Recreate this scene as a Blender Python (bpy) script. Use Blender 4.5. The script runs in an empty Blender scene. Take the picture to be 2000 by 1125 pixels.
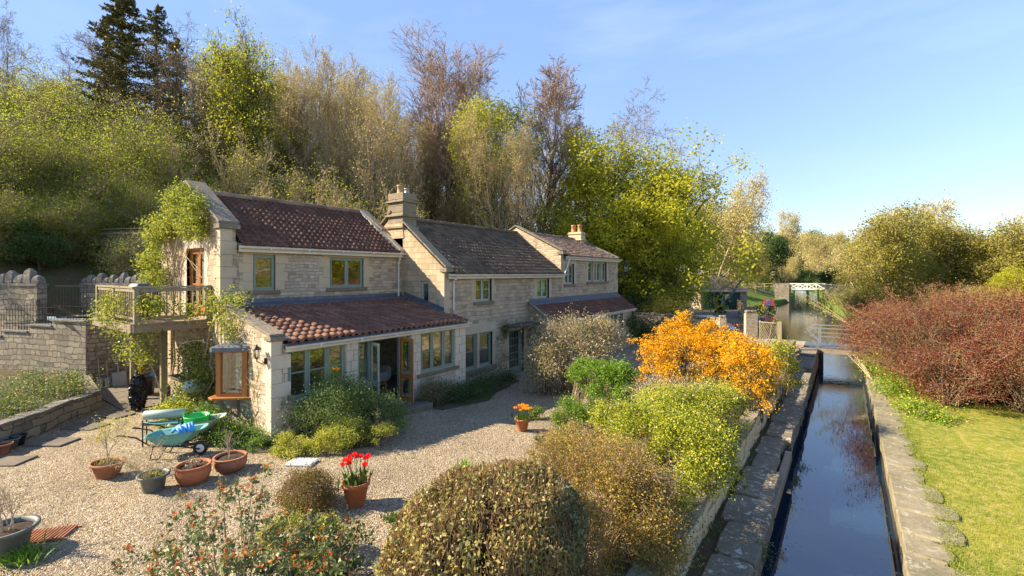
import bpy, math, random
import numpy as np
from mathutils import Vector, Matrix, noise
S = bpy.context.scene
C = S.collection
pi = math.pi
# ---------------------------------------------------------------- camera
FPX, YAW = 900.0, math.atan(650/900)
CH = 4.2
cd = bpy.data.cameras.new('camera'); cam = bpy.data.objects.new('camera', cd); C.objects.link(cam)
cam.location = (0, 0, CH); cam.rotation_euler = (pi/2, 0, YAW)
cd.sensor_width = 36; cd.lens = FPX/2000*36; cd.shift_y = -27.5/2000
cd.clip_start = 0.1; cd.clip_end = 3000
S.camera = cam
# ---------------------------------------------------------------- sky and sun
SUN = Vector((1.2, 0.86, -1.0))          # the way the light travels
sd = -SUN.normalized()
world = bpy.data.worlds.new('World'); S.world = world; world.use_nodes = True
wn = world.node_tree; bg = wn.nodes['Background']
sky = wn.nodes.new('ShaderNodeTexSky'); sky.sky_type = 'NISHITA'; sky.sun_disc = False
sky.sun_elevation = math.asin(sd.z); sky.sun_rotation = math.atan2(sd.x, sd.y)
sky.air_density = 1.0; sky.dust_density = 0.0; sky.ozone_density = 2.2; sky.altitude = 60
# a few thin wisps of high cloud, mixed into the sky
tc = wn.nodes.new('ShaderNodeTexCoord'); mp = wn.nodes.new('ShaderNodeMapping')
mp.inputs['Scale'].default_value = (1.2, 2.6, 7.0); mp.inputs['Rotation'].default_value = (0.0, 0.25, 0.5)
nz = wn.nodes.new('ShaderNodeTexNoise'); nz.inputs['Scale'].default_value = 1.6; nz.inputs['Detail'].default_value = 7; nz.inputs['Roughness'].default_value = .55
cr = wn.nodes.new('ShaderNodeValToRGB'); cr.color_ramp.elements[0].position = .52; cr.color_ramp.elements[1].position = .95
cr.color_ramp.elements[1].color = (.16, .16, .16, 1)
mx = wn.nodes.new('ShaderNodeMix'); mx.data_type = 'RGBA'; mx.inputs[7].default_value = (5.6, 6.0, 6.5, 1)
wn.links.new(tc.outputs['Generated'], mp.inputs[0]); wn.links.new(mp.outputs[0], nz.inputs[0])
wn.links.new(nz.outputs[0], cr.inputs[0]); wn.links.new(cr.outputs[0], mx.inputs[0])
wn.links.new(sky.outputs[0], mx.inputs[6]); # the low sky is a little dimmer and the whole sky slightly warmer than the model gives
sp = wn.nodes.new('ShaderNodeSeparateXYZ'); wn.links.new(tc.outputs['Generated'], sp.inputs[0])
hr = wn.nodes.new('ShaderNodeMapRange'); hr.inputs[1].default_value = 0.0; hr.inputs[2].default_value = .6; hr.inputs[3].default_value = .42; hr.inputs[4].default_value = 1.12
wn.links.new(sp.outputs[2], hr.inputs[0])
tn = wn.nodes.new('ShaderNodeMix'); tn.data_type = 'RGBA'; tn.blend_type = 'MULTIPLY'; tn.inputs[0].default_value = 1; tn.inputs[7].default_value = (1.03, .965, 1.0, 1)
dt = wn.nodes.new('ShaderNodeVectorMath'); dt.operation = 'DOT_PRODUCT'; dt.inputs[1].default_value = sd
dm = wn.nodes.new('ShaderNodeMapRange'); dm.inputs[1].default_value = .1; dm.inputs[2].default_value = .95; dm.inputs[3].default_value = 1.05; dm.inputs[4].default_value = .62
ml = wn.nodes.new('ShaderNodeMath'); ml.operation = 'MULTIPLY'; wn.links.new(tc.outputs['Generated'], dt.inputs[0]); wn.links.new(dt.outputs['Value'], dm.inputs[0]); wn.links.new(dm.outputs[0], ml.inputs[0]); wn.links.new(hr.outputs[0], ml.inputs[1])
sc_ = wn.nodes.new('ShaderNodeVectorMath'); sc_.operation = 'SCALE'
wn.links.new(mx.outputs[2], tn.inputs[6]); wn.links.new(tn.outputs[2], sc_.inputs[0]); wn.links.new(ml.outputs[0], sc_.inputs['Scale']); wn.links.new(sc_.outputs[0], bg.inputs[0])
bg.inputs[1].default_value = 0.122
ld = bpy.data.lights.new('sun', 'SUN'); ld.energy = 5.0; ld.angle = math.radians(.53); ld.color = (1.0, .83, .60)
lo = bpy.data.objects.new('sun', ld); C.objects.link(lo); lo.rotation_euler = SUN.to_track_quat('-Z', 'Y').to_euler()
S.view_settings.view_transform = 'Standard'; S.view_settings.look = 'None'
S.view_settings.exposure = 1.5; S.view_settings.gamma = 1
S.render.engine = 'CYCLES'
S.cycles.max_bounces = 6; S.cycles.diffuse_bounces = 3; S.cycles.glossy_bounces = 3
S.cycles.transmission_bounces = 4; S.cycles.transparent_max_bounces = 6
# ---------------------------------------------------------------- measuring helpers (a photograph point at a distance, on the ground or on a wall)
def W(x, y, D):
    u = (x-1000)/FPX; s, c = math.sin(YAW), math.cos(YAW)
    return Vector((D*(-s+u*c), D*(c+u*s), CH+(535-y)/FPX*D))
def G(x, y, h=0.0): return W(x, y, (CH-h)*FPX/(y-535))
def sm(t): t = min(1, max(0, t)); return t*t*(3-2*t)
def yard(Y): return -0.55*sm((Y-5.0)/13.0)
# ---------------------------------------------------------------- mesh helpers
def wloc(o):
    v = Vector((0, 0, 0))
    while o is not None: v += o.location; o = o.parent
    return v
def link(name, me, parent=None, loc=None):
    o = bpy.data.objects.new(name, me); C.objects.link(o)
    if parent is not None: o.parent = parent
    if loc is not None: o.location = loc
    return o
def tag(o, label=None, cat=None, group=None, kind=None):
    if label: o['label'] = label
    if cat: o['category'] = cat
    if group: o['group'] = group
    if kind: o['kind'] = kind
    return o
def thing(name, label, cat, loc=(0, 0, 0), group=None):
    return tag(link(name, None, None, Vector(loc)), label, cat, group)
def part(name, me, parent, label=None):
    o = link(name, me, parent)
    if label: o['label'] = label
    return o
class MB:
    """collects faces in world coordinates; build() makes one mesh object, UVs in metres by the facing of each face"""
    def __init__(s): s.v = []; s.f = []
    def add(s, vs, fs):
        n = len(s.v); s.v.extend(tuple(p) for p in vs); s.f.extend(tuple(n+i for i in f) for f in fs); return s
    def box(s, x0, x1, y0, y1, z0, z1):
        return s.add([(x0,y0,z0),(x1,y0,z0),(x1,y1,z0),(x0,y1,z0),(x0,y0,z1),(x1,y0,z1),(x1,y1,z1),(x0,y1,z1)],
              [(0,3,2,1),(4,5,6,7),(0,1,5,4),(1,2,6,5),(2,3,7,6),(3,0,4,7)])
    def hexa(s, lo, hi):      # lo, hi: loops of 4 points, bottom and top
        return s.add(list(lo)+list(hi), [(3,2,1,0),(4,5,6,7),(0,1,5,4),(1,2,6,5),(2,3,7,6),(3,0,4,7)])
    def obox(s, c, sx, sy, sz, rz=0, rx=0, ry=0):
        m = Matrix.Translation(Vector(c)) @ Matrix.Rotation(rz, 4, 'Z') @ Matrix.Rotation(ry, 4, 'Y') @ Matrix.Rotation(rx, 4, 'X')
        P = [m @ Vector((a*sx/2, b*sy/2, d*sz/2)) for d in (-1, 1) for a, b in ((-1,-1),(1,-1),(1,1),(-1,1))]
        return s.hexa(P[:4], P[4:])
    def bar(s, p, q, w, h=None):
        p, q = Vector(p), Vector(q); h = h or w; d = (q-p).normalized()
        a = d.cross(Vector((0,0,1)));
        if a.length < .01: a = Vector((1,0,0))
        a.normalize(); b = a.cross(d)
        L = lambda c: [c-a*w/2-b*h/2, c+a*w/2-b*h/2, c+a*w/2+b*h/2, c-a*w/2+b*h/2]
        return s.add(L(p)+L(q), [(0,1,2,3),(7,6,5,4),(0,4,5,1),(1,5,6,2),(2,6,7,3),(3,7,4,0)])
    def fbox(s, fr, s0, s1, z0, z1, n0, n1):   # box on a facade frame: ('x', X) faces +X, ('y', Y) faces -Y
        if fr[0] == 'x': return s.box(fr[1]+n0, fr[1]+n1, s0, s1, z0, z1)
        return s.box(s0, s1, fr[1]-n1, fr[1]-n0, z0, z1)
    def loft(s, loops, cap0=True, cap1=True):
        n = len(loops[0]); b = len(s.v)
        for L in loops: s.v.extend(tuple(p) for p in L)
        for k in range(len(loops)-1):
            for i in range(n):
                j = (i+1) % n; s.f.append((b+k*n+i, b+k*n+j, b+(k+1)*n+j, b+(k+1)*n+i))
        if cap0: s.f.append(tuple(b+i for i in reversed(range(n))))
        if cap1: s.f.append(tuple(b+(len(loops)-1)*n+i for i in range(n)))
        return s
    def path(s, pts, rad, n=6):
        pts = [Vector(p) for p in pts]; loops = []
        a = None
        for i, p in enumerate(pts):
            d = (pts[min(i+1, len(pts)-1)]-pts[max(i-1, 0)]).normalized()
            if a is None:
                a = d.cross(Vector((0,0,1)));
                if a.length < .05: a = d.cross(Vector((1,0,0)))
            a = (a-d*a.dot(d)).normalized(); b = d.cross(a)
            r = rad[i] if isinstance(rad, (list, tuple)) else rad
            loops.append([p+(a*math.cos(2*pi*k/n)+b*math.sin(2*pi*k/n))*r for k in range(n)])
        return s.loft(loops)
    def lathe(s, c, prof, n=20, ex=1.0, ey=1.0, rz=0, cap=True):
        c = Vector(c); cz, sz = math.cos(rz), math.sin(rz); loops = []
        for r, z in prof:
            L = []
            for k in range(n):
                x, y = r*ex*math.cos(2*pi*k/n), r*ey*math.sin(2*pi*k/n)
                L.append((c.x+x*cz-y*sz, c.y+x*sz+y*cz, c.z+z))
            loops.append(L)
        return s.loft(loops, cap, cap)
    def prism(s, poly, axis, a, b):   # poly of 2-D points swept from a to b along 'x', 'y' or 'z'
        f = {'x': lambda p, t: (t, p[0], p[1]), 'y': lambda p, t: (p[0], t, p[1]), 'z': lambda p, t: (p[0], p[1], t)}[axis]
        n = len(poly)
        return s.add([f(p, a) for p in poly]+[f(p, b) for p in poly],
              [tuple(range(n)), tuple(reversed(range(n, 2*n)))]+[(i, i+n, (i+1) % n+n, (i+1) % n) for i in range(n)])
    def build(s, name, mat, parent=None, smooth=False, label=None, bevel=0, rough=0, seg=1):
        me = bpy.data.meshes.new(name)
        off = wloc(parent)
        me.from_pydata([(p[0]-off.x, p[1]-off.y, p[2]-off.z) for p in s.v], [], s.f)
        me.materials.append(mat)
        if rough or bevel:
            import bmesh
            bm = bmesh.new(); bm.from_mesh(me)
            bmesh.ops.recalc_face_normals(bm, faces=bm.faces)
            if bevel: bmesh.ops.bevel(bm, geom=bm.edges[:], offset=bevel, segments=seg, affect='EDGES', clamp_overlap=True)
            if rough:
                for v in bm.verts:
                    q = (v.co+off)*2.3; n3 = noise.noise_vector(q); v.co += n3*rough
            bm.to_mesh(me); bm.free()
        else:
            import bmesh
            bm = bmesh.new(); bm.from_mesh(me); bmesh.ops.recalc_face_normals(bm, faces=bm.faces); bm.to_mesh(me); bm.free()
        uvs(me, off)
        if smooth: me.shade_smooth()
        o = link(name, me, parent)
        if label: o['label'] = label
        return o
def uvs(me, off=Vector((0, 0, 0))):
    nl = len(me.loops)
    if not nl: return
    uv = me.uv_layers.new(name='UVMap')
    co = np.empty(len(me.vertices)*3, 'f'); me.vertices.foreach_get('co', co); co = co.reshape(-1, 3)+np.array(off, 'f')
    vi = np.empty(nl, 'i'); me.loops.foreach_get('vertex_index', vi)
    nr = np.empty(len(me.polygons)*3, 'f'); me.polygons.foreach_get('normal', nr); nr = np.abs(nr.reshape(-1, 3))
    lt = np.empty(len(me.polygons), 'i'); me.polygons.foreach_get('loop_total', lt)
    ax = np.repeat(np.argmax(nr*np.array([1, 1, .9], 'f'), axis=1), lt)
    P = co[vi]; out = np.empty((nl, 2), 'f')
    out[:, 0] = np.where(ax == 0, P[:, 1], P[:, 0]); out[:, 1] = np.where(ax == 2, P[:, 1], P[:, 2])
    uv.data.foreach_set('uv', out.ravel())
def npmesh(name, V, F, mat, smooth=False, uv=None):
    """V (n,3) array, F (m,k) array of equal-sized faces"""
    me = bpy.data.meshes.new(name); F = np.ascontiguousarray(F, 'i'); m, k = F.shape
    me.vertices.add(len(V)); me.vertices.foreach_set('co', np.ascontiguousarray(V, 'f').ravel())
    me.loops.add(m*k); me.loops.foreach_set('vertex_index', F.ravel())
    me.polygons.add(m); me.polygons.foreach_set('loop_start', np.arange(0, m*k, k, dtype='i'))
    if smooth: me.polygons.foreach_set('use_smooth', np.ones(m, bool))
    if uv is not None:
        l = me.uv_layers.new(name='UVMap'); l.data.foreach_set('uv', np.ascontiguousarray(uv[F.ravel()], 'f').ravel())
    me.update(calc_edges=True); me.materials.append(mat)
    return me
# ---------------------------------------------------------------- materials
class T:
    """small node-tree writer"""
    def __init__(s, name):
        s.m = bpy.data.materials.new(name); s.m.use_nodes = True; s.t = s.m.node_tree
        s.b = s.t.nodes['Principled BSDF']; s.out = s.t.nodes['Material Output']
    def n(s, kind, props=None, **inp):
        x = s.t.nodes.new('ShaderNode'+kind)
        for k, v in (props or {}).items(): setattr(x, k, v)
        for k, v in inp.items():
            key = k.replace('_', ' ')
            if key.isdigit(): key = int(key)
            elif key[0] == 'i' and key[1:].isdigit(): key = int(key[1:])
            s.set(x.inputs[key], v)
        return x
    def set(s, sock, v):
        if isinstance(v, bpy.types.NodeSocket): s.t.links.new(v, sock)
        elif isinstance(v, bpy.types.Node): s.t.links.new(v.outputs[0], sock)
        else: sock.default_value = v
    def obj(s): return s.n('TexCoord').outputs['Object']
    def wpos(s): return s.n('NewGeometry').outputs['Position']
    def uv(s): return s.n('TexCoord').outputs['UV']
    def map(s, v, sc=(1, 1, 1), loc=(0, 0, 0), rot=(0, 0, 0)):
        return s.n('Mapping', i0=v, i1=loc, i2=rot, i3=sc).outputs[0]
    def noise(s, v, sc, det=4, rough=.55, dist=0):
        return s.n('TexNoise', Vector=v, Scale=sc, Detail=det, Roughness=rough, Distortion=dist)
    def ramp(s, f, *st):
        r = s.n('ValToRGB', i0=f); e = r.color_ramp.elements
        while len(e) < len(st): e.new(.5)
        for q, (p, c) in zip(e, st):
            q.position = p; q.color = (c, c, c, 1) if isinstance(c, (int, float)) else (*c, 1)
        return r.outputs[0]
    def mix(s, f, a, b, mode='MIX'):
        a = (*a, 1) if isinstance(a, tuple) and len(a) == 3 else a; b = (*b, 1) if isinstance(b, tuple) and len(b) == 3 else b
        x = s.n('Mix', {'data_type': 'RGBA', 'blend_type': mode}); s.set(x.inputs[0], f); s.set(x.inputs[6], a); s.set(x.inputs[7], b)
        return x.outputs[2]
    def math(s, op, a, b=0.0, c=0.0):
        x = s.n('Math', {'operation': op}); s.set(x.inputs[0], a); s.set(x.inputs[1], b); s.set(x.inputs[2], c); return x.outputs[0]
    def bump(s, h, strength=.5, dist=.02):
        return s.n('Bump', Height=h, Strength=strength, Distance=dist).outputs[0]
    def fin(s, col=None, rough=.8, nrm=None, spec=None, metal=None):
        if col is not None: s.set(s.b.inputs['Base Color'], (*col, 1) if isinstance(col, tuple) and len(col) == 3 else col)
        s.set(s.b.inputs['Roughness'], rough)
        if nrm is not None: s.set(s.b.inputs['Normal'], nrm)
        if spec is not None: s.set(s.b.inputs['Specular IOR Level'], spec)
        if metal is not None: s.set(s.b.inputs['Metallic'], metal)
        return s.m
def m_rubble(name, cols, mortar, bw=.25, bh=.115, wob=.05, stain=.35, lich=None, ms=.011):
    """coursed rubble: rows of uneven stones, joints wandering"""
    t = T(name); uv = t.uv()
    w1 = t.noise(uv, 1.3, 2); w2 = t.noise(uv, 6.0, 3)
    d = t.n('VectorMath', {'operation': 'MULTIPLY_ADD'}, i0=w1.outputs['Color'], i1=(wob*5, wob*2.4, 0), i2=uv).outputs[0]
    d = t.n('VectorMath', {'operation': 'MULTIPLY_ADD'}, i0=w2.outputs['Color'], i1=(wob*1.5, wob*.8, 0), i2=d).outputs[0]
    def brick(v, W_, H_, o):
        b = t.n('TexBrick', {'offset': o, 'offset_frequency': 2, 'squash': .62, 'squash_frequency': 3}, Vector=v, Color1=(0, 0, 0, 1), Color2=(1, 1, 1, 1), Mortar=(.5, .5, .5, 1), Scale=1.0)
        b.inputs['Mortar Size'].default_value = ms; b.inputs['Brick Width'].default_value = W_; b.inputs['Row Height'].default_value = H_; b.inputs['Mortar Smooth'].default_value = .5
        return b
    b1 = brick(d, bw, bh, .43)
    n = len(cols); stone = t.ramp(b1.outputs[0], *[(.05+.9*i/(n-1), c) for i, c in enumerate(cols)])
    fine = t.noise(uv, 30, 6, .7); med = t.noise(uv, 7, 4, .6)
    stone = t.mix(t.ramp(med.outputs[0], (.35, 0.0), (.7, .55)), stone, t.mix(.5, stone, (.55, .46, .32)))
    stone = t.mix(t.math('MULTIPLY', fine.outputs[0], .5), stone, t.mix(.5, stone, (.12, .10, .07)))
    col = t.mix(t.math('MULTIPLY', b1.outputs['Fac'], .85), stone, mortar)
    big = t.noise(t.obj(), .8, 5, .6)
    col = t.mix(t.ramp(big.outputs[0], (.46, 0.0), (.75, stain)), col, t.mix(.6, col, (.06, .05, .04)))
    if lich: col = t.mix(t.ramp(t.noise(t.obj(), 9, 6, .7).outputs[0], (.6, 0.0), (.68, .5)), col, lich)
    h = t.math('ADD', t.math('MULTIPLY', b1.outputs['Fac'], -.8), t.math('ADD', t.math('MULTIPLY', fine.outputs[0], .45), t.math('MULTIPLY', med.outputs[0], .4)))
    return t.fin(col, .92, t.bump(h, .9, .03), .2)
def m_ashlar(name, c1, c2, mortar, bw=.55, bh=.3, off=.5, ms=.008, weather=.4, grey=(.12, .11, .09)):
    t = T(name); uv = t.uv()
    b = t.n('TexBrick', {'offset': off}, Vector=uv, Color1=(*c1, 1), Color2=(*c2, 1), Mortar=(*mortar, 1), Scale=1.0)
    b.inputs['Mortar Size'].default_value = ms; b.inputs['Brick Width'].default_value = bw; b.inputs['Row Height'].default_value = bh
    b.inputs['Mortar Smooth'].default_value = .3; b.inputs['Bias'].default_value = 0
    n1 = t.noise(t.obj(), 1.6, 6, .65); n2 = t.noise(uv, 22, 6, .7)
    col = t.mix(t.ramp(n1.outputs[0], (.42, 0.0), (.72, weather)), b.outputs[0], grey)
    col = t.mix(t.ramp(n2.outputs[0], (.5, 0.0), (.8, .35)), col, t.mix(.5, col, (.1, .08, .05)))
    h = t.math('ADD', t.math('MULTIPLY', b.outputs['Fac'], -1.0), t.math('MULTIPLY', n2.outputs[0], .5))
    return t.fin(col, .9, t.bump(h, .5, .012), .2)
def m_stone(name, c, c2, sc=2.0, lich=None, bump=.5, dark=(.05, .045, .04)):
    t = T(name); o = t.wpos(); a = t.noise(o, sc, 7, .65); f = t.noise(o, sc*14, 5, .7)
    col = t.mix(t.ramp(a.outputs[0], (.3, 0.0), (.7, 1.0)), c, c2)
    col = t.mix(t.ramp(f.outputs[0], (.45, 0.0), (.75, .5)), col, dark)
    if lich:
        l = t.noise(o, sc*5, 8, .75, .3); col = t.mix(t.ramp(l.outputs[0], (.555, 0.0), (.61, .9)), col, lich)
    h = t.math('ADD', a.outputs[0], t.math('MULTIPLY', f.outputs[0], .4))
    return t.fin(col, .9, t.bump(h, bump, .03), .2)
def m_tile(name, cols, lich=.25):
    t = T(name); uv = t.uv()
    fl = t.n('VectorMath', {'operation': 'FLOOR'}, i0=uv).outputs[0]
    w = t.n('TexWhiteNoise', {'noise_dimensions': '2D'}, Vector=fl)
    n = len(cols); c = t.ramp(w.outputs['Value'], *[(i/(n-1), q) for i, q in enumerate(cols)])
    o = t.wpos(); f = t.noise(o, 14, 6, .7); b = t.noise(o, 1.1, 4, .6)
    c = t.mix(t.ramp(b.outputs[0], (.4, 0.0), (.7, .5)), c, t.mix(.6, c, (.03, .022, .02)))
    c = t.mix(t.ramp(f.outputs[0], (.57, 0.0), (.66, lich)), c, (.25, .22, .17))
    return t.fin(c, .85, t.bump(f.outputs[0], .3, .006), .25)
def m_wood(name, c1, c2, rough=.7, sc=1.0, axis=2, green=None):
    t = T(name); o = t.wpos(); s = [9*sc, 9*sc, 9*sc]; s[axis] = .8*sc
    a = t.noise(t.map(o, tuple(s)), 2.2, 6, .65, .4)
    c = t.mix(t.ramp(a.outputs[0], (.3, 0.0), (.72, 1.0)), c1, c2)
    if green: c = t.mix(t.ramp(t.noise(o, 1.7, 4).outputs[0], (.52, 0.0), (.68, .6)), c, green)
    return t.fin(c, rough, t.bump(a.outputs[0], .35, .006), .3)
def m_plain(name, c, rough=.5, metal=0, var=.12, sc=4, spec=.5, bump=0):
    t = T(name); o = t.obj(); a = t.noise(o, sc, 5, .6)
    col = t.mix(t.ramp(a.outputs[0], (.35, 0.0), (.75, 1.0)), c, tuple(q*(1-var) for q in c))
    return t.fin(col, rough, t.bump(t.noise(o, sc*12, 3).outputs[0], bump, .004) if bump else None, spec, metal)
def m_leaf(name, cols, trans=.4, rough=.55, clump=.35, clump_col=None, csc=.9):
    t = T(name); g = t.n('NewGeometry')
    n = len(cols); c = t.ramp(g.outputs['Random Per Island'], *[(i/(n-1), q) for i, q in enumerate(cols)])
    b = t.noise(t.obj(), csc, 3, .6)
    c = t.mix(t.ramp(b.outputs[0], (.4, 0.0), (.66, clump)), c, clump_col or cols[0])
    t.set(t.b.inputs['Base Color'], c); t.b.inputs['Roughness'].default_value = rough; t.b.inputs['Specular IOR Level'].default_value = .25
    if trans <= 0: return t.m
    tr = t.n('BsdfTranslucent', Color=c); mx = t.n('MixShader', i0=trans, i1=t.b.outputs[0], i2=tr.outputs[0])
    t.t.links.new(mx.outputs[0], t.out.inputs[0]); return t.m
def m_bark(name, c1, c2, sc=1.0):
    t = T(name); a = t.noise(t.map(t.obj(), (6, 6, 1.2)), 2.0*sc, 5, .65)
    return t.fin(t.mix(t.ramp(a.outputs[0], (.35, 0.0), (.7, 1.0)), c1, c2), .9, t.bump(a.outputs[0], .6, .02), .15)
def hexc(r, g, b, k=1.0):
    f = lambda v: ((v/255)/12.92 if v/255 <= .04045 else ((v/255+.055)/1.055)**2.4)*k
    return (f(r), f(g), f(b))
M = {}
M['rubble'] = m_rubble('rubble stone', [(.36,.28,.19),(.54,.44,.30),(.64,.53,.38),(.46,.36,.25),(.68,.59,.44)], (.36,.30,.235), .25, .115, .06)
M['rubble_old'] = m_rubble('old weathered rubble', [(.32,.25,.17),(.48,.39,.265),(.57,.47,.33),(.40,.32,.22),(.53,.44,.31)], (.37,.30,.22), .33, .17, .07, .55)
M['rubble_grey'] = m_rubble('grey retaining rubble', [(.14,.13,.11),(.24,.22,.18),(.33,.30,.23),(.19,.175,.145),(.30,.26,.19)], (.075,.06,.045), .42, .21, .11, .5, (.36,.35,.30), .016)
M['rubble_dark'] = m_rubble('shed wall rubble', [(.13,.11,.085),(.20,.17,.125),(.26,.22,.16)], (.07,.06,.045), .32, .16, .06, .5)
M['gable'] = m_ashlar('weathered gable ashlar', (.56,.45,.29), (.43,.34,.215), (.26,.21,.15), .42, .23, .5, .009, .75, (.22,.18,.12))
M['ashlar'] = m_ashlar('pale ashlar', (.60,.53,.41), (.52,.45,.34), (.16,.14,.11), .62, .27, .37, .009, .3, (.32,.28,.21))
M['quoin'] = m_stone('quoin stone', (.56,.48,.34), (.43,.36,.245), 1.6, None, .3, (.27,.23,.17))
M['quoin_pale'] = m_stone('pale quoin stone', (.68,.60,.48), (.57,.49,.37), 1.8, None, .25, (.4,.34,.26))
M['quoin_yellow'] = m_stone('buff quoin stone', (.58,.48,.31), (.49,.40,.26), 1.8, None, .25, (.38,.31,.22))
M['coping'] = m_stone('coping stone', (.27,.225,.155), (.17,.15,.115), 2.6, (.36,.34,.27), .5)
M['cockscomb'] = m_stone('weathered grey stone', (.20,.19,.165), (.12,.115,.105), 2.4, (.38,.37,.32), .6)
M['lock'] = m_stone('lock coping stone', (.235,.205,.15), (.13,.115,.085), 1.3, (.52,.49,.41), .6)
M['lock_sun'] = m_stone('sun-lightened lock coping stone with moss', (.30,.26,.17), (.16,.15,.09), 1.2, (.38,.35,.27), .6)  # lighter copy of the lock stone: sunlight put into the colour, plus moss
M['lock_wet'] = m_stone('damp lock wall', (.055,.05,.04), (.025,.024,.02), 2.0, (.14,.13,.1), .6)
M['sill'] = m_stone('sill stone', (.25,.21,.145), (.17,.14,.10), 3, None, .3)
M['slab'] = m_stone('paving slab', (.20,.17,.13), (.13,.115,.09), 1.6, None, .4)
M['tile_red'] = m_tile('red-brown pantiles', [(.115,.055,.036),(.145,.072,.048),(.185,.10,.066),(.125,.06,.04),(.16,.082,.054)], .15)
M['tile_red2'] = m_tile('terracotta pantiles', [(.15,.068,.042),(.19,.092,.058),(.26,.138,.088),(.16,.075,.047),(.215,.107,.068)], .15)
M['tile_grey'] = m_tile('dark brown pantiles', [(.095,.066,.043),(.14,.10,.066),(.20,.148,.10),(.115,.082,.055)], .12)
M['tile_brown'] = m_tile('brown pantiles', [(.20,.13,.09),(.27,.18,.125),(.33,.235,.165),(.23,.15,.105)], .3)
M['slate'] = m_tile('stone roof slates', [(.075,.062,.052),(.105,.088,.074),(.14,.118,.1),(.07,.058,.05)], .3)
M['lead'] = m_plain('lead flashing', (.13,.155,.19), .5, .3, .4, 5, .5, .3)
M['lime'] = m_plain('lime mortar', (.52,.49,.43), .9, 0, .3, 6, .2, .5)
M['pvc'] = m_plain('white gutter plastic', (.72,.69,.62), .4, 0, .18, 3)
M['sage'] = m_plain('sage green paint', (.225,.295,.235), .45, 0, .15, 4)
M['sage_pale'] = m_plain('pale sage paint', (.33,.42,.36), .45, 0, .15, 4)
M['orangewood'] = m_wood('varnished orange wood', (.42,.17,.045), (.29,.105,.028), .4)
M['greywood'] = m_wood('weathered deck wood', (.30,.245,.175), (.18,.145,.105), .8, 1, 0)
M['postwood'] = m_wood('weathered post wood', (.32,.27,.18), (.20,.165,.11), .8, 1, 2, (.24,.24,.10))
M['fencewood'] = m_wood('old fence boards', (.17,.155,.13), (.095,.085,.07), .85, 1, 2)
M['iron'] = m_plain('black iron', (.018,.018,.02), .45, .4, .2, 8)
M['blackplastic'] = m_plain('black plastic', (.015,.015,.016), .35)
M['terracotta'] = m_plain('terracotta', (.42,.155,.065), .75, 0, .35, 5, .3, .3)
M['terracotta_old'] = m_plain('weathered terracotta', (.36,.155,.085), .8, 0, .5, 5, .3, .5)
M['claypot'] = m_plain('buff chimney clay', (.48,.33,.17), .8, 0, .35, 5, .3, .3)
M['clayorange'] = m_plain('orange chimney clay', (.55,.25,.09), .8, 0, .3, 5, .3, .3)
M['greypot'] = m_plain('grey green plastic pot', (.12,.14,.12), .55, 0, .35, 5)
M['steel'] = m_plain('grey galvanised steel', (.3,.31,.32), .45, .5, .2, 6)
M['soil'] = m_stone('soil', (.075,.05,.033), (.04,.028,.02), 9, None, .9)
M['white'] = m_plain('white paint', (.75,.75,.72), .5)
def m_glass(name, tint, fac):
    t = T(name); g = t.n('BsdfGlossy', Color=(.92, .95, .95, 1), Roughness=.015); tr = t.n('BsdfTransparent', Color=(*tint, 1))
    fr = t.n('LayerWeight', Blend=.5)
    wv = t.noise(t.wpos(), 2.5, 2); g.inputs['Normal'].default_value = (0, 0, 0)
    t.t.links.new(t.bump(wv.outputs[0], .05, .05), g.inputs['Normal'])
    f = t.math('ADD', t.math('MULTIPLY', t.math('POWER', fr.outputs['Facing'], 2.5), .8), fac)
    mx = t.n('MixShader', i0=f, i1=tr.outputs[0], i2=g.outputs[0]); t.t.links.new(mx.outputs[0], t.out.inputs[0]); return t.m
M['glass'] = m_glass('window glass', (.85, .88, .85), .13)
# leaves
L = hexc
M['lf_dark'] = m_leaf('dark evergreen leaves', [(.04,.07,.02),(.07,.12,.03),(.11,.17,.045),(.05,.09,.025)], .25)
M['lf_mid'] = m_leaf('mid green leaves', [(.05,.10,.018),(.09,.16,.025),(.14,.21,.035)], .35)
M['lf_oak'] = m_leaf('young oak leaves', [(.31,.33,.02),(.50,.48,.03),(.64,.58,.05),(.38,.40,.025),(.52,.46,.045)], .5, .55, .4, (.25,.31,.02), .22)
M['lf_lime'] = m_leaf('fresh spring leaves', [(.28,.32,.025),(.42,.45,.04),(.54,.52,.06)], .5, .55, .4, (.2,.26,.03), .3)
M['lf_olive'] = m_leaf('olive spring leaves', [(.20,.20,.035),(.32,.31,.05),(.44,.41,.07),(.26,.24,.045)], .45, .6, .5, (.22,.18,.06), .4)
M['lf_scrub'] = m_leaf('small scrub leaves', [(.22,.31,.03),(.38,.47,.04),(.54,.58,.07),(.28,.33,.035)], .5, .6, .4, (.19,.23,.04), .35)
M['lf_bud'] = m_leaf('tan buds', [(.44,.35,.14),(.58,.50,.20),(.50,.48,.12)], .3)
M['lf_conifer'] = m_leaf('conifer needles', [(.05,.065,.018),(.11,.12,.03),(.17,.15,.045),(.075,.085,.022)], .15, .7, .4, (.12,.085,.04), .5)
M['lf_yellow'] = m_leaf('yellow green foliage', [(.34,.36,.03),(.52,.50,.06),(.66,.62,.12),(.42,.44,.05)], .4, .5, .35, (.24,.3,.03), 1.5)
M['lf_bright'] = m_leaf('bright green foliage', [(.10,.20,.018),(.19,.33,.03),(.28,.43,.05)], .45, .5, .3, (.08,.15,.02), 1.5)
M['lf_choisya'] = m_leaf('yellow green shrub leaves', [(.27,.32,.025),(.48,.50,.04),(.64,.62,.07),(.38,.42,.03)], .4, .4, .3, (.18,.25,.02), 1.3)
M['lf_euon'] = m_leaf('green small leaves', [(.13,.20,.06),(.21,.29,.08),(.30,.37,.11)], .3, .5, .35, (.11,.17,.045), 2)
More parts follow.
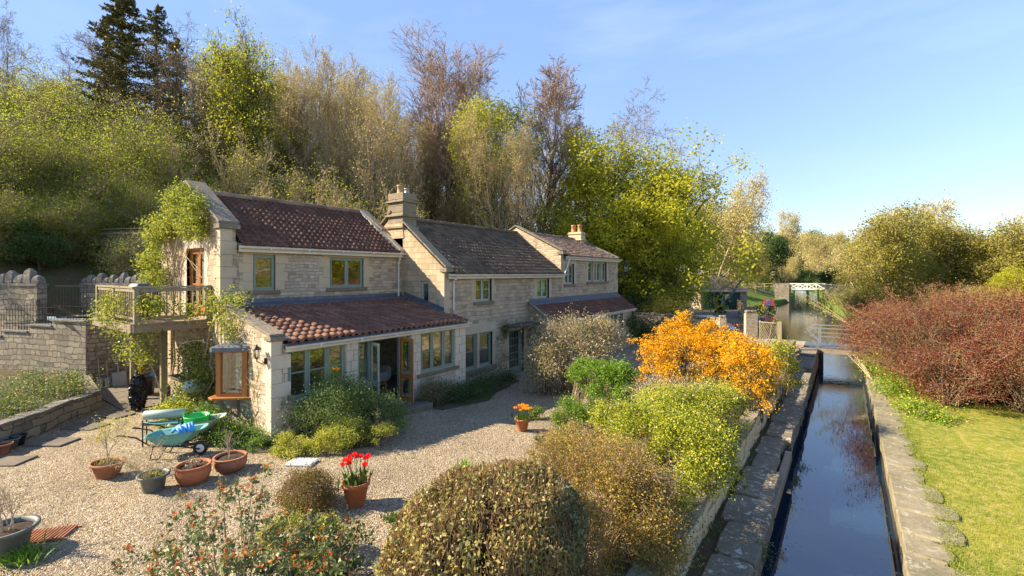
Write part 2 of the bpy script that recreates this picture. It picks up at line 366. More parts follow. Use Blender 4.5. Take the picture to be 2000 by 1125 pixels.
M['lf_orange'] = m_leaf('orange blossom', [(.86,.37,.005),(.95,.52,.01),(.98,.66,.02),(.78,.27,.005)], .35, .6, .2, (.75,.27,.01), 1.5)
M['lf_buddleia'] = m_leaf('grey brown leaves', [(.38,.30,.20),(.54,.44,.31),(.42,.38,.21),(.30,.24,.16),(.30,.33,.13)], .3, .7, .3, (.3,.28,.15), 1.2)
M['lf_brown'] = m_leaf('russet small leaves', [(.33,.16,.05),(.48,.30,.08),(.40,.38,.07),(.24,.11,.045),(.50,.46,.10)], .35, .6, .4, (.27,.16,.05), 1.2)
M['lf_hedge'] = m_leaf('sunburnt hedge leaves', [(.62,.40,.18),(.36,.31,.08),(.22,.25,.05),(.74,.56,.30),(.32,.38,.08),(.50,.32,.11)], .35, .45, .3, (.30,.29,.06), 1.5)
M['lf_hedgegreen'] = m_leaf('grey green hedge leaves', [(.16,.17,.075),(.24,.245,.11),(.11,.125,.055),(.30,.24,.13)], .25, .45, .2)
M['lf_purple'] = m_leaf('purple barberry leaves', [(.18,.045,.036),(.26,.07,.05),(.31,.11,.065),(.13,.035,.03),(.26,.14,.065)], .35, .6, .35, (.24,.15,.06), .6)
M['lf_rose'] = m_leaf('rose leaves', [(.09,.13,.05),(.15,.20,.08),(.22,.27,.11)], .25, .4, .3, (.2,.22,.05), 3)
M['lf_rosered'] = m_leaf('red new leaves', [(.55,.08,.02),(.62,.22,.03),(.42,.16,.04),(.60,.10,.04)], .4, .45, .2)
M['lf_vine'] = m_leaf('climber leaves', [(.24,.30,.03),(.40,.45,.06),(.50,.44,.07),(.16,.23,.03)], .45, .5, .3, (.17,.26,.03), 1.6)
M['lf_ball'] = m_leaf('olive brown box leaves', [(.30,.21,.05),(.21,.16,.04),(.13,.10,.035),(.34,.28,.06)], .3, .55, .4, (.16,.10,.04), 2.5)
M['lf_grass'] = m_leaf('grass blades', [(.12,.19,.02),(.21,.27,.03),(.33,.34,.055)], .35, .6, .4, (.30,.31,.05), .8)
M['lf_blue'] = m_leaf('bluebells', [(.28,.28,.62),(.38,.38,.72),(.22,.2,.5)], .3)
M['lf_red'] = m_leaf('tulip red', [(.75,.015,.012),(.85,.04,.03)], .4, .4)
M['lf_tulipyellow'] = m_leaf('tulip yellow orange', [(.85,.5,.02),(.9,.32,.015)], .4, .4)
M['lf_white'] = m_leaf('pale blossom', [(.62,.48,.32),(.75,.62,.42),(.55,.36,.28)], .3)
M['lf_straw'] = m_leaf('dry stems', [(.42,.34,.2),(.55,.46,.3),(.3,.24,.13)], .2)
M['bk_dark'] = m_bark('dark bark', (.06,.045,.033), (.11,.088,.062))
M['bk_brown'] = m_bark('brown bark', (.22,.155,.10), (.32,.235,.155))
M['bk_red'] = m_bark('reddish twigs', (.30,.215,.165), (.40,.30,.23))
M['bk_pale'] = m_bark('pale bark', (.50,.41,.28), (.32,.25,.165))
M['bk_tan'] = m_bark('tan twigs', (.46,.36,.215), (.31,.235,.135))
M['bk_straw'] = m_bark('hedge stems', (.34,.21,.10), (.15,.10,.055))
# ================================================================ ground, water, hillside
def m_gravel():
    t = T('gravel'); p = t.wpos()
    v = t.n('TexVoronoi', Vector=p, Scale=52.0, Randomness=1.0); v2 = t.n('TexVoronoi', Vector=p, Scale=20.0, Randomness=1.0)
    r = t.n('SeparateColor', i0=v.outputs['Color']); r2 = t.n('SeparateColor', i0=v2.outputs['Color'])
    c = t.ramp(r.outputs[0], (0, (.17,.125,.075)), (.3, (.32,.25,.155)), (.6, (.44,.36,.235)), (.85, (.54,.46,.32)), (1, (.66,.60,.47)))
    c = t.mix(t.ramp(r2.outputs[1], (.55, 0.0), (.95, .75)), c, t.mix(.5, c, (.12, .075, .045)))
    c = t.mix(t.ramp(r2.outputs[2], (.86, 0.0), (.97, .6)), c, (.62,.55,.45))
    b = t.noise(p, .55, 5, .6); b2 = t.noise(p, 2.3, 4, .6)
    c = t.mix(t.ramp(b.outputs[0], (.45, 0.0), (.7, .5)), c, t.mix(.62, c, (.10, .07, .045)))
    c = t.mix(t.ramp(b2.outputs[0], (.58, 0.0), (.72, .35)), c, (.10, .095, .04))
    h = t.math('ADD', t.math('MULTIPLY', v.outputs['Distance'], -.9), t.math('MULTIPLY', v2.outputs['Distance'], -.6))
    return t.fin(c, .9, t.bump(h, .95, .045), .2)
def m_grass(name, c1, c2, c3, sc=1.0):
    t = T(name); p = t.wpos(); a = t.noise(p, .55*sc, 5, .6); f = t.noise(p, 28*sc, 5, .75); m = t.noise(p, 5*sc, 4, .6)
    c = t.mix(t.ramp(a.outputs[0], (.35, 0.0), (.65, 1.0)), c1, c2); c = t.mix(t.ramp(m.outputs[0], (.45, 0.0), (.62, .9)), c, c3)
    c = t.mix(t.ramp(f.outputs[0], (.35, .6), (.65, 0.0)), c, t.mix(.6, c, (.05,.06,.01)))
    return t.fin(c, .9, t.bump(f.outputs[0], .8, .03), .15)
def m_ground(name, a, b, c, sc=3, g=None):
    t = T(name); p = t.wpos(); n1 = t.noise(p, sc, 6, .65); n2 = t.noise(p, sc*9, 5, .7); n3 = t.noise(p, sc*.25, 3)
    k = t.mix(t.ramp(n1.outputs[0], (.35, 0.0), (.65, 1.0)), a, b); k = t.mix(t.ramp(n2.outputs[0], (.4, 0.0), (.7, .8)), k, c)
    if g: k = t.mix(t.ramp(n3.outputs[0], (.42, 0.0), (.6, .8)), k, g)
    return t.fin(k, .95, t.bump(n2.outputs[0], .8, .04), .1)
M['gravel'] = m_gravel()
M['lawn'] = m_grass('lawn', (.31,.30,.04), (.14,.20,.025), (.42,.36,.10))
M['bank'] = m_grass('bank grass', (.07,.15,.02), (.10,.18,.025), (.14,.2,.035))
M['hill'] = m_ground('hillside leaf litter', (.12,.085,.045), (.07,.06,.03), (.18,.13,.07), 1.2, (.075,.095,.02))
M['wharf'] = m_ground('worn tarmac', (.17,.155,.135), (.13,.12,.105), (.2,.185,.16), 2.5)
M['path'] = m_ground('pale path', (.36,.30,.22), (.30,.25,.18), (.42,.36,.28), 3)
M['bedsoil'] = m_ground('garden soil', (.10,.07,.045), (.15,.11,.07), (.06,.05,.03), 3, (.07,.09,.03))
def grid(name, xs, ys, zf, mat, kind='structure', keep=None):
    nx, ny = len(xs), len(ys)
    V = np.array([(x, y, zf(x, y)) for y in ys for x in xs], 'f')
    F = [(j*nx+i, j*nx+i+1, (j+1)*nx+i+1, (j+1)*nx+i) for j in range(ny-1) for i in range(nx-1)
         if keep is None or keep((xs[i]+xs[i+1])/2, (ys[j]+ys[j+1])/2)]
    me = npmesh(name, V, np.array(F), mat, True)
    return tag(link(name, me), kind=kind)
nzv = lambda x, y, s, a: a*noise.noise(Vector((x*s, y*s, 1.7)))
fr_ = lambda a, b, n: [a+(b-a)*i/n for i in range(n+1)]
grid('gravel_yard', fr_(-28, -2.1, 60), fr_(-14, 33, 100), lambda x, y: yard(y)+nzv(x, y, .8, .02), M['gravel'])
def terr(X, Y):
    d = max(0, -20.5-X); k = sm((Y-12)/20); base = 2.45*(1-k)-.55*k
    f = 1-.72*sm((Y-45)/85)
    return base+f*15*(1-math.exp(-max(0, d-5)/27))+(nzv(X, Y, .09, 1.2)+nzv(X, Y, .4, .2))*sm((d-5)/8)
def hillkeep(X, Y):
    if X > -20.25: return False
    if Y < 8.3 and X > -23.3: return False
    if Y < 4.5+(X+22.5)*.367-.1 and Y < 4.6: return False
    if X < -24.0 and Y < 4.5+(X+22.5)*.367+.9: return False
    return True
grid('hillside', fr_(-300, -60, 24)+fr_(-57, -30, 27)+fr_(-29.5, -20, 38), fr_(-60, -4, 14)+fr_(-3, 12, 60)+fr_(13, 80, 67)+fr_(90, 520, 40), terr, M['hill'], keep=hillkeep)
def interp(tab, y):
    if y <= tab[0][0]: return tab[0][1]
    for (a, p), (b, q) in zip(tab, tab[1:]):
        if y <= b: return p+(q-p)*(y-a)/(b-a)
    return tab[-1][1]
LB = [(-20,-1.3),(31.4,-1.3),(33,-3.3),(45,-6.3),(60,-9.3),(75,-10.6),(95,-9.4),(104,-8.9),(118,-8.9),(160,-12),(220,-22),(500,-90)]
RB = [(-20,1.2),(31.4,1.2),(33,2.4),(45,3.0),(60,2.3),(75,-.2),(95,-3.0),(104,-3.3),(118,-3.4),(160,-6),(220,-15),(500,-80)]
ysb = fr_(33, 125, 92)+fr_(130, 500, 37)
def bankz(x, y):
    b = interp(LB, y); return -.55+1.9*sm((b-x-2)/7)*sm((y-74)/12)
def landstrip(name, ys, x0f, x1f, zf, mat, n=12, skirt=None, kind='structure'):
    V = []; F = []; m = n+1+(1 if skirt else 0)
    for y in ys:
        a, b = x0f(y), x1f(y)
        row = [(a+(b-a)*i/n, y, zf(a+(b-a)*i/n, y)) for i in range(n+1)]
        if skirt == 'hi': row.append((b, y, -2.2))
        if skirt == 'lo': row.insert(0, (a, y, -2.2))
        V += row
    for j in range(len(ys)-1):
        for i in range(m-1): F.append((j*m+i, j*m+i+1, (j+1)*m+i+1, (j+1)*m+i))
    return tag(link(name, npmesh(name, np.array(V, 'f'), np.array(F), mat, False)), kind=kind)
landstrip('wharf', fr_(33, 76, 43), lambda y: -20.3, lambda y: interp(LB, y), lambda x, y: -.55, M['wharf'], 14, 'hi')
landstrip('grass_bank', fr_(76, 125, 49)+fr_(130, 500, 37), lambda y: -20.3 if y < 150 else -20.3-(y-150)*.35, lambda y: interp(LB, y), bankz, M['bank'], 14, 'hi')
landstrip('lawn', fr_(-14, 33, 60), lambda y: 1.3, lambda y: 60, lambda x, y: -.42+.04*math.sin(x*.7+y*.3)+.02*nzv(x, y, 1.1, 1), M['lawn'], 60)
landstrip('meadow', ysb, lambda y: interp(RB, y), lambda y: 320, lambda x, y: -.45+1.5*sm((x-interp(RB, y)-1.5)/5)*sm((y-80)/20), M['bank'], 40, 'lo')
landstrip('towpath', fr_(60, 160, 50), lambda y: interp(RB, y)+3.4, lambda y: interp(RB, y)+6.2, lambda x, y: -.40+1.5*sm((x-interp(RB, y)-1.5)/5)*sm((y-80)/20), M['path'], 6)
landstrip('bank_path', fr_(68, 125, 57), lambda y: interp(LB, y)-9.2+3*sm((y-95)/20), lambda y: interp(LB, y)-7.4+3*sm((y-95)/20), lambda x, y: bankz(x, y)+.04, M['wharf'], 4)
# water
t = T('canal water'); p = t.wpos()
sep = t.n('SeparateXYZ', i0=p)
amp = t.ramp(t.math('DIVIDE', t.math('SUBTRACT', sep.outputs[1], 20.0), 20.0), (.0, .012), (.12, .05), (.5, .09), (1, .07))
w1 = t.noise(t.map(p, (1.0, 1.6, 1)), 2.6, 3, .5); w2 = t.noise(t.map(p, (1.0, 2.0, 1)), 7, 2, .5)
hh = t.math('MULTIPLY', t.math('ADD', w1.outputs[0], t.math('MULTIPLY', w2.outputs[0], .35)), amp)
t.b.inputs['IOR'].default_value = 1.75
M['water'] = t.fin((.008,.022,.042), .012, t.bump(hh, .8, .10), .75)
wm = MB(); wm.add([(-110,-14,-1.17),(8,-14,-1.17),(8,520,-1.17),(-110,520,-1.17)], [(0,1,2,3)])
tag(wm.build('canal_water', M['water']), kind='structure')
tag(MB().add([(-110,-14,-2.15),(8,-14,-2.15),(8,520,-2.15),(-110,520,-2.15)], [(0,1,2,3)]).build('canal_bed', M['soil']), kind='structure')
# garden bed soil laid over the gravel
rnd = random.Random(5)
def bed(name, pts, z=.03):
    m = MB(); n = len(pts)
    c = (sum(p[0] for p in pts)/n, sum(p[1] for p in pts)/n)
    V = [(c[0], c[1], yard(c[1])+z+.03)]+[(p[0], p[1], yard(p[1])+z*.4) for p in pts]
    m.add(V, [(0, i+1, (i+1) % n+1) for i in range(n)]); return tag(m.build(name, M['bedsoil']), kind='structure')
bed('flower_bed', [(-2.4,4),(-2.3,12),(-2.2,20),(-2.3,29),(-4,29),(-6.4,24),(-6.9,18),(-6.6,14.5),(-6.1,12.5),(-5.6,9.5),(-4.6,7.3),(-5.2,5.2),(-5.6,2.5),(-4,1.5)], .05)
bed('house_border', [(-12.3,5.85),(-11.7,5.9),(-11.7,8.3),(-9.9,8.2),(-9.4,7.2),(-9.9,6.2),(-11.2,5.2),(-12.6,4.9),(-14.6,5.2),(-15.2,6.0),(-14.2,5.9)], .05)
bed('far_border', [(-11.75,10.8),(-10.6,10.8),(-10.4,13),(-11,14.2),(-11.7,16.8),(-12.6,16.8),(-12.6,13.3),(-11.75,13.2)], .05)
# ================================================================ lock
rnd = random.Random(11)
lw = thing('lock_wall', 'grey lichen-spotted stone lock side on the garden side of the canal', 'lock wall', (-1.6, 15, -.4))
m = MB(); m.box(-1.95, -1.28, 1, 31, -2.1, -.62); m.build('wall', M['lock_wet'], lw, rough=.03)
MB().box(-2.06, -1.4, 1, 31, -.62, -.47).build('infill', M['bedsoil'], lw)
y = 1.5
while y < 22.5:
    L_ = rnd.uniform(1.0, 1.75); x0 = -1.93+rnd.uniform(-.02, .16); x1 = -1.17+rnd.uniform(-.03, .04)
    if 12.2 < y < 14.0: x1 -= .16
    zt = -.40+rnd.uniform(-.025, .02)
    n = 9; lo = []
    for (xa, ya) in [(x0+.08, y+.012), (x1-.03, y+.012), (x1, y+.06), (x1+rnd.uniform(-.03,.02), y+L_*.5), (x1, y+L_-.06), (x1-.03, y+L_-.012), (x0+.1, y+L_-.012), (x0, y+L_-.1), (x0+rnd.uniform(-.07,.05), y+L_*.5), (x0, y+.1)]:
        lo.append((xa, ya))
    def shr(q, k):
        cx = sum(a for a, b in q)/len(q); cy = sum(b for a, b in q)/len(q)
        return [(cx+(a-cx)*(1-k/.4), cy+(b-cy)*(1-k/L_)) for a, b in q]
    b = MB(); b.loft([[(a, c, -.78) for a, c in lo], [(a, c, zt-.05) for a, c in lo], [(a, c, zt-.015) for a, c in shr(lo, .015)], [(a, c, zt) for a, c in shr(lo, .035)]], True, True)
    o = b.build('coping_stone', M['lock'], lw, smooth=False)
    y += L_+rnd.uniform(.01, .03)
# raised, rougher end of the lock beyond
for (a, b_, z) in ((22.6, 25.2, -.30), (25.25, 28.6, -.12), (28.65, 31.3, .0)):
    MB().box(-2.1, -1.2, a, b_, -1.0, z).build('coping_stone', M['lock'], lw, bevel=.03, rough=.02)
tb = tag(MB().box(-1.28, -1.13, 10.6, 14.2, -.72, -.50).build('timber_fender', M['greywood'], None, bevel=.01), 'long grey timber beam fixed along the left lock wall above the water', 'timber beam')
rw = thing('lock_wall', 'sunlit stone lock side with tapered coping slabs beside the lawn', 'lock wall', (1.2, 15, -.4))
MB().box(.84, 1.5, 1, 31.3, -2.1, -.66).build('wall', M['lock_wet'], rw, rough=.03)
y = 1.6
while y < 27:
    L_ = rnd.uniform(.62, 1.0); x0 = .80+rnd.uniform(-.025, .02); xe = 1.62+rnd.uniform(-.18, .22); zt = -.375+rnd.uniform(-.02, .02)
    q = [(x0, y+.01), (x0+.5, y+.0), (xe-.22, y+.04), (xe-.05, y+.14), (xe, y+L_*.5), (xe-.06, y+L_-.14), (xe-.25, y+L_-.04), (x0+.5, y+L_-.02), (x0, y+L_-.015)]
    cx, cy = (x0+xe)/2, y+L_/2
    q2 = [(cx+(a-cx)*.955, cy+(c-cy)*.94) for a, c in q]
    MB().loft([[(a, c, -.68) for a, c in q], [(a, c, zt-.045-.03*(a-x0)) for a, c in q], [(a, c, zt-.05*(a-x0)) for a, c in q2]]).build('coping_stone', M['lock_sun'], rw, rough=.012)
    y += L_+rnd.uniform(.01, .05)
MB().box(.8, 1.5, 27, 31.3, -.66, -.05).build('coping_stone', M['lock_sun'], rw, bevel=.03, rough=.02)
# low garden wall of rough stones along the lock
gw = thing('garden_wall', 'low rough stone wall between the shrubs and the left lock coping', 'stone wall', (-2.2, 15, 0))
MB().box(-2.36, -2.12, 1, 30, -.65, .04).build('core', M['rubble_old'], gw)
sm_, tm = MB(), MB()
for k, (z0, z1) in enumerate(((-.55, -.36), (-.355, -.15), (-.145, .02))):
    y = 1+.2*k
    while y < 30:
        L_ = rnd.uniform(.22, .55); sm_.obox((-2.15+rnd.uniform(-.02, .03), y+L_/2, (z0+z1)/2), .24+rnd.uniform(0, .05), L_-.02, z1-z0-.012, rnd.uniform(-.05, .05), rnd.uniform(-.03, .03))
        y += L_
y = 1
while y < 30:
    L_ = rnd.uniform(.35, .7); tm.obox((-2.22+rnd.uniform(-.02, .03), y+L_/2, .07+rnd.uniform(-.01, .02)), .38, L_-.02, .09, rnd.uniform(-.06, .06)); y += L_
sm_.build('wall', M['quoin_yellow'], gw, bevel=.02, rough=.03); tm.build('cap_stones', M['coping'], gw, bevel=.018, rough=.03)
# ================================================================ facade helpers
def wall(fr, s0, s1, z0, z1, holes, th, mb=None):
    mb = mb or MB(); xs = sorted({s0, s1, *[h[0] for h in holes], *[h[1] for h in holes]})
    for a, b in zip(xs, xs[1:]):
        hs = sorted([(h[2], h[3]) for h in holes if h[0] <= a+1e-6 and h[1] >= b-1e-6]); z = z0
        for h0, h1 in hs:
            if h0 > z: mb.fbox(fr, a, b, z, h0, -th, 0)
            z = h1
        if z < z1: mb.fbox(fr, a, b, z, z1, -th, 0)
    return mb
def window(parent, fr, s0, s1, z0, z1, lights=(1,), bars=(), mat='sage', n=-.07, sill=None, name='window', casement=True, fw=.055, sillmat='sill'):
    f = MB(); g = MB()
    f.fbox(fr, s0, s0+fw, z0, z1, n-.06, n); f.fbox(fr, s1-fw, s1, z0, z1, n-.06, n)
    f.fbox(fr, s0+fw, s1-fw, z1-fw, z1, n-.06, n); f.fbox(fr, s0+fw, s1-fw, z0, z0+fw, n-.06, n)
    tot = sum(lights); a = s0+fw; span = (s1-s0-2*fw)
    for i, l in enumerate(lights):
        b = a+span*l/tot
        if i < len(lights)-1: f.fbox(fr, b-.025, b+.025, z0+fw, z1-fw, n-.06, n+.002)
        p, q = a+(.025 if i else 0), b-(.025 if i < len(lights)-1 else 0)
        c = .045 if casement else .0
        if casement:
            f.fbox(fr, p, p+c, z0+fw, z1-fw, n-.045, n+.012); f.fbox(fr, q-c, q, z0+fw, z1-fw, n-.045, n+.012)
            f.fbox(fr, p+c, q-c, z0+fw, z0+fw+c, n-.045, n+.012); f.fbox(fr, p+c, q-c, z1-fw-c, z1-fw, n-.045, n+.012)
        for br in bars:
            zb = z0+fw+(z1-z0-2*fw)*br; f.fbox(fr, p+c, q-c, zb-.013, zb+.013, n-.04, n+.006)
        g.fbox(fr, p+c, q-c, z0+fw+c, z1-fw-c, n-.03, n-.024)
        a = b
    o = f.build(name, M[mat], parent)
    g.build('pane', M['glass'], o)
    if sill: MB().fbox(fr, s0-sill, s1+sill, z0-.13, z0-.005, n-.05, .07).build('sill', M[sillmat], o, bevel=.008)
    return o
def surround(mb, fr, s0, s1, z0, z1, rr, pr=.008, head=.28, wide=(.34, .2), proud=None):
    n = max(3, int(round((z1-z0)/.32))); hh = (z1-z0)/n
    for side in (0, 1):
        for k in range(n):
            w = wide[(k+side) % 2]+rr.uniform(-.02, .02); a, b = z0+k*hh+.004, z0+(k+1)*hh-.004
            if side == 0: mb.fbox(fr, s0-w, s0, a, b, -.09, pr)
            else: mb.fbox(fr, s1, s1+w, a, b, -.09, pr)
    if head: mb.fbox(fr, s0-.3, s1+.3, z1+.004, z1+head, -.09, pr+.001)
def tiles(parent, name, mat, x0, z0, x1, z1, y0, y1, tw=.2, course=.28, amp=.03, seg=8, seed=1, lift=.05):
    """real corrugated tiles on a slope rising from (x0,z0) at the eave to (x1,z1), between y0 and y1"""
    rs = np.random.RandomState(seed); Ls = math.hypot(x1-x0, z1-z0); nc = max(1, round(Ls/course)); cs = Ls/nc
    nt = max(1, round(abs(y1-y0)/tw)); w = (y1-y0)/nt; ux, uz = (x1-x0)/Ls, (z1-z0)/Ls; nxn, nzn = -uz*np.sign(ux)*np.sign(ux), 0
    nx_, nz_ = (-uz, ux) if ux > 0 else (uz, -ux)
    V, F, U = [], [], []; m = nt*seg+1; s = np.arange(m)/seg
    wave = amp*np.clip(np.cos(2*pi*(s-.25)), -.35, 1)+amp*.25*np.cos(2*pi*s)
    for j in range(nc):
        jit = rs.normal(0, .004, nt+1)[np.minimum(s.astype(int), nt)]
        tilt = rs.normal(0, .006, nt+1)[np.minimum(s.astype(int), nt)]
        drop = rs.normal(0, .005, nt+1)[np.minimum(s.astype(int), nt)]
        rows = []
        for (d, h) in ((j*cs-.02, -.02), (j*cs-.02, lift), (j*cs+cs*.5, lift*.5+.002), ((j+1)*cs+.0, .002)):
            dd = d+drop*(1 if d < j*cs+.01 else 0)
            off = h+wave+jit+(tilt if h > 0.01 else 0)
            X = x0+ux*dd+nx_*off; Z = z0+uz*dd+nz_*off; Y = y0+w*s
            rows.append(len(V)); V.append(np.stack([X+0*Y, Y, Z], 1)); U.append(np.stack([s-1e-3, np.full(m, j+.5)], 1))
        for r in range(3):
            b0 = (rows[0]+r)*m; i = np.arange(m-1); F.append(np.stack([b0+i, b0+i+1, b0+m+i+1, b0+m+i], 1))
    V = np.concatenate(V); U = np.concatenate(U); F = np.concatenate(F); off = wloc(parent)
    me = npmesh(name, V-np.array(off), F, mat, False, U); return link(name, me, parent)
def ridge(parent, x, z, y0, y1, mat, r=.11):
    m = MB(); y = y0; k = 0
    while y < y1-.05:
        e = min(y+.42, y1); a = r+(.012 if k % 2 else 0)
        L = lambda yy, s=1.0: [(x+a*1.1*math.cos(q), yy, z+a*s*math.sin(q)) for q in [pi*i/6 for i in range(7)]]+[(x-a, yy, z-.05), (x+a, yy, z-.05)]
        m.loft([L(y), L(e)]); y = e+.004; k += 1
    return m.build('ridge_tiles', mat, parent)
def gutter(parent, x, z, y0, y1, fascia=.16):
    g = MB()
    pr = [(x+.065*math.cos(q), z+.065*math.sin(q)) for q in [pi+pi*i/7 for i in range(8)]]+[(x+.075, z+.012), (x+.055, z+.012)]
    pr2 = [(x+.05*math.cos(q), z+.05*math.sin(q)) for q in [2*pi-pi*i/7 for i in range(8)]]
    poly = pr+pr2
    n = len(poly); g.add([(p[0], y0, p[1]) for p in poly]+[(p[0], y1, p[1]) for p in poly], [(i, (i+1) % n, (i+1) % n+n, i+n) for i in range(n)])
    for e in (y0, y1): g.add([(p[0], e, p[1]) for p in pr], [tuple(range(len(pr)))])
    y = y0+.9
    while y < y1: g.box(x-.08, x+.078, y-.02, y+.02, z-.075, z+.0); y += 1.3
    o = g.build('gutter', M['pvc'], parent)
    if fascia: MB().box(x-.11, x-.075, y0+.01, y1-.01, z-fascia, z+.03).build('fascia', M['pvc'], o)
    return o
def downpipe(parent, pts, r=.035):
    m = MB().path(pts, r, 10)
    for p in pts[1:-1]: m.obox(p, .09, .09, .05)
    return m.build('downpipe', M['pvc'], parent, smooth=False)
def coping_run(mb, x0, z0, x1, z1, y0, y1, th=.09, n=3, gap=.006):
    for k in range(n):
        a, b = k/n, (k+1)/n; xa, za, xb, zb = x0+(x1-x0)*a, z0+(z1-z0)*a, x0+(x1-x0)*b, z0+(z1-z0)*b
        d = gap/abs(x1-x0) if abs(x1-x0) > 0 else 0; s_ = 1 if x1 > x0 else -1
        xa += gap*s_; xb -= gap*s_
        mb.hexa([(xa, y0, za), (xb, y0, zb), (xb, y1, zb), (xa, y1, za)], [(xa, y0, za+th), (xb, y0, zb+th), (xb, y1, zb+th), (xa, y1, za+th)])
rr = random.Random(3)
# ================================================================ cottage with the red roof (nearest)
c1 = thing('stone_cottage', 'nearest stone cottage with red-brown pantile roof, shaped gable parapet and glazed lean-to', 'cottage', (-15.05, 6.05, 0))
F1 = ('x', -15.05); GY = 6.05; Y2 = 12.95
u1 = (6.96, 7.66, 3.68, 4.82); u2 = (9.62, 11.05, 3.70, 4.80)
w = wall(F1, GY+.4, Y2, -.5, 5.15, [u1, u2], .35); w.build('wall', M['rubble'], c1)
gx0, gx1, gz0, gz1 = -17.62, -16.22, 2.86, 5.02
w = wall(('y', GY), -19.95, -15.05, -.5, 5.15, [(gx0, gx1, gz0, gz1)], .4)
w.prism([(-15.05, 5.15), (-15.05, 5.62), (-17.5, 7.08), (-19.95, 5.62), (-19.95, 5.15)], 'y', GY, GY+.4)
w.build('gable_wall', M['rubble_old'], c1)
w = MB(); w.box(-19.95, -19.6, GY+.4, Y2, -.5, 5.15); w.box(-19.6, -15.4, Y2-.25, Y2-.01, -.5, 5.15); w.build('rear_wall', M['rubble_old'], c1)
MB().box(-19.6, -15.4, GY+.4, Y2-.25, 2.62, 2.85).build('upper_floor', M['greywood'], c1)
# dressed stone: window surrounds, corner pilaster
def srd(parent, fr, h, mat, **kw): q = MB(); surround(q, fr, *h, rr, **kw); q.build('window_surround', M[mat], parent, bevel=.004)
srd(c1, F1, u1, 'quoin_yellow', wide=(.42, .3)); srd(c1, F1, u2, 'quoin_yellow', wide=(.44, .26))
q = MB(); z = -.4; k = 0
while z < 5.55:
    h = rr.uniform(.26, .42); h = min(h, 5.6-z); wy = .42 if k % 2 else .30
    q.box(-15.30-(.2 if k % 2 else 0), -15.0, GY-.045, GY+wy, z+.004, z+h-.004); z += h; k += 1
q.build('corner_pilaster', M['quoin'], c1, bevel=.006)
q = MB(); surround(q, ('y', GY), gx0, gx1, gz0, gz1, rr, head=.3, wide=(.3, .22)); q.build('door_surround', M['quoin_pale'], c1, bevel=.004)
q = MB(); q.box(-15.34, -14.93, GY-.1, GY+.5, 5.56, 5.70); coping_run(q, -15.0, 5.70, -17.52, 7.20, GY-.09, GY+.5, .09, 4); coping_run(q, -17.52, 7.20, -20.0, 5.70, GY-.09, GY+.5, .09, 3)
q.build('gable_coping', M['coping'], c1, bevel=.01)
q = MB(); q.prism([(-14.92, 4.92), (-16.2, 5.75), (-17.5, 6.78), (-17.5, 7.02), (-16.05, 6.02), (-14.90, 5.22)], 'y', Y2-.22, Y2-.01); q.build('party_parapet', M['quoin'], c1)
q = MB(); coping_run(q, -17.55, 7.03, -16.0, 6.06, Y2-.27, Y2+.06, .07, 3); q.prism([(-17.55, 7.03), (-19.9, 5.3), (-19.9, 5.2), (-17.55, 6.9)], 'y', Y2-.25, Y2); q.build('party_coping', M['coping'], c1, bevel=.008)
q = MB()
for k in range(22):
    t0 = k/22; xa = -14.95-2.5*t0; za = 5.14+1.82*t0; q.obox((xa, Y2-.28-rr.uniform(0, .05), za+.05), .125, .16+rr.uniform(0, .05), .05, 0, 0, math.atan(.72))
q.build('lime_flashing', M['lime'], c1, bevel=.008)
tiles(c1, 'roof', M['tile_red'], -14.86, 5.10, -17.5, 6.90, GY+.48, Y2-.24, .205, .255, .045, seed=2)
MB().prism([(-14.95, 5.02), (-17.5, 6.83), (-20.1, 5.0), (-20.1, 4.9), (-17.5, 6.72), (-15.0, 4.95)], 'y', GY+.41, Y2-.01).build('roof_deck', M['slate'], c1)
ridge(c1, -17.5, 6.93, GY+.48, Y2-.25, M['tile_brown'])
gutter(c1, -14.80, 5.04, GY+.42, Y2-.02)
downpipe(c1, [(-14.84, 12.72, 5.0), (-14.92, 12.72, 4.8), (-14.98, 12.72, 4.65), (-14.98, 12.72, 3.25)])
window(c1, F1, *u1, (1,), (), 'sage', -.05, .14); window(c1, F1, *u2, (1, 1), (), 'sage', -.05, .14)
# timber french doors on the balcony
fd = MB(); fy = ('y', GY)
for (a, b) in ((gx0, gx0+.06), (gx1-.06, gx1)): fd.fbox(fy, a, b, gz0, gz1, -.18, -.08)
fd.fbox(fy, gx0+.06, gx1-.06, gz1-.06, gz1, -.18, -.08)
fdo = fd.build('french_window', M['orangewood'], c1)
for k, (a, b) in enumerate(((gx0+.06, -16.93), (-16.91, gx1-.06))):
    d = MB(); g = MB()
    for (p, q_) in ((a, a+.1), (b-.1, b)): d.fbox(fy, p, q_, gz0+.02, gz1-.07, -.16, -.10)
    d.fbox(fy, a+.1, b-.1, gz0+.02, gz0+.34, -.155, -.105); d.fbox(fy, a+.1, b-.1, gz1-.17, gz1-.07, -.155, -.105); d.fbox(fy, a+.1, b-.1, gz0+.98, gz0+1.03, -.15, -.11)
    d.fbox(fy, a+.1, b-.1, gz0+.34, gz1-.17, -.135, -.125) if 0 else None
    g.fbox(fy, a+.1, b-.1, gz0+.34, gz1-.17, -.135, -.128)
    o = d.build('door_leaf', M['orangewood'], c1); g.build('pane', M['glass'], o)
